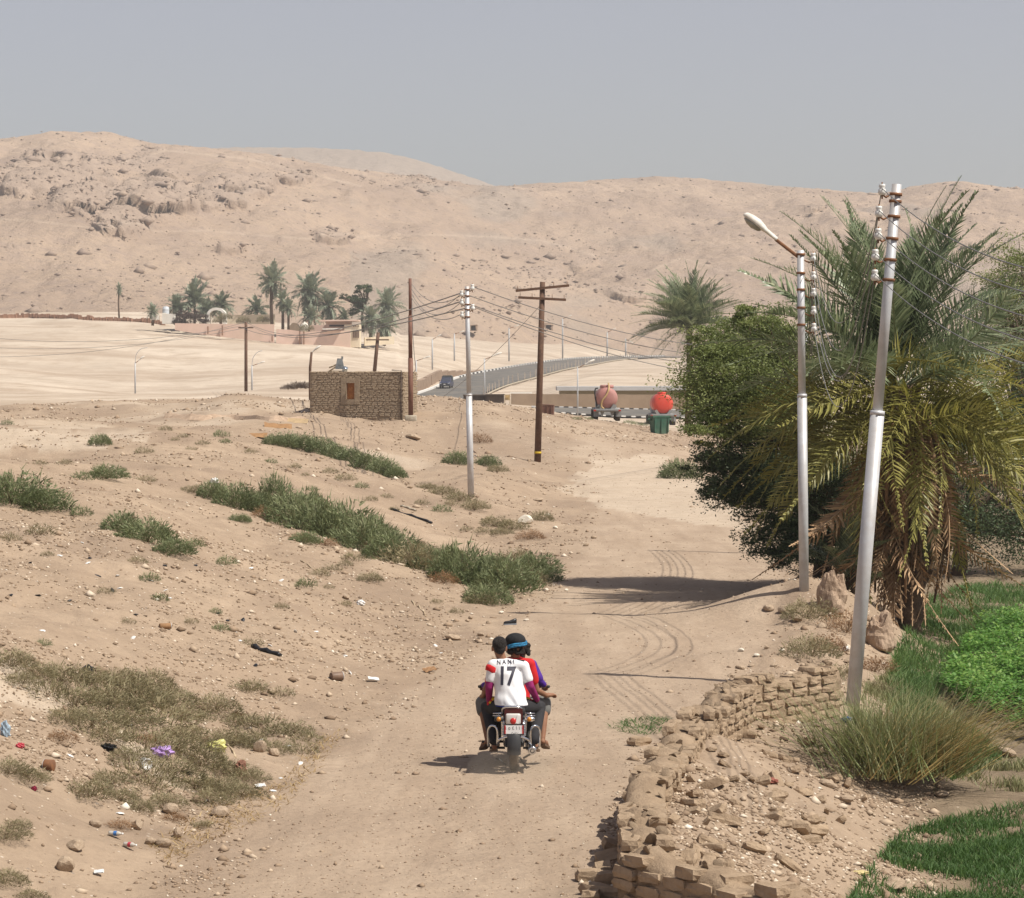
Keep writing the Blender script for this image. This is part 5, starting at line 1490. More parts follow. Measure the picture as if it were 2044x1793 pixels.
# small tufts scattered over the bank
LT = 'small sparse tuft dotted on the bare bank left of the track'
for u, v, r in [(330, 860, 12), (366, 874, 10), (404, 888, 12), (286, 905, 16), (130, 928, 14), (80, 928, 12), (15, 848, 10), (245, 940, 8), (440, 872, 14), (450, 885, 10), (500, 905, 12), (590, 935, 12), (660, 945, 14), (690, 960, 18), (720, 975, 12), (740, 1000, 12), (770, 995, 12), (625, 980, 10), (840, 1008, 14), (880, 1022, 16), (900, 1010, 14),
                (640, 1150, 18), (665, 1140, 16), (450, 1128, 18), (275, 1125, 18), (80, 1068, 26), (160, 1030, 20), (320, 1200, 16), (430, 1225, 12), (560, 1215, 14), (300, 1160, 18), (380, 1245, 14), (210, 1185, 16), (85, 1290, 14), (500, 1290, 20), (440, 1260, 16), (690, 1210, 14), (760, 1110, 14), (870, 1205, 12), (910, 1225, 14), (20, 1080, 20), (95, 1110, 12), (500, 1380, 26), (560, 1390, 22),
                (1045, 1110, 14), (965, 1065, 16), (930, 1060, 12), (380, 900, 10), (350, 880, 8), (540, 925, 10), (610, 950, 8), (785, 1020, 10), (255, 1245, 14), (690, 1130, 14), (655, 1175, 10)]:
    shrub(u, v, r, random.choice(['tuft', 'tufto', 'tufto']), LT, 'small tufts on the bare bank', .9, name='tuft')
LT2 = 'low green weed by the roadside near the tanker trucks'
for u, v, r in [(1255, 845, 10), (1270, 848, 10), (1285, 850, 8), (1150, 838, 9), (1175, 838, 9), (1295, 846, 8)]:
    shrub(u, v, r, 'tuft', LT2, 'weeds near the tanker trucks', .6, name='tuft')

# ------------------------------------------------------------------ date palms
def frond_mesh(L, droop, nleaf, seed, lw=.028, leaflen=.55, vfold=.55, dense=1.0, curl=0.0, lo=-.65):
    """feather leaf along +X, arching up then down; returns mesh with rnd"""
    g = np.random.default_rng(seed)
    V, Fc, rd = [], [], []
    def spine(t):
        x = L * (t - .12 * droop * t * t); z = -L * droop * (t ** 2.1) * .62 + L * .05 * t
        return np.array([x, curl * L * t * t, z])
    # rachis
    for i in range(10):
        p = spine(i / 9); w = .022 * (1 - .8 * i / 9) + .003
        V += [p + [0, -w, -.005], p + [0, w, -.005], p + [0, 0, w * .9]]; rd += [.75] * 3
        if i:
            b = 3 * i; a = b - 3
            for q in range(3):
                q2 = (q + 1) % 3; Fc += [(a + q, a + q2, b + q2), (a + q, b + q2, b + q)]
    for side in (-1, 1):
        for i in range(nleaf):
            t = .13 + .86 * (i + g.uniform(-.3, .3)) / nleaf
            t = min(max(t, .1), .995)
            p = spine(t); tg = spine(min(t + .02, 1.0)) - spine(t - .02); tg = tg / np.linalg.norm(tg)
            n = np.array([-tg[2], 0, tg[0]]); s = np.cross(n, tg)
            ll = leaflen * (math.sin(min(1, (t + .12) * 1.05) * math.pi) ** .55 * .9 + .12) * g.uniform(.85, 1.12)
            d = tg * (.62 + .5 * t) + s * side * .85 + n * (vfold * g.uniform(lo, 1.5)) + g.normal(0, .07, 3)
            d /= np.linalg.norm(d)
            wv = np.cross(d, n + s * side * .3); wv /= np.linalg.norm(wv) + 1e-9
            w = lw * g.uniform(.7, 1.2) * .5
            m = p + d * ll * .5; e = p + d * ll + np.array([0, 0, -1]) * ll * .12 * g.uniform(0, 2)
            b = len(V)
            V += [p - wv * w * .6, p + wv * w * .6, m + wv * w, e, m - wv * w]
            Fc += [(b, b + 1, b + 2), (b, b + 2, b + 4), (b + 4, b + 2, b + 3)]
            rd += [float(np.clip(g.normal(.5, .22), 0, 1))] * 5
    return np_mesh('frond', np.array(V), np.array(Fc), rnd=rd)
M_PALM = leafy('palm_green', [(0, (.075, .10, .052)), (.4, (.17, .21, .115)), (.75, (.28, .32, .19)), (1, (.42, .44, .29))], rough=.32, trans=.22)
M_PALMY = leafy('palm_yellow', [(0, (.12, .12, .03)), (.4, (.23, .215, .06)), (.8, (.33, .30, .095)), (1, (.45, .39, .15))], rough=.42, trans=.25)
M_PALMD = leafy('palm_dead', [(0, (.19, .11, .06)), (.5, (.36, .225, .125)), (1, (.52, .36, .22))], rough=.8, trans=.08)
M_TRUNK = plain('palm_trunk', (.17, .115, .075), (.085, .057, .038), rough=.95, scale=5, bump=1.0, bscale=12)
M_PALMF = leafy('far_palm_green', [(0, (.13, .155, .11)), (.5, (.24, .27, .19)), (1, (.36, .38, .27))], rough=.5, trans=.15)
FR = {}
for key, mat, Ls, dr, nl in (('up', M_PALM, 3.7, (.35, .5, .65, .8), 66), ('mid', M_PALM, 3.8, (.7, .9, 1.05, 1.2), 64), ('low', M_PALMY, 3.6, (1.0, 1.2, 1.35), 62), ('dead', M_PALMD, 2.7, (1.2, 1.5, 1.8), 50)):
    FR[key] = []
    for i, q in enumerate(dr):
        me = frond_mesh(Ls, q, nl, 200 + i, lw=.039 if key != 'dead' else .03, leaflen=.62 if key != 'dead' else .35, vfold=.85 if key != 'dead' else .5, curl=random.uniform(-.12, .12), lo=.15 if key == 'up' else -.5)
        me.materials.append(mat); FR[key].append(me)
def big_palm():
    b = G(1815, 1248); b.y = 52.5; b.x = (1815 - CU) / F * b.y; b.z = Hs(b.x, b.y)
    t = empty('date_palm', b); tag(t, 'large date palm with a shaggy skirt of dead fronds beside the lamp post', 'palm tree')
    c = P(1795, 770, b.y) - b
    # leaning trunk
    pts = [Vector((0, 0, -.3)), Vector((.06, 0, c.z * .3)), Vector((-.05, 0, c.z * .65)), c]
    tp = catmull(pts, 8); mb = MB()
    mb.tube(tp, [.26 + .05 * math.sin(i * 2.4) for i in range(len(tp))], 14).build('trunk', M_TRUNK, t)
    # cut leaf bases round the trunk
    stub = MB().box((0, 0, .1), (.12, .05, .26), taper=.6).mesh('leaf_base'); stub.materials.append(M_TRUNK)
    for i in range(70):
        k = .25 + .75 * i / 70; p = tp[int(k * (len(tp) - 1))]; a = i * 2.4
        link('leaf_base', stub, parent=t, loc=p + Vector((math.cos(a) * .27, math.sin(a) * .27, 0)), rot=(0, .5, a))
    def put(me, az, el, off=Vector(), sc=1.0, roll=0.0):
        M = Euler((roll, -el, az)).to_matrix()
        o = link('frond', me, parent=t, loc=c + off + M @ Vector((.12, 0, 0)), rot=Euler((roll, -el, az)), scale=sc)
    ga = 2.399963
    for i in range(36):
        f = i / 36; put(random.choice(FR['up']), i * ga + random.gauss(0, .15), math.radians(84 - 44 * f + random.gauss(0, 5)), Vector((0, 0, .25 - .2 * f)), random.uniform(.92, 1.08), random.gauss(0, .9))
    for i in range(32):
        f = i / 32; put(random.choice(FR['mid'] if f < .55 else FR['low']), i * ga + .7 + random.gauss(0, .15), math.radians(42 - 36 * f + random.gauss(0, 6)), Vector((0, 0, -.05 - .15 * f)), random.uniform(.9, 1.08), random.gauss(0, .7))
    for i in range(40):
        f = i / 40; put(random.choice(FR['low']), i * ga + 1.9 + random.gauss(0, .2), math.radians(8 - 34 * f + random.gauss(0, 7)), Vector((0, 0, -.25 - .25 * f)), random.uniform(.85, 1.05), random.gauss(0, .8))
    for i in range(60):
        f = i / 60; put(random.choice(FR['dead']), i * ga + random.gauss(0, .3), math.radians(-38 - 40 * f + random.gauss(0, 6)), Vector((0, 0, -.5 - 1.5 * f * random.random())), random.uniform(.9, 1.35), random.gauss(0, .8))
    # long hanging dead leaf stalks and fibres of the skirt
    for i in range(80):
        a = random.uniform(0, 6.28); r0 = random.uniform(.25, .6); z0 = c.z - random.uniform(.4, 2.2); L = random.uniform(1.0, 2.4); z1 = max(z0 - L, .05)
        p0 = Vector((math.cos(a) * r0 * .7, math.sin(a) * r0 * .7, z0)); p1 = Vector((math.cos(a) * (r0 + .25), math.sin(a) * (r0 + .25), (z0 + z1) / 2)); p2 = Vector((math.cos(a) * (r0 + random.uniform(.05, .5)), math.sin(a) * (r0 + random.uniform(0, .4)), z1))
        MB().tube(catmull([p0, p1, p2], 4), [.05, .055, .05, .045, .045, .04, .035, .03, .02], 5).build('dead_stalk', random.choice([M_DEADS, M_DEADS, M_TRUNK]), t)
    # green offshoots at the foot, left
    for (uu, vv, sc, n) in ((1690, 1150, .42, 11), (1730, 1180, .36, 9), (1845, 1120, .34, 8)):
        o = P(uu, vv, b.y - .3) - b
        for i in range(n):
            a = i * ga; el = math.radians(random.uniform(35, 85))
            link('offshoot_frond', random.choice(FR['up']), parent=t, loc=o, rot=(0, -el, a), scale=sc * random.uniform(.8, 1.15))
M_DEADS = plain('dead_stalk', (.34, .215, .125), (.20, .115, .065), rough=.9, scale=5)
big_palm()
def palm2():
    b = Vector(((1372 - CU) / F * 215, 215, 0)); b.z = Hs(b.x, b.y); c = P(1376, 655, 215) - b
    t = empty('date_palm', b); tag(t, 'bushy date palm crown rising behind the green tree at the left of the trees', 'palm tree')
    MB().tube([(0, 0, -.3), c * .5 + Vector((.1, 0, 0)), c], [.28, .24, .24], 10).build('trunk', M_TRUNK, t)
    for i in range(90):
        f = i / 90; el = math.radians(86 - 92 * f + random.gauss(0, 6)); a = i * 2.4
        link('frond', random.choice(FR['up']), parent=t, loc=c, rot=(random.gauss(0, .3), -el, a), scale=1.4 * random.uniform(.85, 1.1))
palm2()
# far palms: trunk and crown
def far_crown(n, seed, elmin, elmax, Lr=1.0):
    g = np.random.default_rng(seed); Vs, Fs, Rs = [], [], []; off = 0
    base = [frond_mesh(1.0, q, 26, seed + i, lw=.05, leaflen=.27) for i, q in enumerate((.4, .8, 1.2))]
    dat = []
    for me in base:
        v = np.empty(len(me.vertices) * 3, np.float32); me.vertices.foreach_get('co', v)
        f = np.array([list(p.vertices) for p in me.polygons]); r = np.empty(len(me.vertices), np.float32); me.attributes['rnd'].data.foreach_get('value', r)
        dat.append((v.reshape(-1, 3), f, r))
    for i in range(n):
        k = i / n; el = math.radians(elmax + (elmin - elmax) * k + g.normal(0, 6)); v, f, r = dat[min(2, int(k * 3))]
        M = np.array(Euler((g.normal(0, .3), -el, i * 2.4 + g.normal(0, .2))).to_matrix())
        Vs.append((v * g.uniform(.8, 1.1)) @ M.T); Fs.append(f + off); Rs.append(np.clip(r * .7 + .3 * (1 - k), 0, 1)); off += len(v)
    return np_mesh('crown', np.concatenate(Vs), np.concatenate(Fs), rnd=np.concatenate(Rs))
CROWNS = [far_crown(26, 31, -45, 85), far_crown(30, 33, -60, 85), far_crown(34, 35, -20, 88)]
for c in CROWNS: c.materials.append(M_PALMF)
def far_palm(zx, zy, rz, zb, kind, label, d=606, tr=.32, sy=1.0):
    uc, vc = ZV(zx, zy); ub, vb = ZV(zx, zb); s = pxm(d); r = rz * .2789 / s * 1.5
    b = P(ub, vb, d); c = P(uc, vc, d) - b
    t = empty('far_palm', b); tag(t, label, 'palm tree')
    MB().tube([(0, 0, -1), c * .5 + Vector((random.uniform(-.2, .2), 0, 0)), c - Vector((0, 0, r * .08)), c], [tr, tr * .85, tr * 1.05, tr * .6], 8).build('trunk', M_TRUNK, t)
    link('crown', CROWNS[kind], parent=t, loc=c, rot=(0, 0, random.random() * 6), scale=(r, r, r * sy))
far_palm(130, 310, 52, 375, 0, 'small palm left of the water tank among the far palms')
far_palm(300, 285, 75, 380, 2, 'low palm at the left of the big far palm clump', 612)
far_palm(430, 235, 120, 380, 2, 'largest bushy palm of the big far palm clump', 614, sy=1.05)
far_palm(520, 300, 70, 380, 2, 'palm in front of the big far palm clump, next to the arch', 608)
far_palm(620, 265, 80, 385, 2, 'palm directly behind the white arch', 616)
far_palm(872, 295, 78, 340, 2, 'squat palm alone behind the cream wall', 618)
far_palm(985, 95, 112, 390, 0, 'tallest far palm with a clear straight trunk', 610, .42)
far_palm(1062, 230, 66, 430, 0, 'left one of the two thin-trunked palms beside the vault', 598, .35)
far_palm(1102, 285, 60, 440, 0, 'right, lower one of the two thin-trunked palms beside the vault', 596, .3)
far_palm(1255, 170, 125, 420, 1, 'spreading far palm behind the white dome', 612, .4)
far_palm(1390, 265, 92, 400, 1, 'far palm left of the pink house roof', 610, .35)
far_palm(1262, 350, 72, 430, 2, 'low bushy palm just above the white dome', 604)
far_palm(1500, 350, 50, 400, 2, 'tiny palm tuft above the pink house roof', 612)
far_palm(1810, 270, 105, 500, 1, 'tall bushy palm at the right end of the far palms', 612, sy=1.15)
far_palm(1690, 360, 85, 510, 1, 'bushy palm directly right of the pink house', 602)
far_palm(1790, 410, 85, 520, 1, 'lowest palm at the right end of the far palms', 606)
far_palm(-109, 150, 26, 335, 0, 'thin lone palm on the crest at the far left', 655, .22, 1.6)

# ------------------------------------------------------------------ broadleaf trees
def leaf_cloud(blobs, n, size, seed, flat=.6):
    """leaf quads clustered on twigs inside ellipsoids; blobs (cx,cy,cz,rx,ry,rz)"""
    g = np.random.default_rng(seed)
    vol = np.array([b[3] * b[4] * b[5] for b in blobs]) ** .75; vol /= vol.sum()
    Vs, Rs, tips = [], [], []
    for b, w in zip(blobs, vol):
        k = int(n * w); nc = max(8, k // 130)
        q = g.normal(0, 1, (nc, 3)); q /= np.linalg.norm(q, axis=1, keepdims=True)
        q *= (g.uniform(.25, 1.0, (nc, 1)) ** .5) * (1 + .20 * np.clip(g.normal(0, 1, (nc, 1)), -1.5, 1.5))
        cen = np.array(b[:3]) + q * np.array(b[3:])
        tips += list(cen[::max(1, nc // 14)])
        ci = g.integers(0, nc, k)
        cr = (np.array(b[3:]).min() * .24) * g.uniform(.6, 1.5, nc)
        p = cen[ci] + np.clip(g.normal(0, 1, (k, 3)), -1.7, 1.7) * cr[ci][:, None] * np.array([1.35, 1.35, .45])
        d = g.normal(0, 1, (k, 3)); d[:, 2] *= flat; d /= np.linalg.norm(d, axis=1, keepdims=True)
        s = np.cross(d, g.normal(0, 1, (k, 3))); s /= np.linalg.norm(s, axis=1, keepdims=True) + 1e-9
        L = size * g.uniform(.6, 1.5, (k, 1)); W = L * .42
        Vs.append(np.stack([p, p + d * L * .5 + s * W * .5, p + d * L, p + d * L * .5 - s * W * .5], 1).reshape(-1, 3))
        clump = g.uniform(0, 1, nc)[ci]
        Rs.append(np.repeat(np.clip(.6 * clump + .45 * g.uniform(0, 1, k), 0, 1), 4))
    V = np.concatenate(Vs)
    me = np_mesh('crown', V, np.arange(len(V)).reshape(-1, 4), rnd=np.concatenate(Rs))
    return me, tips
M_ACD = leafy('acacia_dark', [(0, (.022, .036, .017)), (.5, (.055, .08, .036)), (1, (.12, .155, .07))], rough=.5, trans=.2)
M_ACG = leafy('acacia_green', [(0, (.09, .115, .038)), (.5, (.20, .235, .08)), (1, (.34, .36, .15))], rough=.55, trans=.28)
M_BARK = plain('bark', (.13, .095, .065), (.075, .053, .037), rough=.95, scale=4, bump=.6)
def tree(base, blobs, n, size, mat, label, seed, trunk=.18):
    b = Vector(base); b.z = Hs(b.x, b.y)
    t = empty('broadleaf_tree', b); tag(t, label, 'tree')
    me, tips = leaf_cloud([(x - b.x, y - b.y, z - b.z, rx, ry, rz) for x, y, z, rx, ry, rz in blobs], n, size, seed)
    me.materials.append(mat); link('crown', me, parent=t)
    g = random.Random(seed); mb = MB()
    fork = Vector((0, 0, 1.2))
    MB().tube([Vector((0, 0, -.3)), Vector((.05, .03, .5)), fork], [trunk * 1.3, trunk, trunk * .85], 10).build('trunk', M_BARK, t)
    for tp in tips[:60]:
        e = Vector(tp); m = fork.lerp(e, .5) + Vector((g.uniform(-.3, .3), g.uniform(-.3, .3), g.uniform(0, .4)))
        mb.tube(catmull([fork - Vector((0, 0, .1)), m, e], 3), [trunk * .5, trunk * .4, trunk * .32, trunk * .26, trunk * .16, trunk * .1, trunk * .05], 5)
    mb.build('limbs', M_BARK, t)
def BL(u, v, d, ru, rv, ry=None):
    p = P(u, v, d); s = pxm(d); return (p.x, p.y, p.z, ru / s, (ry or ru / s * .8), rv / s)
tree((7.0, 56.5, 0), [BL(1500, 950, 56, 105, 70), BL(1432, 918, 56.5, 58, 34), BL(1600, 985, 56, 110, 85), BL(1550, 1070, 55.5, 70, 52), BL(1680, 1010, 57, 110, 110), BL(1600, 1105, 55, 70, 35), BL(1450, 985, 55.5, 62, 30), BL(1700, 1100, 56.5, 60, 60)], 95000, .055, M_ACD, 'dark spreading acacia overhanging the track behind the lamp post', 41)
tree((6.4, 57.0, 0), [BL(1470, 745, 56.5, 110, 68), BL(1412, 795, 56, 56, 52), BL(1520, 655, 57, 66, 40), BL(1560, 740, 57.5, 70, 90), BL(1425, 690, 56.5, 58, 42), BL(1405, 858, 55.5, 44, 26), BL(1480, 830, 56, 90, 60), BL(1580, 830, 56.5, 70, 60), BL(1480, 625, 57, 34, 18)], 100000, .055, M_ACG, 'olive-green bushy tree in front of the second palm', 43)
tree((11.2, 69, 0), [BL(1880, 960, 70, 140, 120), BL(1990, 900, 71, 120, 140), BL(1960, 1060, 69, 120, 80), BL(2100, 980, 70, 110, 150), BL(1790, 1000, 71, 90, 120), BL(2060, 780, 72, 100, 120), BL(1900, 800, 73, 110, 120)], 70000, .075, M_ACD, 'dark dense tree behind the large palm at the right', 47)
tree((17.5, 90, 0), [BL(2030, 560, 92, 70, 70), BL(1990, 610, 92, 60, 60), BL(2085, 600, 93, 80, 100), BL(2000, 690, 92, 90, 70), BL(2120, 520, 93, 60, 50)], 34000, .08, M_ACG, 'olive tree top showing above the palm at the right edge', 49)
# far acacia and dark bush by the compound
b = P(*ZV(1640, 420), 606)
t = empty('broadleaf_tree', b); tag(t, 'dark far acacia with a twisted trunk between the far palms', 'tree')
def zb(zx, zy, rx, rz): p = P(*ZV(zx, zy), 606) - b; s = .2789 / pxm(606); return (p.x, p.y, p.z, rx * s, rx * s * .8, rz * s)
me, tips = leaf_cloud([zb(1630, 150, 60, 35), zb(1560, 210, 50, 25), zb(1610, 230, 60, 50), zb(1500, 200, 30, 15), zb(1590, 300, 50, 40)], 7000, .32, 61); me.materials.append(M_ACD); link('crown', me, parent=t)
mb = MB(); mb.tube([Vector((0, 0, -1)), Vector((-.3, 0, 2)), Vector((-.2, 0, 4))], [.35, .3, .22], 8)
for tp in tips: mb.tube([Vector((-.2, 0, 3.5)), Vector((-.2, 0, 3.5)).lerp(Vector(tp), .5) + Vector((.4, 0, .3)), Vector(tp)], [.16, .11, .05], 5)
mb.build('trunk', M_BARK, t)
b = P(*ZV(400, 395), 604); s = .2789 / pxm(604)
t = empty('dark_hedge', b); tag(t, 'dark brown-green hedge below the big far palm clump', 'hedge')
me, tips = leaf_cloud([(x * s, 0, z * s, rx * s, 2, rz * s) for x, z, rx, rz in ((-70, 40, 60, 45), (10, 50, 70, 50), (80, 35, 60, 40), (-110, 25, 40, 30))], 6000, .3, 63); me.materials.append(leafy('hedge_brown', [(0, (.05, .035, .03)), (.6, (.10, .07, .055)), (1, (.16, .12, .09))])); link('foliage', me, parent=t)
mb = MB()
for x in (-2, -1, 0, 1, 2): mb.tube([(x, 0, -.5), (x * 1.1, 0, 1)], .12, 5)
mb.build('stems', M_BARK, t)
LF = 'low green garden bush behind the long pink wall'
for zx, zy in ((610, 375), (780, 375), (920, 370), (650, 350), (1230, 430)):
    b = P(*ZV(zx, zy + 12), 599); t = empty('garden_bush', b); tag(t, LF, 'bush', 'garden bushes behind the pink wall'); t.scale = (1.5, 1.5, 2.2)
    me, st = random.choice(SHR['olive']); link('foliage', me, parent=t); link('stems', st, parent=t)

# ------------------------------------------------------------------ clover field, grass, tall grass clump
def scatter(poly, n, yr, xr_, seed, fr=None):
    g = np.random.default_rng(seed); X, Y, Z = [], [], []
    got = 0
    for _ in range(40):
        y = 1 / g.uniform(1 / yr[1], 1 / yr[0], n); x = g.uniform(xr_[0], xr_[1], n)
        z = H(x, y); u, v = proj(x, y, z)
        m = in_poly(u, v, poly)
        if fr is not None: m &= fr(x, y, g)
        X.append(x[m]); Y.append(y[m]); Z.append(z[m]); got += m.sum()
        if got >= n: break
    return np.concatenate(X)[:n], np.concatenate(Y)[:n], np.concatenate(Z)[:n]
def clover():
    poly = [(1900, 1345), (1960, 1265), (2044, 1235), (2300, 1230), (2300, 1560), (2044, 1475), (1985, 1450), (1925, 1430), (1880, 1390)]
    n = 26000
    x, y, z = scatter(poly, n, (30, 62), (4.5, 15), 5, lambda x, y, g: fbm(x / .7, y / .9, 57, 3) + .42 > g.uniform(-.1, .35, len(x)))
    g = np.random.default_rng(6); n = len(x)
    h = .34 * (.35 + .75 * g.uniform(0, 1, n)) * (.8 + .9 * (fbm(x / .8, y / .8, 9, 3) + .3))
    p = np.stack([x, y, z + np.maximum(h, .03)], -1)
    V, R = [], []
    for k in range(3):
        d = g.normal(0, 1, (n, 3)); d[:, 2] = np.abs(d[:, 2]) * .35; d /= np.linalg.norm(d, axis=1, keepdims=True)
        s = np.cross(d, np.array([0, 0, 1.0])); s /= np.linalg.norm(s, axis=1, keepdims=True) + 1e-9
        L = .060 * g.uniform(.7, 1.4, (n, 1)); q = p + g.normal(0, .025, (n, 3))
        V.append(np.stack([q, q + d * L * .55 + s * L * .38, q + d * L, q + d * L * .55 - s * L * .38], 1).reshape(-1, 3)); R.append(np.repeat(np.clip(h / .42 * .6 + g.uniform(0, .5, n), 0, 1), 4))
    V = np.concatenate(V)
    me = np_mesh('clover_field', V, np.arange(len(V)).reshape(-1, 4), rnd=np.concatenate(R))
    tag(link('clover_field', me, leafy('clover_green', [(0, (.03, .065, .014)), (.35, (.075, .17, .032)), (.75, (.13, .265, .058)), (1, (.26, .36, .10))], rough=.5, trans=.3)), 'bright green clover crop at the right edge', 'crop', kind='stuff')
clover()
def grass(name, poly, n, yr, xr_, h, w, mat, label, seed, fr=None, lean=.35):
    x, y, z = scatter(poly, n, yr, xr_, seed, fr)
    g = np.random.default_rng(seed + 1); n = len(x)
    hh = h * g.uniform(.4, 1.3, (n, 1)); a = g.uniform(0, 6.28, n)
    s = np.stack([np.cos(a), np.sin(a), np.zeros(n)], -1) * w * g.uniform(.6, 1.3, (n, 1))
    p = np.stack([x, y, z], -1); d = np.concatenate([g.normal(0, lean, (n, 2)), np.ones((n, 1))], 1)
    m = p + d * hh * .55; e = p + d * hh + np.concatenate([d[:, :2] * hh * .5, -.15 * hh], 1)
    V = np.stack([p - s, p + s, m + s * .7, e, m - s * .7], 1).reshape(-1, 3)
    b = np.arange(n)[:, None] * 5
    Fc = np.concatenate([b + np.array([0, 1, 2]), b + np.array([0, 2, 4]), b + np.array([4, 2, 3])])
    me = np_mesh(name, V, Fc, rnd=np.repeat(np.clip(g.normal(.5, .25, n), 0, 1), 5))
    tag(link(name, me, mat), label, 'grass', kind='stuff')
M_GRASS = leafy('grass_green', [(0, (.035, .075, .018)), (.5, (.075, .145, .04)), (1, (.15, .22, .075))], rough=.55, trans=.3)
M_GRASSD = leafy('grass_dull', [(0, (.10, .115, .045)), (.5, (.20, .205, .095)), (1, (.34, .31, .17))], rough=.6, trans=.25)
grass('grass_plot', [(1700, 1793), (1740, 1730), (1800, 1665), (1880, 1640), (1960, 1620), (2044, 1605), (2250, 1580), (2250, 1900), (1640, 1900)], 30000, (20, 33), (2.4, 7.5), .11, .006, M_GRASS, 'short green grass plot in the lower right corner', 15, lambda x, y, g: fbm(x / .9, y / .9, 55, 3) + .12 > g.uniform(-.28, .28, len(x)))
grass('field_grass', [(1790, 1290), (1850, 1200), (1960, 1160), (2250, 1150), (2250, 1250), (2000, 1262), (1940, 1290), (1890, 1350), (1860, 1420), (1960, 1480), (2000, 1520), (1900, 1560), (1800, 1470), (1770, 1380)], 26000, (28, 66), (4, 15), .20, .008, M_GRASS, 'darker green grass under the palm and round the clover', 19, lambda x, y, g: fbm(x / 1.1, y / 1.1, 58, 3) + .10 > g.uniform(-.3, .3, len(x)))
grass('field_weeds', [(1700, 1400), (1790, 1330), (1900, 1430), (1990, 1520), (2250, 1560), (2250, 1610), (1960, 1610), (1760, 1560), (1690, 1480)], 6000, (24, 45), (3, 12), .16, .007, M_GRASSD, 'thin dull weeds between the tall grass and the fields', 23, lambda x, y, g: fbm(x / .8, y / .8, 59, 3) > g.uniform(-.05, .3, len(x)))
grass('cut_greens', [(1215, 1450), (1240, 1438), (1330, 1432), (1350, 1440), (1330, 1462), (1280, 1470), (1225, 1458)], 420, (30, 40), (.9, 2.6), .06, .006, M_GRASS, 'wilting green clippings spilled on the track beside the ruined wall', 27, None, 1.6)
grass('verge_straw', [(300, 1690), (430, 1600), (560, 1560), (640, 1470), (700, 1450), (640, 1530), (560, 1620), (420, 1680), (330, 1740)], 1100, (22, 36), (-5, -.5), .05, .006, leafy('straw', [(0, (.22, .14, .06)), (.5, (.36, .25, .12)), (1, (.52, .40, .22))]), 'dry straw strewn along the left edge of the track', 28, None, 1.5)
def tall_grass():
    b = G(1790, 1540); t = empty('tall_grass_clump', b); tag(t, 'tall clump of arching green reed grass with yellowed outer blades', 'grass clump')
    s = pxm(b.y)
    def mk(n, seed, hh, lean, mat, name, bias, w=.009, sx=.55):
        g = np.random.default_rng(seed); V, Fc, R = [], [], []
        for i in range(n):
            p = np.array([g.normal(0, sx), g.normal(0, .35), -.03]); a = g.uniform(0, 6.28)
            d = np.array([math.cos(a) * lean + bias + p[0] * .5, math.sin(a) * lean, 1.0]); h = hh * g.uniform(.55, 1.15)
            dr = g.uniform(.1, .9); sd = np.array([-math.sin(a), math.cos(a), 0]) * w
            bb = len(V); r = float(np.clip(g.normal(.5, .25), 0, 1))
            for k in range(5):
                f = k / 4; q = p + d * h * f + np.array([d[0], d[1], -.55]) * h * dr * f ** 2.2 * .7; q[2] = max(q[2], .01)
                ww = sd * (1 - f * .9); V += [q - ww, q + ww]; R += [r, r]
                if k: Fc.append((bb + 2 * k - 2, bb + 2 * k - 1, bb + 2 * k + 1, bb + 2 * k))
        me = np_mesh(name, np.array(V), np.array(Fc), rnd=R); me.materials.append(mat); link(name, me, parent=t)
    mk(1300, 3, 1.15, .42, M_GRASSD, 'green_blades', .1, w=.007, sx=.38)
    mk(500, 5, 1.0, .5, leafy('reed_green', [(0, (.10, .15, .045)), (1, (.26, .29, .12))]), 'fresh_blades', -.15, sx=.3)
    mk(700, 4, .95, .35, leafy('reed_yellow', [(0, (.20, .14, .05)), (.5, (.34, .25, .10)), (1, (.48, .37, .17))]), 'yellow_blades', .75, sx=.30)
tall_grass()
# ================================================================== MOTORCYCLE AND RIDERS
BK = G(1026, 1547)
def Bz(zx, zy, dy):
    """local point of the motorcycle from the enlarged crop (900 px per metre), dy metres ahead of the rear wheel contact"""
    k = 1 + dy / BK.y
    return Vector(((zx - 765) / 900 * k, dy, (1607 - zy) / 900 * k - .145 * dy))
def fuse(mb, voxel=.010, smooth=4, name='body', fac=.5):
    me = mb.mesh(name + '_src')
    o = bpy.data.objects.new('tmp', me); COL.objects.link(o)
    m = o.modifiers.new('r', 'REMESH'); m.mode = 'VOXEL'; m.voxel_size = voxel; m.use_smooth_shade = True
    if smooth:
        s = o.modifiers.new('s', 'SMOOTH'); s.iterations = smooth; s.factor = fac
    dg = bpy.context.evaluated_depsgraph_get(); dg.update()
    out = bpy.data.meshes.new_from_object(o.evaluated_get(dg)); out.name = name
    bpy.data.objects.remove(o); bpy.data.meshes.remove(me)
    return out
def ering(c, rx, ry, n=16, tilt=0.0, yaw=0.0):
    M = Euler((tilt, 0, yaw)).to_matrix()
    return [Vector(c) + M @ Vector((math.cos(2 * math.pi * k / n) * rx, math.sin(2 * math.pi * k / n) * ry, 0)) for k in range(n)]
def text_mesh(s, size, name, depth=.0, bold=.0):
    cu = bpy.data.curves.new(name, 'FONT'); cu.body = s; cu.size = size; cu.align_x = 'CENTER'; cu.align_y = 'CENTER'; cu.extrude = depth; cu.offset = bold
    o = bpy.data.objects.new('tmp', cu); COL.objects.link(o)
    dg = bpy.context.evaluated_depsgraph_get(); dg.update()
    me = bpy.data.meshes.new_from_object(o.evaluated_get(dg)); bpy.data.objects.remove(o)
    return me
M_CHROME = plain('chrome', (.72, .73, .75), (.6, .61, .63), rough=.12, metal=1.0, scale=4)
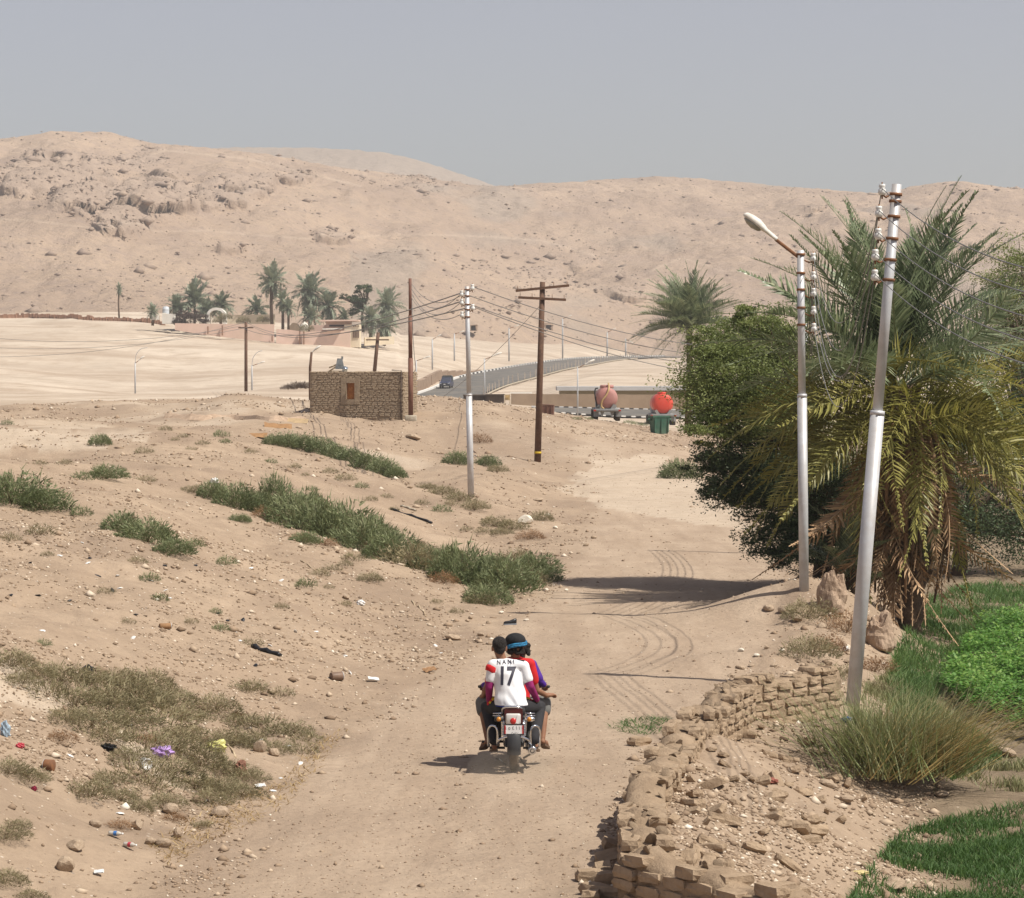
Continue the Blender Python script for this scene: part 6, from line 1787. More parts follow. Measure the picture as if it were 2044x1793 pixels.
M_MAROON = plain('maroon_paint', (.085, .012, .014), (.06, .009, .01), rough=.25, spec=.5, scale=3)
M_SEAT = plain('seat_vinyl', (.028, .026, .026), (.04, .037, .035), rough=.55)
M_ENG = plain('engine_alloy', (.30, .30, .30), (.18, .18, .18), rough=.5, metal=.5, scale=8, dust=((.30, .23, .16), .5))
M_PLATEW = plain('plate_white', (.80, .80, .79), (.74, .73, .71), rough=.45)
M_PLATER = plain('plate_red', (.55, .05, .05), rough=.45)
M_AMBER = plain('amber_lens', (.62, .25, .03), rough=.25, spec=.5)
M_REDL = plain('red_lens', (.50, .03, .025), (.4, .02, .02), rough=.2, spec=.5)
M_CLEARL = plain('pale_lens', (.62, .60, .56), (.5, .46, .42), rough=.15, spec=.6)
M_INK = plain('black_ink', (.03, .028, .035), rough=.6)
def motorcycle():
    t = empty('motorcycle', BK); tag(t, 'dusty chrome and maroon motorcycle carrying three riders down the track', 'motorcycle')
    def mw(y, r, w, name):
        e = empty(name, (0, y, r)); e.parent = t
        MB().lathe((0, 0, 0), [(r * .72, -w * .38), (r * .88, -w * .5), (r * .97, -w * .34), (r, 0), (r * .97, w * .34), (r * .88, w * .5), (r * .72, w * .38)], axis='x', n=36, cap=False).build('tyre', M_TYRE, e)
        MB().lathe((0, 0, 0), [(r * .74, -w * .36), (r * .68, -w * .3), (r * .66, 0), (r * .68, w * .3), (r * .74, w * .36)], axis='x', n=36, cap=False).build('rim', M_CHROME, e)
        sp = MB()
        for i in range(16):
            a = i * math.pi / 8; sp.tube([(.03 * (1 if i % 2 else -1), math.cos(a + .3) * .04, math.sin(a + .3) * .04), (0, math.cos(a) * r * .68, math.sin(a) * r * .68)], .003, 4)
        sp.build('spokes', M_CHROME, e)
        MB().lathe((0, 0, 0), [(.001, -.07), (.05, -.07), (.06, -.04), (.06, .04), (.05, .07), (.001, .07)], axis='x', n=16).build('hub', M_ENG, e)
    mw(.30, .30, .105, 'rear_wheel'); mw(1.56, .30, .085, 'front_wheel')
    # rear mudguard
    V, Fs = [], []
    for i in range(12):
        a = math.radians(-12 + 125 * i / 11); c = Vector((0, .30 - math.cos(a) * .345, .30 + math.sin(a) * .345))
        for x, k in ((-.075, .0), (-.06, .018), (0, .026), (.06, .018), (.075, .0)): V.append(c + Vector((x, -math.cos(a) * k, math.sin(a) * k)))
    for i in range(11):
        for k in range(4): Fs.append((i * 5 + k, i * 5 + k + 1, i * 5 + 6 + k, i * 5 + 5 + k))
    MB().add(V, Fs, True).build('rear_mudguard', M_BLACK, t)
    # frame
    f = MB()
    for sx in (-1, 1):
        f.tube([(sx * .10, .05, .62), (sx * .11, .5, .60), (sx * .10, .9, .62), (sx * .05, 1.22, .72)], .016, 8); f.tube([(sx * .10, .45, .60), (sx * .10, .62, .30), (sx * .09, 1.0, .22), (sx * .04, 1.24, .62)], .016, 8)
        f.tube([(sx * .085, .30, .30), (sx * .09, .62, .33)], .018, 8)
    f.build('frame', M_BLACK, t)
    for sx in (-1, 1):
        a, b = Vector((sx * .105, .28, .33)), Vector((sx * .105, .36, .60))
        s = MB().tube([a, b], .014, 8)
        for i in range(9): p = a.lerp(b, .25 + .065 * i); s.lathe(p, [(.030, -.006), (.034, 0), (.030, .006)], n=12, cap=False)
        s.build('shock_absorber', M_CHROME, t)
        # crash bars: chrome hoops beside the rear wheel
        hoop = [Bz(765 + sx * 165, 1315, .18), Bz(765 + sx * 160, 1200, .12), Bz(765 + sx * 175, 1140, .12), Bz(765 + sx * 215, 1122, .14), Bz(765 + sx * 248, 1150, .18), Bz(765 + sx * 256, 1220, .25), Bz(765 + sx * 250, 1330, .32)]
        MB().tube(catmull(hoop, 6), .0125, 8).build('crash_bar', M_CHROME, t)
        # side rails of the rack
        MB().tube([Bz(765 + sx * 105, 1000, .1), Bz(765 + sx * 200, 1000, .12), Bz(765 + sx * 205, 1000, .45)], .007, 6).tube([Bz(765 + sx * 110, 1022, .1), Bz(765 + sx * 205, 1022, .12), Bz(765 + sx * 205, 1020, .45)], .006, 6).tube([Bz(765 + sx * 150, 1000, .12), Bz(765 + sx * 150, 1024, .12)], .006, 6).build('side_rack', M_CHROME, t)
        e = Bz(765 + sx * 150, 1055, .02)
        ind = MB().lathe(e, [(.001, -.05), (.028, -.045), (.03, 0), (.03, .03), (.015, .06)], axis='x', n=14).build('indicator', M_BLACK if sx < 0 else M_CHROME, t)
        MB().lathe(e + Vector((0, -.035, 0)), [(.001, -.012), (.02, -.008), (.026, .01), (.026, .02)], axis='y', n=14).build('lens', M_AMBER, ind)
        MB().tube([e, Bz(765 + sx * 85, 1050, .05)], .008, 6).build('indicator_stalk', M_BLACK, t)
        # foot pegs
        MB().tube([(sx * .10, .46, .235), (sx * .27, .46, .235)], .014, 8).build('foot_peg', M_SEAT, t); MB().tube([(sx * .10, .86, .25), (sx * .36, .86, .25)], .014, 8).build('foot_peg', M_SEAT, t)
    # curved chrome bumper bar under the plate
    MB().tube(catmull([Bz(600, 1300, .1), Bz(620, 1262, .04), Bz(690, 1232, .0), Bz(765, 1224, -.01), Bz(840, 1232, .0), Bz(905, 1262, .04), Bz(922, 1300, .1)], 6), .013, 8).build('bumper_bar', M_CHROME, t)
    # tail: maroon fairing, light, plate
    MB().loft([[Bz(672, 1120, dy), Bz(850, 1120, dy), Bz(850, 960, dy), Bz(820, 945, dy), Bz(690, 945, dy), Bz(672, 960, dy)] for dy in (.02, .34)], smooth=False).build('tail_fairing', M_MAROON, t)
    lc = Bz(757, 1055, .0)
    tl = MB().bbox(lc, (.165, .05, .12), .018).build('tail_light', M_CLEARL, t)
    MB().ball(lc + Vector((-.0, -.022, -.02)), (.036, .02, .036), 14, 8).build('red_lens', M_REDL, tl)
    MB().box(lc + Vector((.052, -.026, -.005)), (.035, .008, .085), rot=(0, .25, 0)).build('white_reflector', M_PLATEW, tl)
    pc = Bz(765, 1160, -.03)
    MB().box(pc + Vector((0, .012, 0)), (.225, .012, .115)).build('plate_bracket', M_BLACK, t)
    pl = MB().box(pc, (.205, .006, .092)).build('number_plate', M_PLATEW, t)
    for sx in (-1, 1): MB().box(pc + Vector((sx * .0965, -.0045, 0)), (.013, .004, .092)).build('red_edge', M_PLATER, pl)
    me = text_mesh('\u0661 \u0665 \u0664 \u0661 \u0661 \u0660', .055, 'plate_digits'); link('plate_digits', me, M_INK, pl, loc=pc + Vector((0, -.006, .016)), rot=(math.pi / 2, 0, 0))
    me = text_mesh('\u0645 \u0631 \u0648 \u0631', .03, 'plate_words'); link('plate_words', me, M_INK, pl, loc=pc + Vector((.01, -.006, -.028)), rot=(math.pi / 2, 0, 0))
    # rack loop
    MB().tube(catmull([Bz(655, 1000, .1), Bz(655, 960, .05), Bz(680, 940, .03), Bz(745, 934, .02), Bz(815, 940, .03), Bz(838, 962, .05), Bz(840, 1000, .1)], 6), .013, 8).tube([Bz(680, 940, .03), Bz(680, 930, .4)], .011, 6).tube([Bz(815, 940, .03), Bz(815, 930, .4)], .011, 6).build('luggage_rack', M_CHROME, t)
    # seat, tank, engine, front end
    MB().loft([[Vector((x * w, y, z + dz)) for x, dz in ((-1, 0), (1, 0), (.9, .06), (.5, .085), (-.5, .085), (-.9, .06))] for y, w, z in ((.12, .11, .645), (.3, .13, .64), (.7, .135, .63), (1.0, .11, .65))]).build('seat', M_SEAT, t)
    MB().loft([ering((0, y, z), w, h, 16, math.pi / 2) for y, w, h, z in ((.98, .05, .05, .70), (1.04, .12, .10, .70), (1.18, .14, .12, .72), (1.30, .10, .10, .73), (1.36, .04, .05, .72))]).build('fuel_tank', M_MAROON, t)
    en = MB().bbox((0, .85, .32), (.24, .36, .22), .03).bbox((0, .98, .46), (.17, .18, .2), .02)
    for i in range(6): en.box((0, .98, .40 + i * .028), (.21, .22, .008))
    en.build('engine', M_ENG, t)
    MB().tube(catmull([Vector((.10, 1.05, .42)), Vector((.14, 1.12, .25)), Vector((.15, .8, .18)), Vector((.17, .45, .22))], 5), .02, 8).build('exhaust_pipe', M_CHROME, t)
    ex = Bz(945, 1370, .06)
    mf = MB().lathe(ex, [(.036, 0), (.045, .0), (.048, .02), (.05, .12), (.045, .42), (.02, .5)], axis='y', n=18).build('muffler', M_CHROME, t)
    MB().lathe(ex, [(.001, .005), (.026, .002), (.026, -.006), (.018, -.008)], axis='y', n=14, cap=False).build('muffler_mouth', M_BLACK, mf)
    MB().tube([Bz(940, 1395, .1), Bz(860, 1440, .25)], .012, 6).build('muffler_bracket', M_ENG, t)
    MB().tube(catmull([Bz(880, 1520, .4), Bz(850, 1480, .4), Bz(820, 1430, .42)], 4), .012, 6).build('brake_lever', M_BLACK, t)
    MB().tube(catmull([Bz(585, 1445, .55), Bz(620, 1455, .55), Bz(665, 1495, .55), Bz(690, 1510, .55)], 4), .011, 6).build('side_stand', M_BLACK, t)
    MB().bbox((-.085, .46, .31), (.03, .42, .09), .015).build('chain_guard', M_BLACK, t)
    for sx in (-1, 1): MB().tube([(sx * .085, 1.56, .30), (sx * .085, 1.28, .82)], .02, 8).build('fork_leg', M_CHROME, t)
    hb = MB().tube(catmull([Vector((-.39, 1.12, .84)), Vector((-.22, 1.22, .86)), Vector((-.08, 1.25, .83)), Vector((.08, 1.25, .83)), Vector((.22, 1.22, .86)), Vector((.39, 1.12, .84))], 5), .012, 8).build('handlebar', M_CHROME, t)
    for sx in (-1, 1): MB().tube([(sx * .40, 1.11, .84), (sx * .29, 1.18, .85)], .017, 8).build('grip', M_SEAT, hb)
    MB().lathe((0, 1.36, .80), [(.001, -.06), (.07, -.05), (.085, .03), (.08, .05), (.001, .055)], axis='y', n=18).build('headlight', M_CHROME, t)
    V, Fs = [], []
    for i in range(9):
        a = math.radians(20 + 120 * i / 8); c = Vector((0, 1.56 - math.cos(a) * .34, .30 + math.sin(a) * .34))
        for x in (-.055, 0, .055): V.append(c + Vector((x, 0, -.012 if x else 0)))
    for i in range(8):
        for k in range(2): Fs.append((i * 3 + k, i * 3 + k + 1, i * 3 + 4 + k, i * 3 + 3 + k))
    MB().add(V, Fs, True).build('front_mudguard', M_MAROON, t)
motorcycle()

SKIN = plain('skin', (.27, .135, .078), (.22, .105, .06), rough=.55, scale=8)
HAIR = plain('black_hair', (.016, .013, .012), (.03, .024, .02), rough=.6, scale=40, bump=.8, bscale=60)
def hand(mb, wrist, to, side, grip=0.6):
    """palm, four unequal curled fingers and a thumb leaving the side of the palm"""
    w = Vector(wrist); d = (Vector(to) - w).normalized(); up = Vector((0, 0, 1)); s = d.cross(up).normalized(); n = s.cross(d)
    pe = w + d * .085
    mb.capsule(w, w + d * .03, .027, .032, 8); mb.capsule(w + d * .035 + s * .016, pe + s * .022, .024, .020, 8); mb.capsule(w + d * .035 - s * .016, pe - s * .022, .024, .020, 8)
    for i, L in enumerate((.066, .076, .072, .056)):
        o = pe + s * (.033 - .022 * i)
        k1 = o + d * L * .45 - n * L * .12 * grip; k2 = k1 + (d * (1 - grip) - n * grip).normalized() * L * .34; k3 = k2 + (-n * .8 - d * .6 * grip).normalized() * L * .26
        mb.capsule(o, k1, .0105, .010, 6); mb.capsule(k1, k2, .010, .0095, 6); mb.capsule(k2, k3, .0095, .008, 6)
    th = w + d * .03 + s * .030 * side; t1 = th + (d * .7 + s * side * .7 - n * .3).normalized() * .04; t2 = t1 + (d * .9 - n * .6).normalized() * .034
    mb.capsule(th, t1, .0135, .0115, 6); mb.capsule(t1, t2, .0115, .0095, 6)
def head(mb, c, turn=0.0, tilt=0.0, k=1.0):
    M = Euler((tilt, 0, turn)).to_matrix(); c = Vector(c)
    def q(x, y, z): return c + M @ (Vector((x, y, z)) * k)
    mb.ball(q(0, -.01, .02), (.076 * k, .094 * k, .098 * k), 16, 12); mb.capsule(q(0, .03, -.03), q(0, .045, -.085), .062 * k, .042 * k, 10)
    mb.capsule(q(0, .088, .01), q(0, .108, -.022), .011, .014, 6); mb.capsule(q(-.02, .083, -.062), q(.02, .083, -.062), .011, .011, 6)
    for sx in (-1, 1): mb.capsule(q(sx * .078, -.008, .012), q(sx * .081, -.004, -.03), .014, .011, 6)
    return q
def foot(mb, ankle, toe):
    a, b = Vector(ankle), Vector(toe); mb.capsule(a - Vector((0, .03, .035)), b.lerp(a, .35), .032, .036, 8); mb.capsule(b.lerp(a, .35), b, .036, .025, 8)
def sandal(ankle, toe, mat, parent, name='sandal'):
    a, b = Vector(ankle) - Vector((0, .05, .065)), Vector(toe) - Vector((0, -.02, .03)); d = (b - a); s = d.cross(Vector((0, 0, 1))).normalized()
    rings = []
    for f, w in ((0, .03), (.1, .038), (.35, .036), (.7, .048), (.92, .04), (1, .02)):
        c = a + d * f; rings.append([c - s * w - Vector((0, 0, .012)), c + s * w - Vector((0, 0, .012)), c + s * w + Vector((0, 0, .012)), c - s * w + Vector((0, 0, .012))])
    MB().loft(rings, smooth=False).build(name, mat, parent)
def rider(name, label, dy, hip, chest, neck, headc, sh, el, ha, hto, kn, an, toes, turn=0, tilt=0.0):
    """sh, el, ha, kn, an, toes: (left, right) world-local points"""
    o = empty('person', BK); tag(o, label, 'person', 'riders on the motorcycle' if False else None)
    b = MB()
    hip, chest, neck = Vector(hip), Vector(chest), Vector(neck)
    mid = hip.lerp(chest, .45)
    b.loft([ering(hip + Vector((0, 0, -.07)), .10, .08), ering(hip, .155, .115), ering(mid, .135, .10), ering(chest, .155, .112), ering(chest.lerp(neck, .55), .145, .085), ering(neck - Vector((0, 0, .03)), .06, .055)])
    q = head(b, headc, turn, tilt)
    b.capsule(neck - Vector((0, 0, .05)), q(0, -.015, -.04), .056, .052)
    for i, sx in ((0, -1), (1, 1)):
        b.capsule(chest.lerp(neck, .5), sh[i], .07, .055); b.capsule(sh[i], el[i], .050, .039); b.capsule(el[i], ha[i], .040, .027); hand(b, ha[i], hto[i], -sx)
        hp = hip + Vector((sx * .085, 0, -.02)); b.capsule(hp, kn[i], .085, .058); k = Vector(kn[i]); a = Vector(an[i]); cf = k.lerp(a, .3) + Vector((0, -.02, 0))
        b.capsule(k, cf, .056, .054); b.capsule(cf, a, .054, .034); foot(b, an[i], toes[i])
    link('body', fuse(b, .0085, 3), SKIN, o)
    for sx in (-1, 1): MB().ball(q(sx * .03, .082, .008), .012, 10, 6).build('eye', plain('eye', (.7, .68, .64), rough=.2) if 'eye' not in MATS else MATS['eye'], o)
    return o, q
def v3(*a): return Vector(a)
# ---- rear rider: white football shirt with number
Ah, Ac, An_ = Bz(738, 905, .42), Bz(708, 600, .50), Bz(655, 455, .55)
ash = (Bz(560, 525, .48), Bz(858, 538, .48)); ael = (Bz(522, 740, .46), Bz(925, 735, .46)); aha = (Bz(520, 870, .62), Bz(990, 862, .62)); ato = (Bz(560, 905, .78), Bz(960, 900, .80))
akn = (Bz(500, 935, .82), Bz(1015, 935, .82)); aan = (Bz(575, 1300, .48), Bz(965, 1290, .48)); ato2 = (Bz(560, 1345, .68), Bz(985, 1345, .68))
PA, qA = rider('person', 'rear rider in a white football shirt numbered 17, black trousers and magenta undersleeves', .42, Ah, Ac, An_, Bz(620, 355, .55), ash, ael, aha, ato, akn, aan, ato2, .1, -.05)
def shirt(pelvis, chest, neck, sh, el, f, mat, parent, w=(.186, .172, .168, .172, .105), name='shirt', d=.142, sleeve=.066, wr=None):
    m = MB(); p, c, n = Vector(pelvis), Vector(chest), Vector(neck)
    top = c.lerp(n, .62)
    m.loft([ering(p + v3(0, -.01, -.015), w[0], d * 1.05, 20), ering(p.lerp(c, .22) + v3(0, -.012, 0), w[1] * 1.03, d * .98, 20), ering(p.lerp(c, .6), w[2], d * .98, 20), ering(c, w[3], d, 20), ering(top, w[3] * .84, d * .78, 20), ering(n + v3(0, 0, -.005), w[4] * .66, .066, 20)])
    for i in (0, 1):
        e = Vector(sh[i]).lerp(Vector(el[i]), f); m.capsule(c.lerp(n, .5), sh[i], .082, sleeve * 1.02, 14); m.capsule(sh[i], e, sleeve, sleeve * .93, 14)
    me = fuse(m, .010, 4, name)
    # cloth folds
    for vt in me.vertices:
        co = vt.co; k = (.0055 * math.sin(co.z * 40 + co.x * 25 + 2 * math.sin(co.x * 17)) + .0015 * math.sin(co.x * 70 + co.z * 25)) * min(1, max(.15, (1.08 - co.z) * 3))
        vt.co = co + vt.normal * k
    return link(name, me, mat, parent)
M_WSHIRT = plain('white_shirt', (.78, .78, .79), (.68, .68, .70), rough=.9, scale=5, dust=((.60, .54, .47), .35))
M_RED = plain('red_shirt', (.60, .022, .025), (.48, .018, .02), rough=.8, scale=5)
M_MAG = plain('magenta_sleeve', (.27, .020, .125), (.20, .015, .09), rough=.8, scale=9)
M_BTROU = plain('black_trousers', (.022, .021, .024), (.035, .033, .035), rough=.9, scale=6)
M_GTROU = plain('grey_shorts', (.15, .145, .135), (.11, .107, .10), rough=.9, scale=6)
M_PURP = plain('purple_sleeve', (.075, .022, .24), (.055, .016, .18), rough=.8, scale=8)
M_BLUE = plain('blue_scarf', (.035, .22, .40), (.02, .10, .2), rough=.8, scale=45, contrast=(.42, .58))
M_SAND = plain('sandal_brown', (.15, .095, .06), (.10, .065, .045), rough=.8)
M_YEL = plain('yellow_trim', (.68, .45, .03), rough=.7)
shA = shirt(Ah + v3(0, 0, .0), Ac, An_, ash, ael, .62, M_WSHIRT, PA)
def project_text(s, size, cx, cz, target, mat, name, parent, xs=1.0, rot=0.0, bold=0.0):
    me = text_mesh(s, size, name, 0, bold)
    bm = bmesh.new(); bm.from_mesh(me); bmesh.ops.triangulate(bm, faces=list(bm.faces))
    for _ in range(2):
        bmesh.ops.subdivide_edges(bm, edges=[e for e in bm.edges if e.calc_length() > .012], cuts=1); bmesh.ops.triangulate(bm, faces=list(bm.faces))
    bv = BVHTree.FromPolygons([v.co.copy() for v in target.vertices], [list(p.vertices) for p in target.polygons])
    for v in bm.verts:
        x, z = v.co.x * xs, v.co.y; x, z = x * math.cos(rot) - z * math.sin(rot), x * math.sin(rot) + z * math.cos(rot)
        h = bv.ray_cast(Vector((cx + x, -.6, cz + z)), Vector((0, 1, 0)))
        v.co = (h[0] if h[0] else Vector((cx + x, .4, cz + z))) + Vector((0, -.0045, .001))
    bm.to_mesh(me); bm.free(); me.materials.clear()
    return link(name, me, mat, parent)
n17 = Bz(692, 640, .38); nn = Bz(682, 494, .45)
M_NUM = plain('number_print', (.05, .048, .065), (.035, .033, .05), rough=.6)
project_text('17', .272, n17.x, n17.z, shA.data, M_NUM, 'shirt_number', PA, .72, -.03, .0085)
project_text('N A N I', .066, nn.x, nn.z, shA.data, M_NUM, 'shirt_name', PA, .9, .05, .0012)
for i in (0, 1):
    s, e = Vector(ash[i]), Vector(ael[i])
    if i == 0: MB().tube([s.lerp(e, -.02) + v3(-.01, 0, 0), s.lerp(e, .10) + v3(-.008, 0, 0), s.lerp(e, .28) + v3(-.006, 0, 0), s.lerp(e, .32) + v3(-.01, 0, 0)], [.060, .0715, .0715, .064], 20).build('red_sleeve_panel', M_RED, PA)
    else: MB().tube([s.lerp(Ac.lerp(An_, .5), .5) + v3(.03, -.0, .035), s + v3(.005, 0, .022)], [.042, .05], 12).build('dark_shoulder_seam', M_BTROU, PA)
    m = MB(); m.capsule(s.lerp(e, .5), e, .052, .047, 12); m.capsule(e, Vector(aha[i]), .047, .034, 12); link('undersleeve', fuse(m, .009, 3), M_MAG, PA)
MB().loft([ering(Ah + v3(0, -.01, -.022), .176, .135, 24), ering(Ah + v3(0, -.01, -.010), .178, .137, 24)], cap=False).build('blue_hem', plain('blue_hem', (.03, .05, .28), rough=.8), PA)
def trousers(hip, kn, an, mat, parent, f=1.0, r=(.098, .074, .066, .058), name='trousers'):
    m = MB(); hip = Vector(hip)
    m.loft([ering(hip + v3(0, 0, -.10), .13, .11), ering(hip + v3(0, 0, -.03), .172, .135), ering(hip + v3(0, 0, .05), .165, .125)])
    for i, sx in ((0, -1), (1, 1)):
        k, a = Vector(kn[i]), Vector(an[i]); m.capsule(hip + v3(sx * .085, 0, -.03), k, r[0], r[1], 14)
        e = k.lerp(a, f); m.capsule(k, e, r[1], r[2] if f > .5 else r[1], 14)
    return link(name, fuse(m, .011, 4, name), mat, parent)
trousers(Ah, akn, (Vector(aan[0]) + v3(0, 0, .04), Vector(aan[1]) + v3(0, 0, .04)), M_BTROU, PA, 1.0)
for i in (0, 1): sandal(aan[i], ato2[i], M_SAND, PA)
m = MB(); m.ball(qA(0, -.025, .045), (.083, .098, .088), 18, 12, jit=.02); m.ball(qA(0, -.06, .0), (.068, .05, .07), 14, 10); link('hair', fuse(m, .008, 2, 'hair'), HAIR, PA)
# ---- middle rider: red shirt, black cap with blue scarf
Bh, Bc, Bn = Bz(770, 905, .74), Bz(765, 600, .80), Bz(775, 440, .84)
bsh = (Bz(600, 520, .80), Bz(918, 515, .80)); bel = (Bz(485, 775, .84), Bz(985, 770, .84)); bha = (Bz(462, 830, 1.0), Bz(1085, 825, .94)); bto = (Bz(455, 838, 1.15), Bz(1150, 812, 1.02))
bkn = (Bz(455, 895, 1.10), Bz(1062, 893, 1.10)); ban = (Bz(505, 1250, .86), Bz(1045, 1245, .86)); btoe = (Bz(450, 1330, 1.02), Bz(1090, 1320, 1.02))
PB, qB = rider('person', 'middle rider in a red football shirt and grey shorts, black cap with blue scarf', .74, Bh, Bc, Bn, Bz(785, 345, .82), bsh, bel, bha, bto, bkn, ban, btoe, -.1)
shirt(Bh, Bc, Bn, bsh, bel, .62, M_RED, PB, (.178, .172, .175, .185, .115))
trousers(Bh, bkn, ban, M_GTROU, PB, .22, (.10, .082, .08, .08), 'shorts')
for i in (0, 1): sandal(ban[i], btoe[i], M_SAND, PB)
m = MB(); m.ball(qB(-.005, -.02, .075), (.118, .118, .085), 20, 14, jit=.02); m.ball(qB(-.01, -.02, .03), (.112, .112, .06), 18, 12); link('black_cap', fuse(m, .009, 2, 'black_cap'), plain('cap_black', (.012, .012, .013), (.02, .02, .021), rough=.85), PB)
pts = []
for k in range(25):
    a = 2 * math.pi * k / 24; pts.append(qB(math.cos(a) * .118, math.sin(a) * .118 - .02, .018 - .028 * math.cos(a) * -1 * .8 + .006 * math.sin(3 * a)))
MB().tube(pts, .015, 8, cap=False).tube([p + v3(.001, .0, .019) * 1.0 for p in pts], .012, 8, cap=False).build('blue_scarf', M_BLUE, PB)
m = MB()
for k in range(26):
    a = random.uniform(3.3, 6.1); m.ball(qB(math.cos(a) * .095, math.sin(a) * .085 - .01, -.02 - random.uniform(0, .05)), .022, 8, 6)
link('curly_hair', fuse(m, .008, 1, 'curly_hair'), HAIR, PB)
# ---- driver in front, purple sleeves
Ch, Cc2, Cn = Bz(775, 905, 1.02), Bz(800, 610, 1.08), Bz(820, 460, 1.12)
csh = (Bz(620, 540, 1.08), Bz(938, 525, 1.08)); cel = (Bz(510, 730, 1.0), Bz(1008, 675, 1.04)); cha = (v3(-.345, 1.10, .86), v3(.345, 1.10, .86)); cto = (v3(-.35, 1.2, .83), v3(.35, 1.2, .83))
ckn = (v3(-.22, 1.36, .58), v3(.22, 1.36, .58)); can = (v3(-.20, 1.0, .24), v3(.20, 1.0, .24)); ctoe = (v3(-.21, 1.2, .21), v3(.21, 1.2, .21))
PC, qC = rider('person', 'driver hidden in front of the others, dark curly hair and long purple sleeves', 1.02, Ch, Cc2, Cn, Bz(835, 375, 1.12), csh, cel, cha, cto, ckn, can, ctoe)
shirt(Ch, Cc2, Cn, csh, cel, .9, M_PURP, PC, (.168, .16, .165, .172, .11))
for i in (0, 1):
    m = MB(); m.capsule(csh[i], cel[i], .058, .047, 12); m.capsule(cel[i], Vector(cel[i]).lerp(cha[i], .85), .047, .036, 12); link('sleeve', fuse(m, .009, 3), M_PURP, PC)
trousers(Ch, ckn, can, M_GTROU, PC, .95, (.096, .074, .062, .06))
for i in (0, 1): sandal(can[i], ctoe[i], M_SAND, PC)
m = MB(); m.ball(qC(0, -.02, .04), (.092, .102, .092), 18, 12, jit=.05)
for k in range(30):
    a = random.uniform(2.6, 6.8); m.ball(qC(math.cos(a) * .09, math.sin(a) * .09 - .01, random.uniform(-.06, .06)), .024, 8, 6)
link('curly_hair', fuse(m, .008, 1, 'curly_hair'), HAIR, PC)
# bright bundle strapped between the riders
for sx, u0 in ((-1, 560), (1, 905)):
    p = Bz(u0, 880, .60); t = empty('bundle', BK + p); tag(t, ('left' if sx < 0 else 'right') + ' end of the bright yellow and red cloth bundle between the riders', 'bundle')
    m = MB(); m.ball((0, 0, 0), (.05, .05, .04), 12, 8, jit=.12); m.ball((sx * .03, .02, -.03), (.04, .04, .035), 12, 8, jit=.12); m.build('red_cloth', M_RED, t)
    MB().ball((sx * -.012, -.03, .025), (.034, .03, .026), 10, 7, jit=.15).ball((sx * .025, -.035, -.01), (.022, .02, .018), 10, 7, jit=.1).build('yellow_cloth', M_YEL, t); MB().ball((sx * -.035, -.035, -.025), (.018, .015, .02), 8, 6).build('white_tag', M_WSHIRT, t)
# dust kicked up by the wheel
m, nt, nd, lk, p = new_mat('wheel_dust'); nd.remove(p)
pv = nd.new('ShaderNodeVolumePrincipled'); pv.inputs['Color'].default_value = (.9, .76, .6, 1); pv.inputs['Density'].default_value = .2
lk.new(pv.outputs[0], nd['Material Output'].inputs['Volume'])
mb = MB(); mb.ball((0, 0, 0), (.5, .7, .17), 24, 14)
tag(mb.build('dust_cloud', m, loc=BK + v3(-.02, -.15, .12)), 'faint dust kicked up behind the rear wheel', 'dust', kind='stuff')
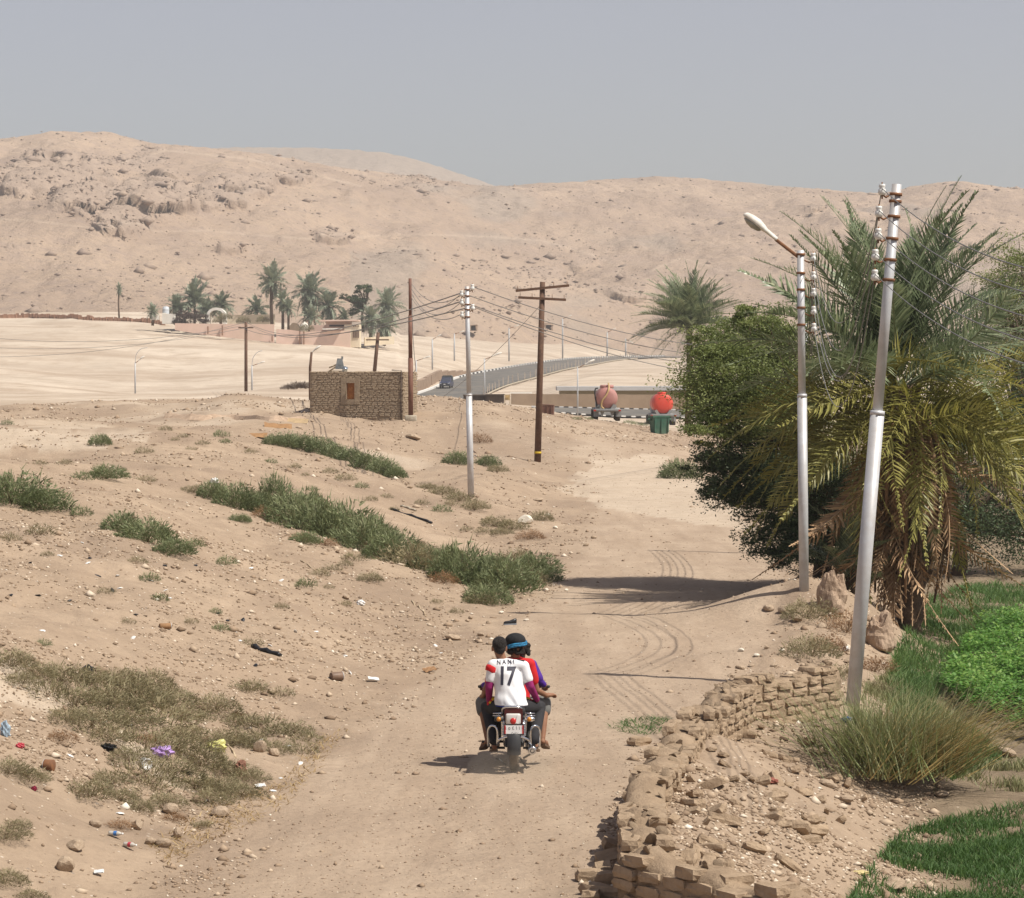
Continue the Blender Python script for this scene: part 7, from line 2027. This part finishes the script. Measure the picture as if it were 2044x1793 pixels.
# ================================================================== STONES, RUBBLE, LITTER
def gravel():
    g = np.random.default_rng(77)
    N_ = 120000
    u = g.uniform(-120, 2160, N_); v = 760 + 1080 * g.uniform(0, 1, N_) ** 1.0
    d = np.clip(24200 / np.maximum(v - 745, 20), 15, 175) * g.uniform(.8, 1.05, N_)
    x = (u - CU) / F * d; y = d
    xl, xr = np.interp(y, *XL), np.interp(y, *XR)
    road = (x > xl + .3) & (x < xr - .1) & (y < 120)
    clus = fbm(x / 2.0, y / 3.0, 81, 3) + .18
    keep = np.where(road, g.uniform(0, 1, N_) < .16, g.uniform(0, 1, N_) < np.clip(.25 + 1.6 * clus, .05, 1))
    field = (x > xr + 3.4) & (y < 90)
    keep &= ~field
    x, y, road, xr = x[keep], y[keep], road[keep], xr[keep]
    n = len(x); z = H(x, y)
    size = (.0085 + .00021 * y) * (1 + g.pareto(2.6, n) * .55); size = np.minimum(size, .05 + .0009 * y); size = np.where(road, size * .62, size)
    rub = (x > xr) & (y > 20) & (y < 35); size = np.where(rub, size * 1.15, size)
    base = np.array([(1, 0, 0), (-1, 0, 0), (0, 1, 0), (0, -1, 0), (0, 0, 1), (0, 0, -1)], float)
    tri = np.array([(0, 2, 4), (2, 1, 4), (1, 3, 4), (3, 0, 4), (2, 0, 5), (1, 2, 5), (3, 1, 5), (0, 3, 5)])
    V = base[None] * (size[:, None, None] * g.uniform(.5, 1.35, (n, 6, 1))) * np.array([1.25, 1, .7])
    a = g.uniform(0, 6.28, n); ca, sa = np.cos(a)[:, None], np.sin(a)[:, None]
    V = np.stack([V[..., 0] * ca - V[..., 1] * sa, V[..., 0] * sa + V[..., 1] * ca, V[..., 2]], -1) + np.stack([x, y, z + size * .12], -1)[:, None]
    Fc = (tri[None] + (np.arange(n) * 6)[:, None, None]).reshape(-1, 3)
    tone = np.clip(g.beta(1.2, 2.2, n), 0, 1)
    me = np_mesh('gravel', V.reshape(-1, 3), Fc, rnd=np.repeat(tone, 6))
    m, nt, nd, lk, p = new_mat('gravel_stone')
    at = nd.new('ShaderNodeAttribute'); at.attribute_name = 'rnd'
    rp = ramp(nd, [(0, (.20, .14, .095)), (.35, (.33, .24, .165)), (.62, (.46, .36, .26)), (.85, (.62, .53, .42)), (1, (.74, .68, .58))])
    lk.new(at.outputs['Fac'], rp.inputs['Fac']); lk.new(rp.outputs['Color'], p.inputs['Base Color']); p.inputs['Roughness'].default_value = .95; p.inputs['Specular IOR Level'].default_value = .05
    tag(link('gravel', me, m), 'small stones and clods strewn over the banks and track', 'gravel', kind='stuff')
gravel()
ROCKS = [rock_mesh('rock', 700 + i, 2) for i in range(8)]
M_ROCK = plain('tan_rock', (.44, .34, .245), (.31, .23, .16), rough=.95, scale=3, bump=.5, spec=.06)
M_ROCKW = plain('white_limestone', (.72, .66, .55), (.58, .51, .41), rough=.9, scale=3, bump=.3, spec=.06)
ROCKMESH = {}
def rock(u, v, wpx, hpx, label, white=False, group=None, rot=None, name='rock'):
    g = G(u, v); s = pxm(g.y); key = (random.randrange(8), white)
    if key not in ROCKMESH:
        me = ROCKS[key[0]].copy(); me.materials.clear(); me.materials.append(M_ROCKW if white else M_ROCK); ROCKMESH[key] = me
    k = wpx / s / 2; o = link(name, ROCKMESH[key], loc=g + Vector((0, 0, hpx / s * .28)), rot=(random.gauss(0, .15), random.gauss(0, .15), rot if rot is not None else random.uniform(0, 6)), scale=(k, k * .8, hpx / s / 1.5))
    tag(o, label, 'rock', group)
for a in [(825, 878, 42, 16, 'flat tan boulder on the mound below the hut pole'), (1050, 1045, 36, 24, 'white limestone boulder beside the track bend', True), (1040, 1175, 0, 0, '')]:
    if a[2]: rock(*a)
for u, v, w, h, lab in [(131, 1737, 44, 40, 'dark jagged stone at the bottom left edge of the track'), (670, 1450 - 55, 0, 0, ''), (340, 1622, 46, 26, 'flat tan stone at the left edge of the track'), (665, 1455 + 80, 0, 0, ''), (150, 1655 + 40, 50, 26, 'pale slab stone low on the bank at the bottom left'), (410, 1632, 0, 0, ''), (440, 1628, 52, 26, 'broad tan slab at the track edge below the thicket'), (905, 1277, 40, 16, 'flat brown stone lying at the left of the track behind the riders'),
                         (275, 1655, 32, 26, 'grey-brown stone right of the rust-brown bush, lower left'), (190, 1650, 30, 20, 'small tan stone left of the rust-brown bush, lower left'), (325, 1690, 40, 26, 'pointed brown stone near the plastic bottles'), (302, 1685, 34, 20, 'low brown stone left of the pointed brown stone'), (355, 1672, 24, 30, 'upright broken stone near the plastic bottles'),
                         (545, 1385, 28, 18, 'brown lump of mud beside the scrub, left of the track'), (475, 1430, 36, 22, 'tan clod in the middle of the thicket'), (520, 1500, 40, 30, 'brown mud block at the right end of the thicket'), (548, 1508, 28, 22, 'small mud block beside the brown mud block'), (405, 1480, 50, 28, 'tan earth clod between thicket bushes'),
                         (1480, 1335, 26, 9, 'pale flat stone on the right side of the track'), (1565, 1222, 28, 20, 'tan block at the foot of the lamp post'), (1535, 1218, 30, 16, 'flat tan stone left of the lamp post foot'), (1590, 1240, 34, 18, 'rounded tan stone below the olive bush'), (1640, 1255, 30, 16, 'mud lump below the tall mud stump'), (1625, 1355, 40, 20, 'tan boulder beneath the olive-brown bush'), (1700, 1325, 34, 20, 'mud lump at the right of the track-edge bushes'),
                         (610, 1288, 22, 12, 'grey stone on the bare slope left of the riders'), (690, 1195, 20, 12, 'grey half-buried stone beside the white scrap'), (1075, 1000, 30, 8, 'dark flat mound of ash near the pale steel pole'), (1880, 1590, 36, 18, 'white stone at the edge of the grass plot'), (2010, 1510, 70, 26, 'brown mound of earth beside the clover crop'), (1780, 1770, 80, 26, 'bare earth heap in the grass plot corner'),
                         (1655, 1570, 42, 18, 'square mud block on the rubble slope below the tall grass'), (1690, 1600, 40, 18, 'second mud block on the rubble slope below the tall grass'), (1475, 1560, 38, 16, 'mud slab under the inner face of the ruined wall')]:
    if w: rock(u, v, w, h, lab)
LR = 'pale fist-sized stone on the track verge'
for u, v, w, h in [(1108, 1055, 12, 8), (1150, 1060, 12, 7), (1185, 1075, 14, 8), (1100, 1080, 12, 6), (1170, 1090, 14, 8), (1130, 1180, 12, 7), (1090, 1180, 12, 8), (1000, 1225, 16, 8), (975, 1245, 14, 8), (960, 1270, 18, 10), (940, 1235, 12, 8), (1050, 1240, 12, 7), (1480, 1300, 16, 9), (1510, 1310, 18, 9), (1530, 1295, 14, 8), (1500, 1330, 16, 7), (1545, 1330, 18, 9), (1460, 1350, 20, 7), (1560, 1300, 16, 9)]:
    rock(u, v, w, h, LR, random.random() < .5, 'pale stones on the track verge', name='verge_stone')
# ------------------------------------------------------------------ litter, one by one
def crumple(u, v, wpx, hpx, mat, label, name, cat, rot=0.0, seed=1, flat=1.0):
    g = G(u, v); s = pxm(g.y); r = random.Random(seed * 31 + int(u))
    bm = bmesh.new(); bmesh.ops.create_icosphere(bm, subdivisions=3, radius=1)
    ph = [r.uniform(0, 6) for _ in range(6)]
    for q in bm.verts:
        p = q.co; k = 1 + .22 * math.sin(p.x * 5 + ph[0]) * math.cos(p.y * 6 + ph[1]) + .14 * math.sin(p.z * 9 + ph[2] + p.x * 7) + r.uniform(-.09, .09)
        q.co = Vector((p.x * k * wpx / s / 2, p.y * k * wpx / s / 2.6, p.z * k * hpx / s / 2 * flat))
    me = bpy.data.meshes.new(name); bm.to_mesh(me); bm.free()
    tag(link(name, me, mat, loc=g + Vector((0, 0, hpx / s * .36)), rot=(0, 0, rot)), label, cat)
def sheet(u, v, wpx, hpx, mat, label, name, cat, rot=0.0, tilt=.25):
    g = G(u, v); s = pxm(g.y); mb = MB(); V, Fs = [], []; r = random.Random(int(u * 3 + v))
    for i in range(7):
        for j in range(5): V.append(((i / 6 - .5) * wpx / s, (j / 4 - .5) * wpx / s * .7, r.uniform(0, .18) * hpx / s + .02))
    for i in range(6):
        for j in range(4): Fs.append((i * 5 + j, i * 5 + 5 + j, i * 5 + 6 + j, i * 5 + 1 + j))
    n = len(V); V2 = V + [(x, y, z - .008) for x, y, z in V]; F2 = Fs + [tuple(reversed([k + n for k in f])) for f in Fs]
    mb.add(V2, F2)
    tag(mb.build(name, mat, loc=g + Vector((0, 0, .02)), rot=(tilt, random.gauss(0, .1), rot)), label, cat)
def pm(name, c, rough=.4, **k): return plain(name, c, tuple(x * .75 for x in c), rough=rough, scale=12, **k)
K_BLK, K_PUR, K_YEL, K_WHT = pm('black_plastic', (.02, .02, .022), .3), pm('lilac_plastic', (.42, .27, .55), .35), pm('yellow_plastic', (.52, .50, .18), .35), pm('white_plastic', (.75, .74, .71), .4)
K_BLU, K_RED, K_CRD, K_ORG = pm('blue_plastic', (.06, .18, .45)), pm('red_plastic', (.48, .06, .08)), pm('brown_card', (.30, .17, .085), .9), pm('orange_cloth', (.33, .185, .085), .9)
K_GRY = pm('grey_plastic', (.22, .24, .27), .5)
crumple(175, 1345, 22, 20, K_BLK, 'crumpled black plastic bag caught on scrub at the left', 'plastic_bag', 'bag', 0, 1)
crumple(323, 1510, 44, 24, K_PUR, 'torn lilac plastic bag lying in the thicket', 'plastic_bag', 'bag', .2, 2)
crumple(432, 1500, 40, 26, K_YEL, 'yellow plastic bag snagged by pale canes', 'plastic_bag', 'bag', .2, 3)
crumple(395, 1475, 16, 12, K_BLU, 'blue plastic scrap in the thicket', 'plastic_scrap', 'litter', .2, 4)
crumple(480, 1545, 26, 30, pm('rust_cloth', (.24, .12, .08), .9), 'rust-brown rag in front of the yellow bag', 'rag', 'rag', .6, 5)
crumple(40, 1493, 16, 12, K_RED, 'crushed red and white cup at the left edge', 'cup', 'cup', 0, 6)
crumple(68, 1578, 12, 10, pm('crimson_scrap', (.28, .03, .06)), 'small crimson scrap below the crushed cup', 'plastic_scrap', 'litter', 0, 7)
crumple(10, 1470, 20, 34, pm('pale_blue_tin', (.30, .38, .45), .4), 'pale blue tin standing at the left edge', 'tin', 'tin', 0, 8)
crumple(215, 1495, 36, 12, K_BLK, 'flattened black bag on the pale sand left of the lilac bag', 'plastic_bag', 'bag', -.5, 9)
crumple(372, 1545, 26, 8, K_BLK, 'dark cloth scrap right below the thicket centre', 'rag', 'rag', 0, 10)
def can(u, v, r_px, l_px, mat, label, rot, name='can', cat='can'):
    g = G(u, v); s = pxm(g.y); r, L = r_px / s, l_px / s
    t = empty(name, g + Vector((0, 0, r * .85)), rot); tag(t, label, cat)
    MB().lathe((0, 0, 0), [(.001, -L / 2), (r * .9, -L / 2), (r, -L * .45), (r * .97, 0), (r, L * .45), (r * .95, L / 2), (r * .8, L / 2), (r * .78, L * .3), (.001, L * .3)], axis='x', n=16).build('shell', mat, t)
    MB().lathe((0, 0, 0), [(r * 1.03, L * .44), (r * 1.03, L * .49)], axis='x', n=16, cap=False).build('rim', M_GREYR, t)
can(290, 1535, 12, 18, K_WHT, 'white round plastic tub lying in the thicket', -.9, 'tub', 'tub'); can(98, 1538, 12, 20, M_RUST, 'rusty open tin lying at the left edge of the bank', 2.9)
can(672, 1358, 9, 26, pm('dark_tin', (.20, .13, .09), .5), 'dark tin can beside the track left of the riders', .5); can(330, 1255, 6, 24, K_CRD, 'brown cardboard tube on the bare slope', .4, 'tube', 'tube')
def bottle(u, v, rot, label, col=None):
    g = G(u, v); s = pxm(g.y); r, L = 5 / s, 30 / s
    t = empty('plastic_bottle', g + Vector((0, 0, r)), rot); tag(t, label, 'bottle')
    MB().lathe((0, 0, 0), [(.001, 0), (r * .9, 0), (r, L * .06), (r, L * .25), (r * .93, L * .3), (r, L * .35), (r, L * .68), (r * .5, L * .85), (r * .35, L * .88), (r * .35, L * .96), (.001, L * .96)], axis='x', n=14).build('bottle_body', pm('clear_plastic', (.50, .46, .40), .15, spec=.6), t)
    MB().lathe((0, 0, 0), [(r * 1.02, L * .36), (r * 1.02, L * .6)], axis='x', n=14, cap=False).build('label_band', col or K_BLU, t)
    MB().lathe((0, 0, 0), [(.001, L * .94), (r * .42, L * .94), (r * .42, L * 1.02), (.001, L * 1.02)], axis='x', n=10).build('cap', K_WHT, t)
bottle(218, 1668, -.3, 'clear plastic bottle with a blue band at the bottom left track edge'); bottle(248, 1690, -.5, 'second clear bottle with a red band, beside the blue-banded one', K_RED)
# black rubber strip, shoe, cardboard, mats
def bent_bar(u0, v0, u1, v1, r, mat, label, name, cat):
    a, b = G(u0, v0), G(u1, v1); pts = [a.lerp(b, i / 8) for i in range(9)]
    pts = [Vector((p.x, p.y, Hs(p.x, p.y) + r * .7 + .015 * math.sin(i * 2.1))) for i, p in enumerate(pts)]
    tag(MB().tube([p - a for p in pts], [r * (1 + .2 * math.sin(i * 1.7)) for i in range(9)], 8).build(name, mat, loc=a), label, cat)
bent_bar(503, 1293, 560, 1312, .035, K_BLK, 'black rubber strip lying across the bare slope', 'rubber_strip', 'rubber strip')
bent_bar(780, 1018, 862, 1046, .04, K_BLK, 'burnt grey plank above the middle of the long green row', 'burnt_plank', 'plank')
bent_bar(800, 1012, 830, 1020, .03, M_CONC, 'whitish board next to the burnt plank', 'board', 'board')
bent_bar(935, 893, 1030, 915, .02, M_WOODD, 'thin dark branch on the ground left of the crossarm pole', 'branch', 'branch')
bent_bar(410, 1470, 455, 1525, .014, M_WOODP, 'pale cane standing in front of the yellow bag', 'cane', 'cane'); bent_bar(440, 1465, 470, 1512, .012, M_WOODP, 'second pale cane right of the yellow bag', 'cane', 'cane')
bent_bar(822, 1145 + 55, 850, 1170 + 60, .012, M_WOODP, 'pale stick under the lower end of the long row', 'stick', 'stick')
bent_bar(600, 1090 + 30, 640, 1140, .01, M_WOODP, 'pale stick on the bare slope below the long row', 'stick', 'stick')
bent_bar(1510, 1690, 1640, 1660, .03, M_WOODP, 'grey plank lying on the rubble slope', 'plank', 'plank') if False else None
def shoe(u, v, label):
    g = G(u, v); s = pxm(g.y); k = 26 / s / .28
    t = empty('shoe', g, .3); tag(t, label, 'shoe'); t.scale = (k, k, k)
    MB().loft([ering((x, 0, z), w, h, 12, 0, 0) if False else [Vector((x, math.cos(2 * math.pi * q / 12) * w, z + math.sin(2 * math.pi * q / 12) * h)) for q in range(12)] for x, w, z, h in ((-.14, .02, .04, .02), (-.11, .038, .045, .03), (-.02, .042, .05, .035), (.06, .038, .065, .05), (.12, .036, .075, .06), (.145, .02, .075, .05))]).build('upper', K_BLK, t)
    MB().box((0, 0, .012), (.28, .085, .024)).build('sole', K_GRY, t)
shoe(1018, 1247, 'black shoe lost on the track behind the riders')
sheet(555, 853, 55, 16, K_ORG, 'rumpled orange-brown mat lying left of the hut', 'mat', 'mat', .1); sheet(510, 872, 46, 10, K_ORG, 'flat orange cloth on the ground left of the hut', 'cloth', 'cloth', .0); sheet(590, 842, 50, 6, pm('tan_card', (.42, .30, .17), .9), 'tan board lying at the hut foot', 'board', 'board', 0)
sheet(745, 1360, 22, 6, K_WHT, 'white torn paper scattered by the track left of the riders', 'paper', 'paper', .2); sheet(858, 1342, 26, 14, K_CRD, 'folded brown cardboard left of the riders', 'cardboard', 'cardboard', .4)
sheet(520, 1575, 20, 8, K_WHT, 'white paper scraps at the lower right end of the thicket', 'paper', 'paper', .3); sheet(198, 1748, 20, 5, K_WHT, 'white paper strip on the track at the bottom left', 'paper', 'paper', .1)
crumple(720, 1208, 16, 12, K_WHT, 'white broken block on the bare slope below the long row', 'white_scrap', 'litter', 0, 12); crumple(428, 965, 16, 12, K_WHT, 'white bag at the top end of the long green row', 'plastic_bag', 'bag', 0, 13)
crumple(1870, 1338, 22, 10, K_WHT, 'white plastic scrap beside the clover crop', 'plastic_scrap', 'litter', 0, 14); crumple(1688, 1300, 14, 12, K_WHT, 'white scrap at the left of the leaning pole foot', 'plastic_scrap', 'litter', 0, 15); crumple(1690, 1440, 20, 10, K_BLU, 'blue plastic scrap at the foot of the leaning pole', 'plastic_scrap', 'litter', 0, 16)
crumple(1540, 1563, 26, 12, pm('red_fired_brick', (.30, .11, .08), .9), 'reddish fired-brick lump on the rubble slope', 'brick_lump', 'brick', .4, 17); crumple(1715, 1745, 34, 8, pm('straw_card', (.55, .45, .22), .8), 'yellowish flattened carton at the grass plot edge', 'carton', 'carton', .2, 18)
LW = 'tiny white scrap of paper or plastic strewn on the left bank'
for u, v in [(120, 1110), (175, 1125), (235, 1150), (240, 1175), (330, 1180), (340, 1195), (85, 1260), (265, 1275), (470, 1265), (480, 1280), (540, 1290), (590, 1262), (630, 1262), (165, 1085), (500, 1135), (560, 1160), (690, 1310), (700, 1345), (560, 1555), (545, 1580), (410, 1600), (240, 1625), (520, 1480), (575, 1490), (600, 1525), (610, 1040), (770, 1060), (870, 1290), (880, 1305), (260, 1450), (140, 1510), (205, 1445)]:
    g = G(u, v); s = .03 + .00075 * g.y
    if 'scrap' not in ROCKMESH: ROCKMESH['scrap'] = rock_mesh('scrap', 5, 1, .5, .4); ROCKMESH['scrap'].materials.append(K_WHT)
    tag(link('paper_scrap', ROCKMESH['scrap'], loc=g + Vector((0, 0, .01)), rot=(random.gauss(0, .3), random.gauss(0, .3), random.random() * 6), scale=(s, s * .6, s * .5)), LW, 'litter', 'white scraps on the left bank')
LDk = 'small dark scrap of rubbish strewn on the left bank'
for u, v in [(180, 1115), (60, 1125), (195, 1150), (270, 1228), (300, 1160), (225, 1180), (435, 1225), (455, 1240), (75, 1190), (20, 1190), (140, 1200), (390, 1130), (655, 1065), (330, 1130), (485, 1240), (510, 1330)]:
    g = G(u, v); s = .04 + .0008 * g.y
    if 'dscrap' not in ROCKMESH: ROCKMESH['dscrap'] = rock_mesh('scrap', 6, 1, .5, .4); ROCKMESH['dscrap'].materials.append(K_BLK)
    tag(link('dark_scrap', ROCKMESH['dscrap'], loc=g + Vector((0, 0, .01)), rot=(random.gauss(0, .3), random.gauss(0, .3), random.random() * 6), scale=(s, s * .5, s * .5)), LDk, 'litter', 'dark scraps on the left bank')
# dark scrub behind the left hut corner
for u, v, r, lab in ((575, 778, 12, 'leftmost of the dark scrub clumps behind the left hut corner'), (593, 776, 16, 'middle one of the dark scrub clumps behind the left hut corner'), (610, 776, 16, 'dark scrub clump touching the left hut corner')):
    t = empty('shrub', P(u, v, 230)); s_ = r / pxm(230); t.scale = (s_ * 1.2, s_, s_ * 1.3); tag(t, lab, 'shrub')
    me = SHR['olive'][0][0].copy(); me.materials.clear(); me.materials.append(MATS['hedge_brown']); link('foliage', me, parent=t); link('stems', SHR['olive'][0][1], parent=t)
# low mud kerb running left from the hut
def low_mud_wall():
    pts = [G(u, v) for u, v in ((330, 833), (400, 835), (470, 836), (540, 838), (612, 841))]
    o = pts[0]; mb = MB(); line = catmull([p - o for p in pts], 8); rings = []
    for i, p in enumerate(line):
        h = .16 + .03 * math.sin(i * 1.3) + random.uniform(-.02, .02); rings.append([p + Vector((0, -1.1, -.1)), p + Vector((0, -.2, h)), p + Vector((0, .2, h + .02)), p + Vector((0, .3, -.1))])
    mb.loft(rings, smooth=False); tag(mb.build('low_mud_wall', M_STUMP, loc=o), 'low crumbling mud wall running left from the hut', 'wall')
low_mud_wall()
# ------------------------------------------------------------------ dusty air
def haze():
    mb = MB().box((0, 1250, 88), (6200, 2700, 186))
    m, nt, nd, lk, p = new_mat('dusty_air')
    nd.remove(p)
    pv = nd.new('ShaderNodeVolumePrincipled')
    pv.inputs['Color'].default_value = (.93, .90, .88, 1)
    pv.inputs['Density'].default_value = HAZE_D
    pv.inputs['Anisotropy'].default_value = .2
    lk.new(pv.outputs[0], nd['Material Output'].inputs['Volume'])
    tag(mb.build('haze', m), 'thin dusty haze in the air over the desert', 'haze', kind='stuff')
HAZE_D = .00026
haze()
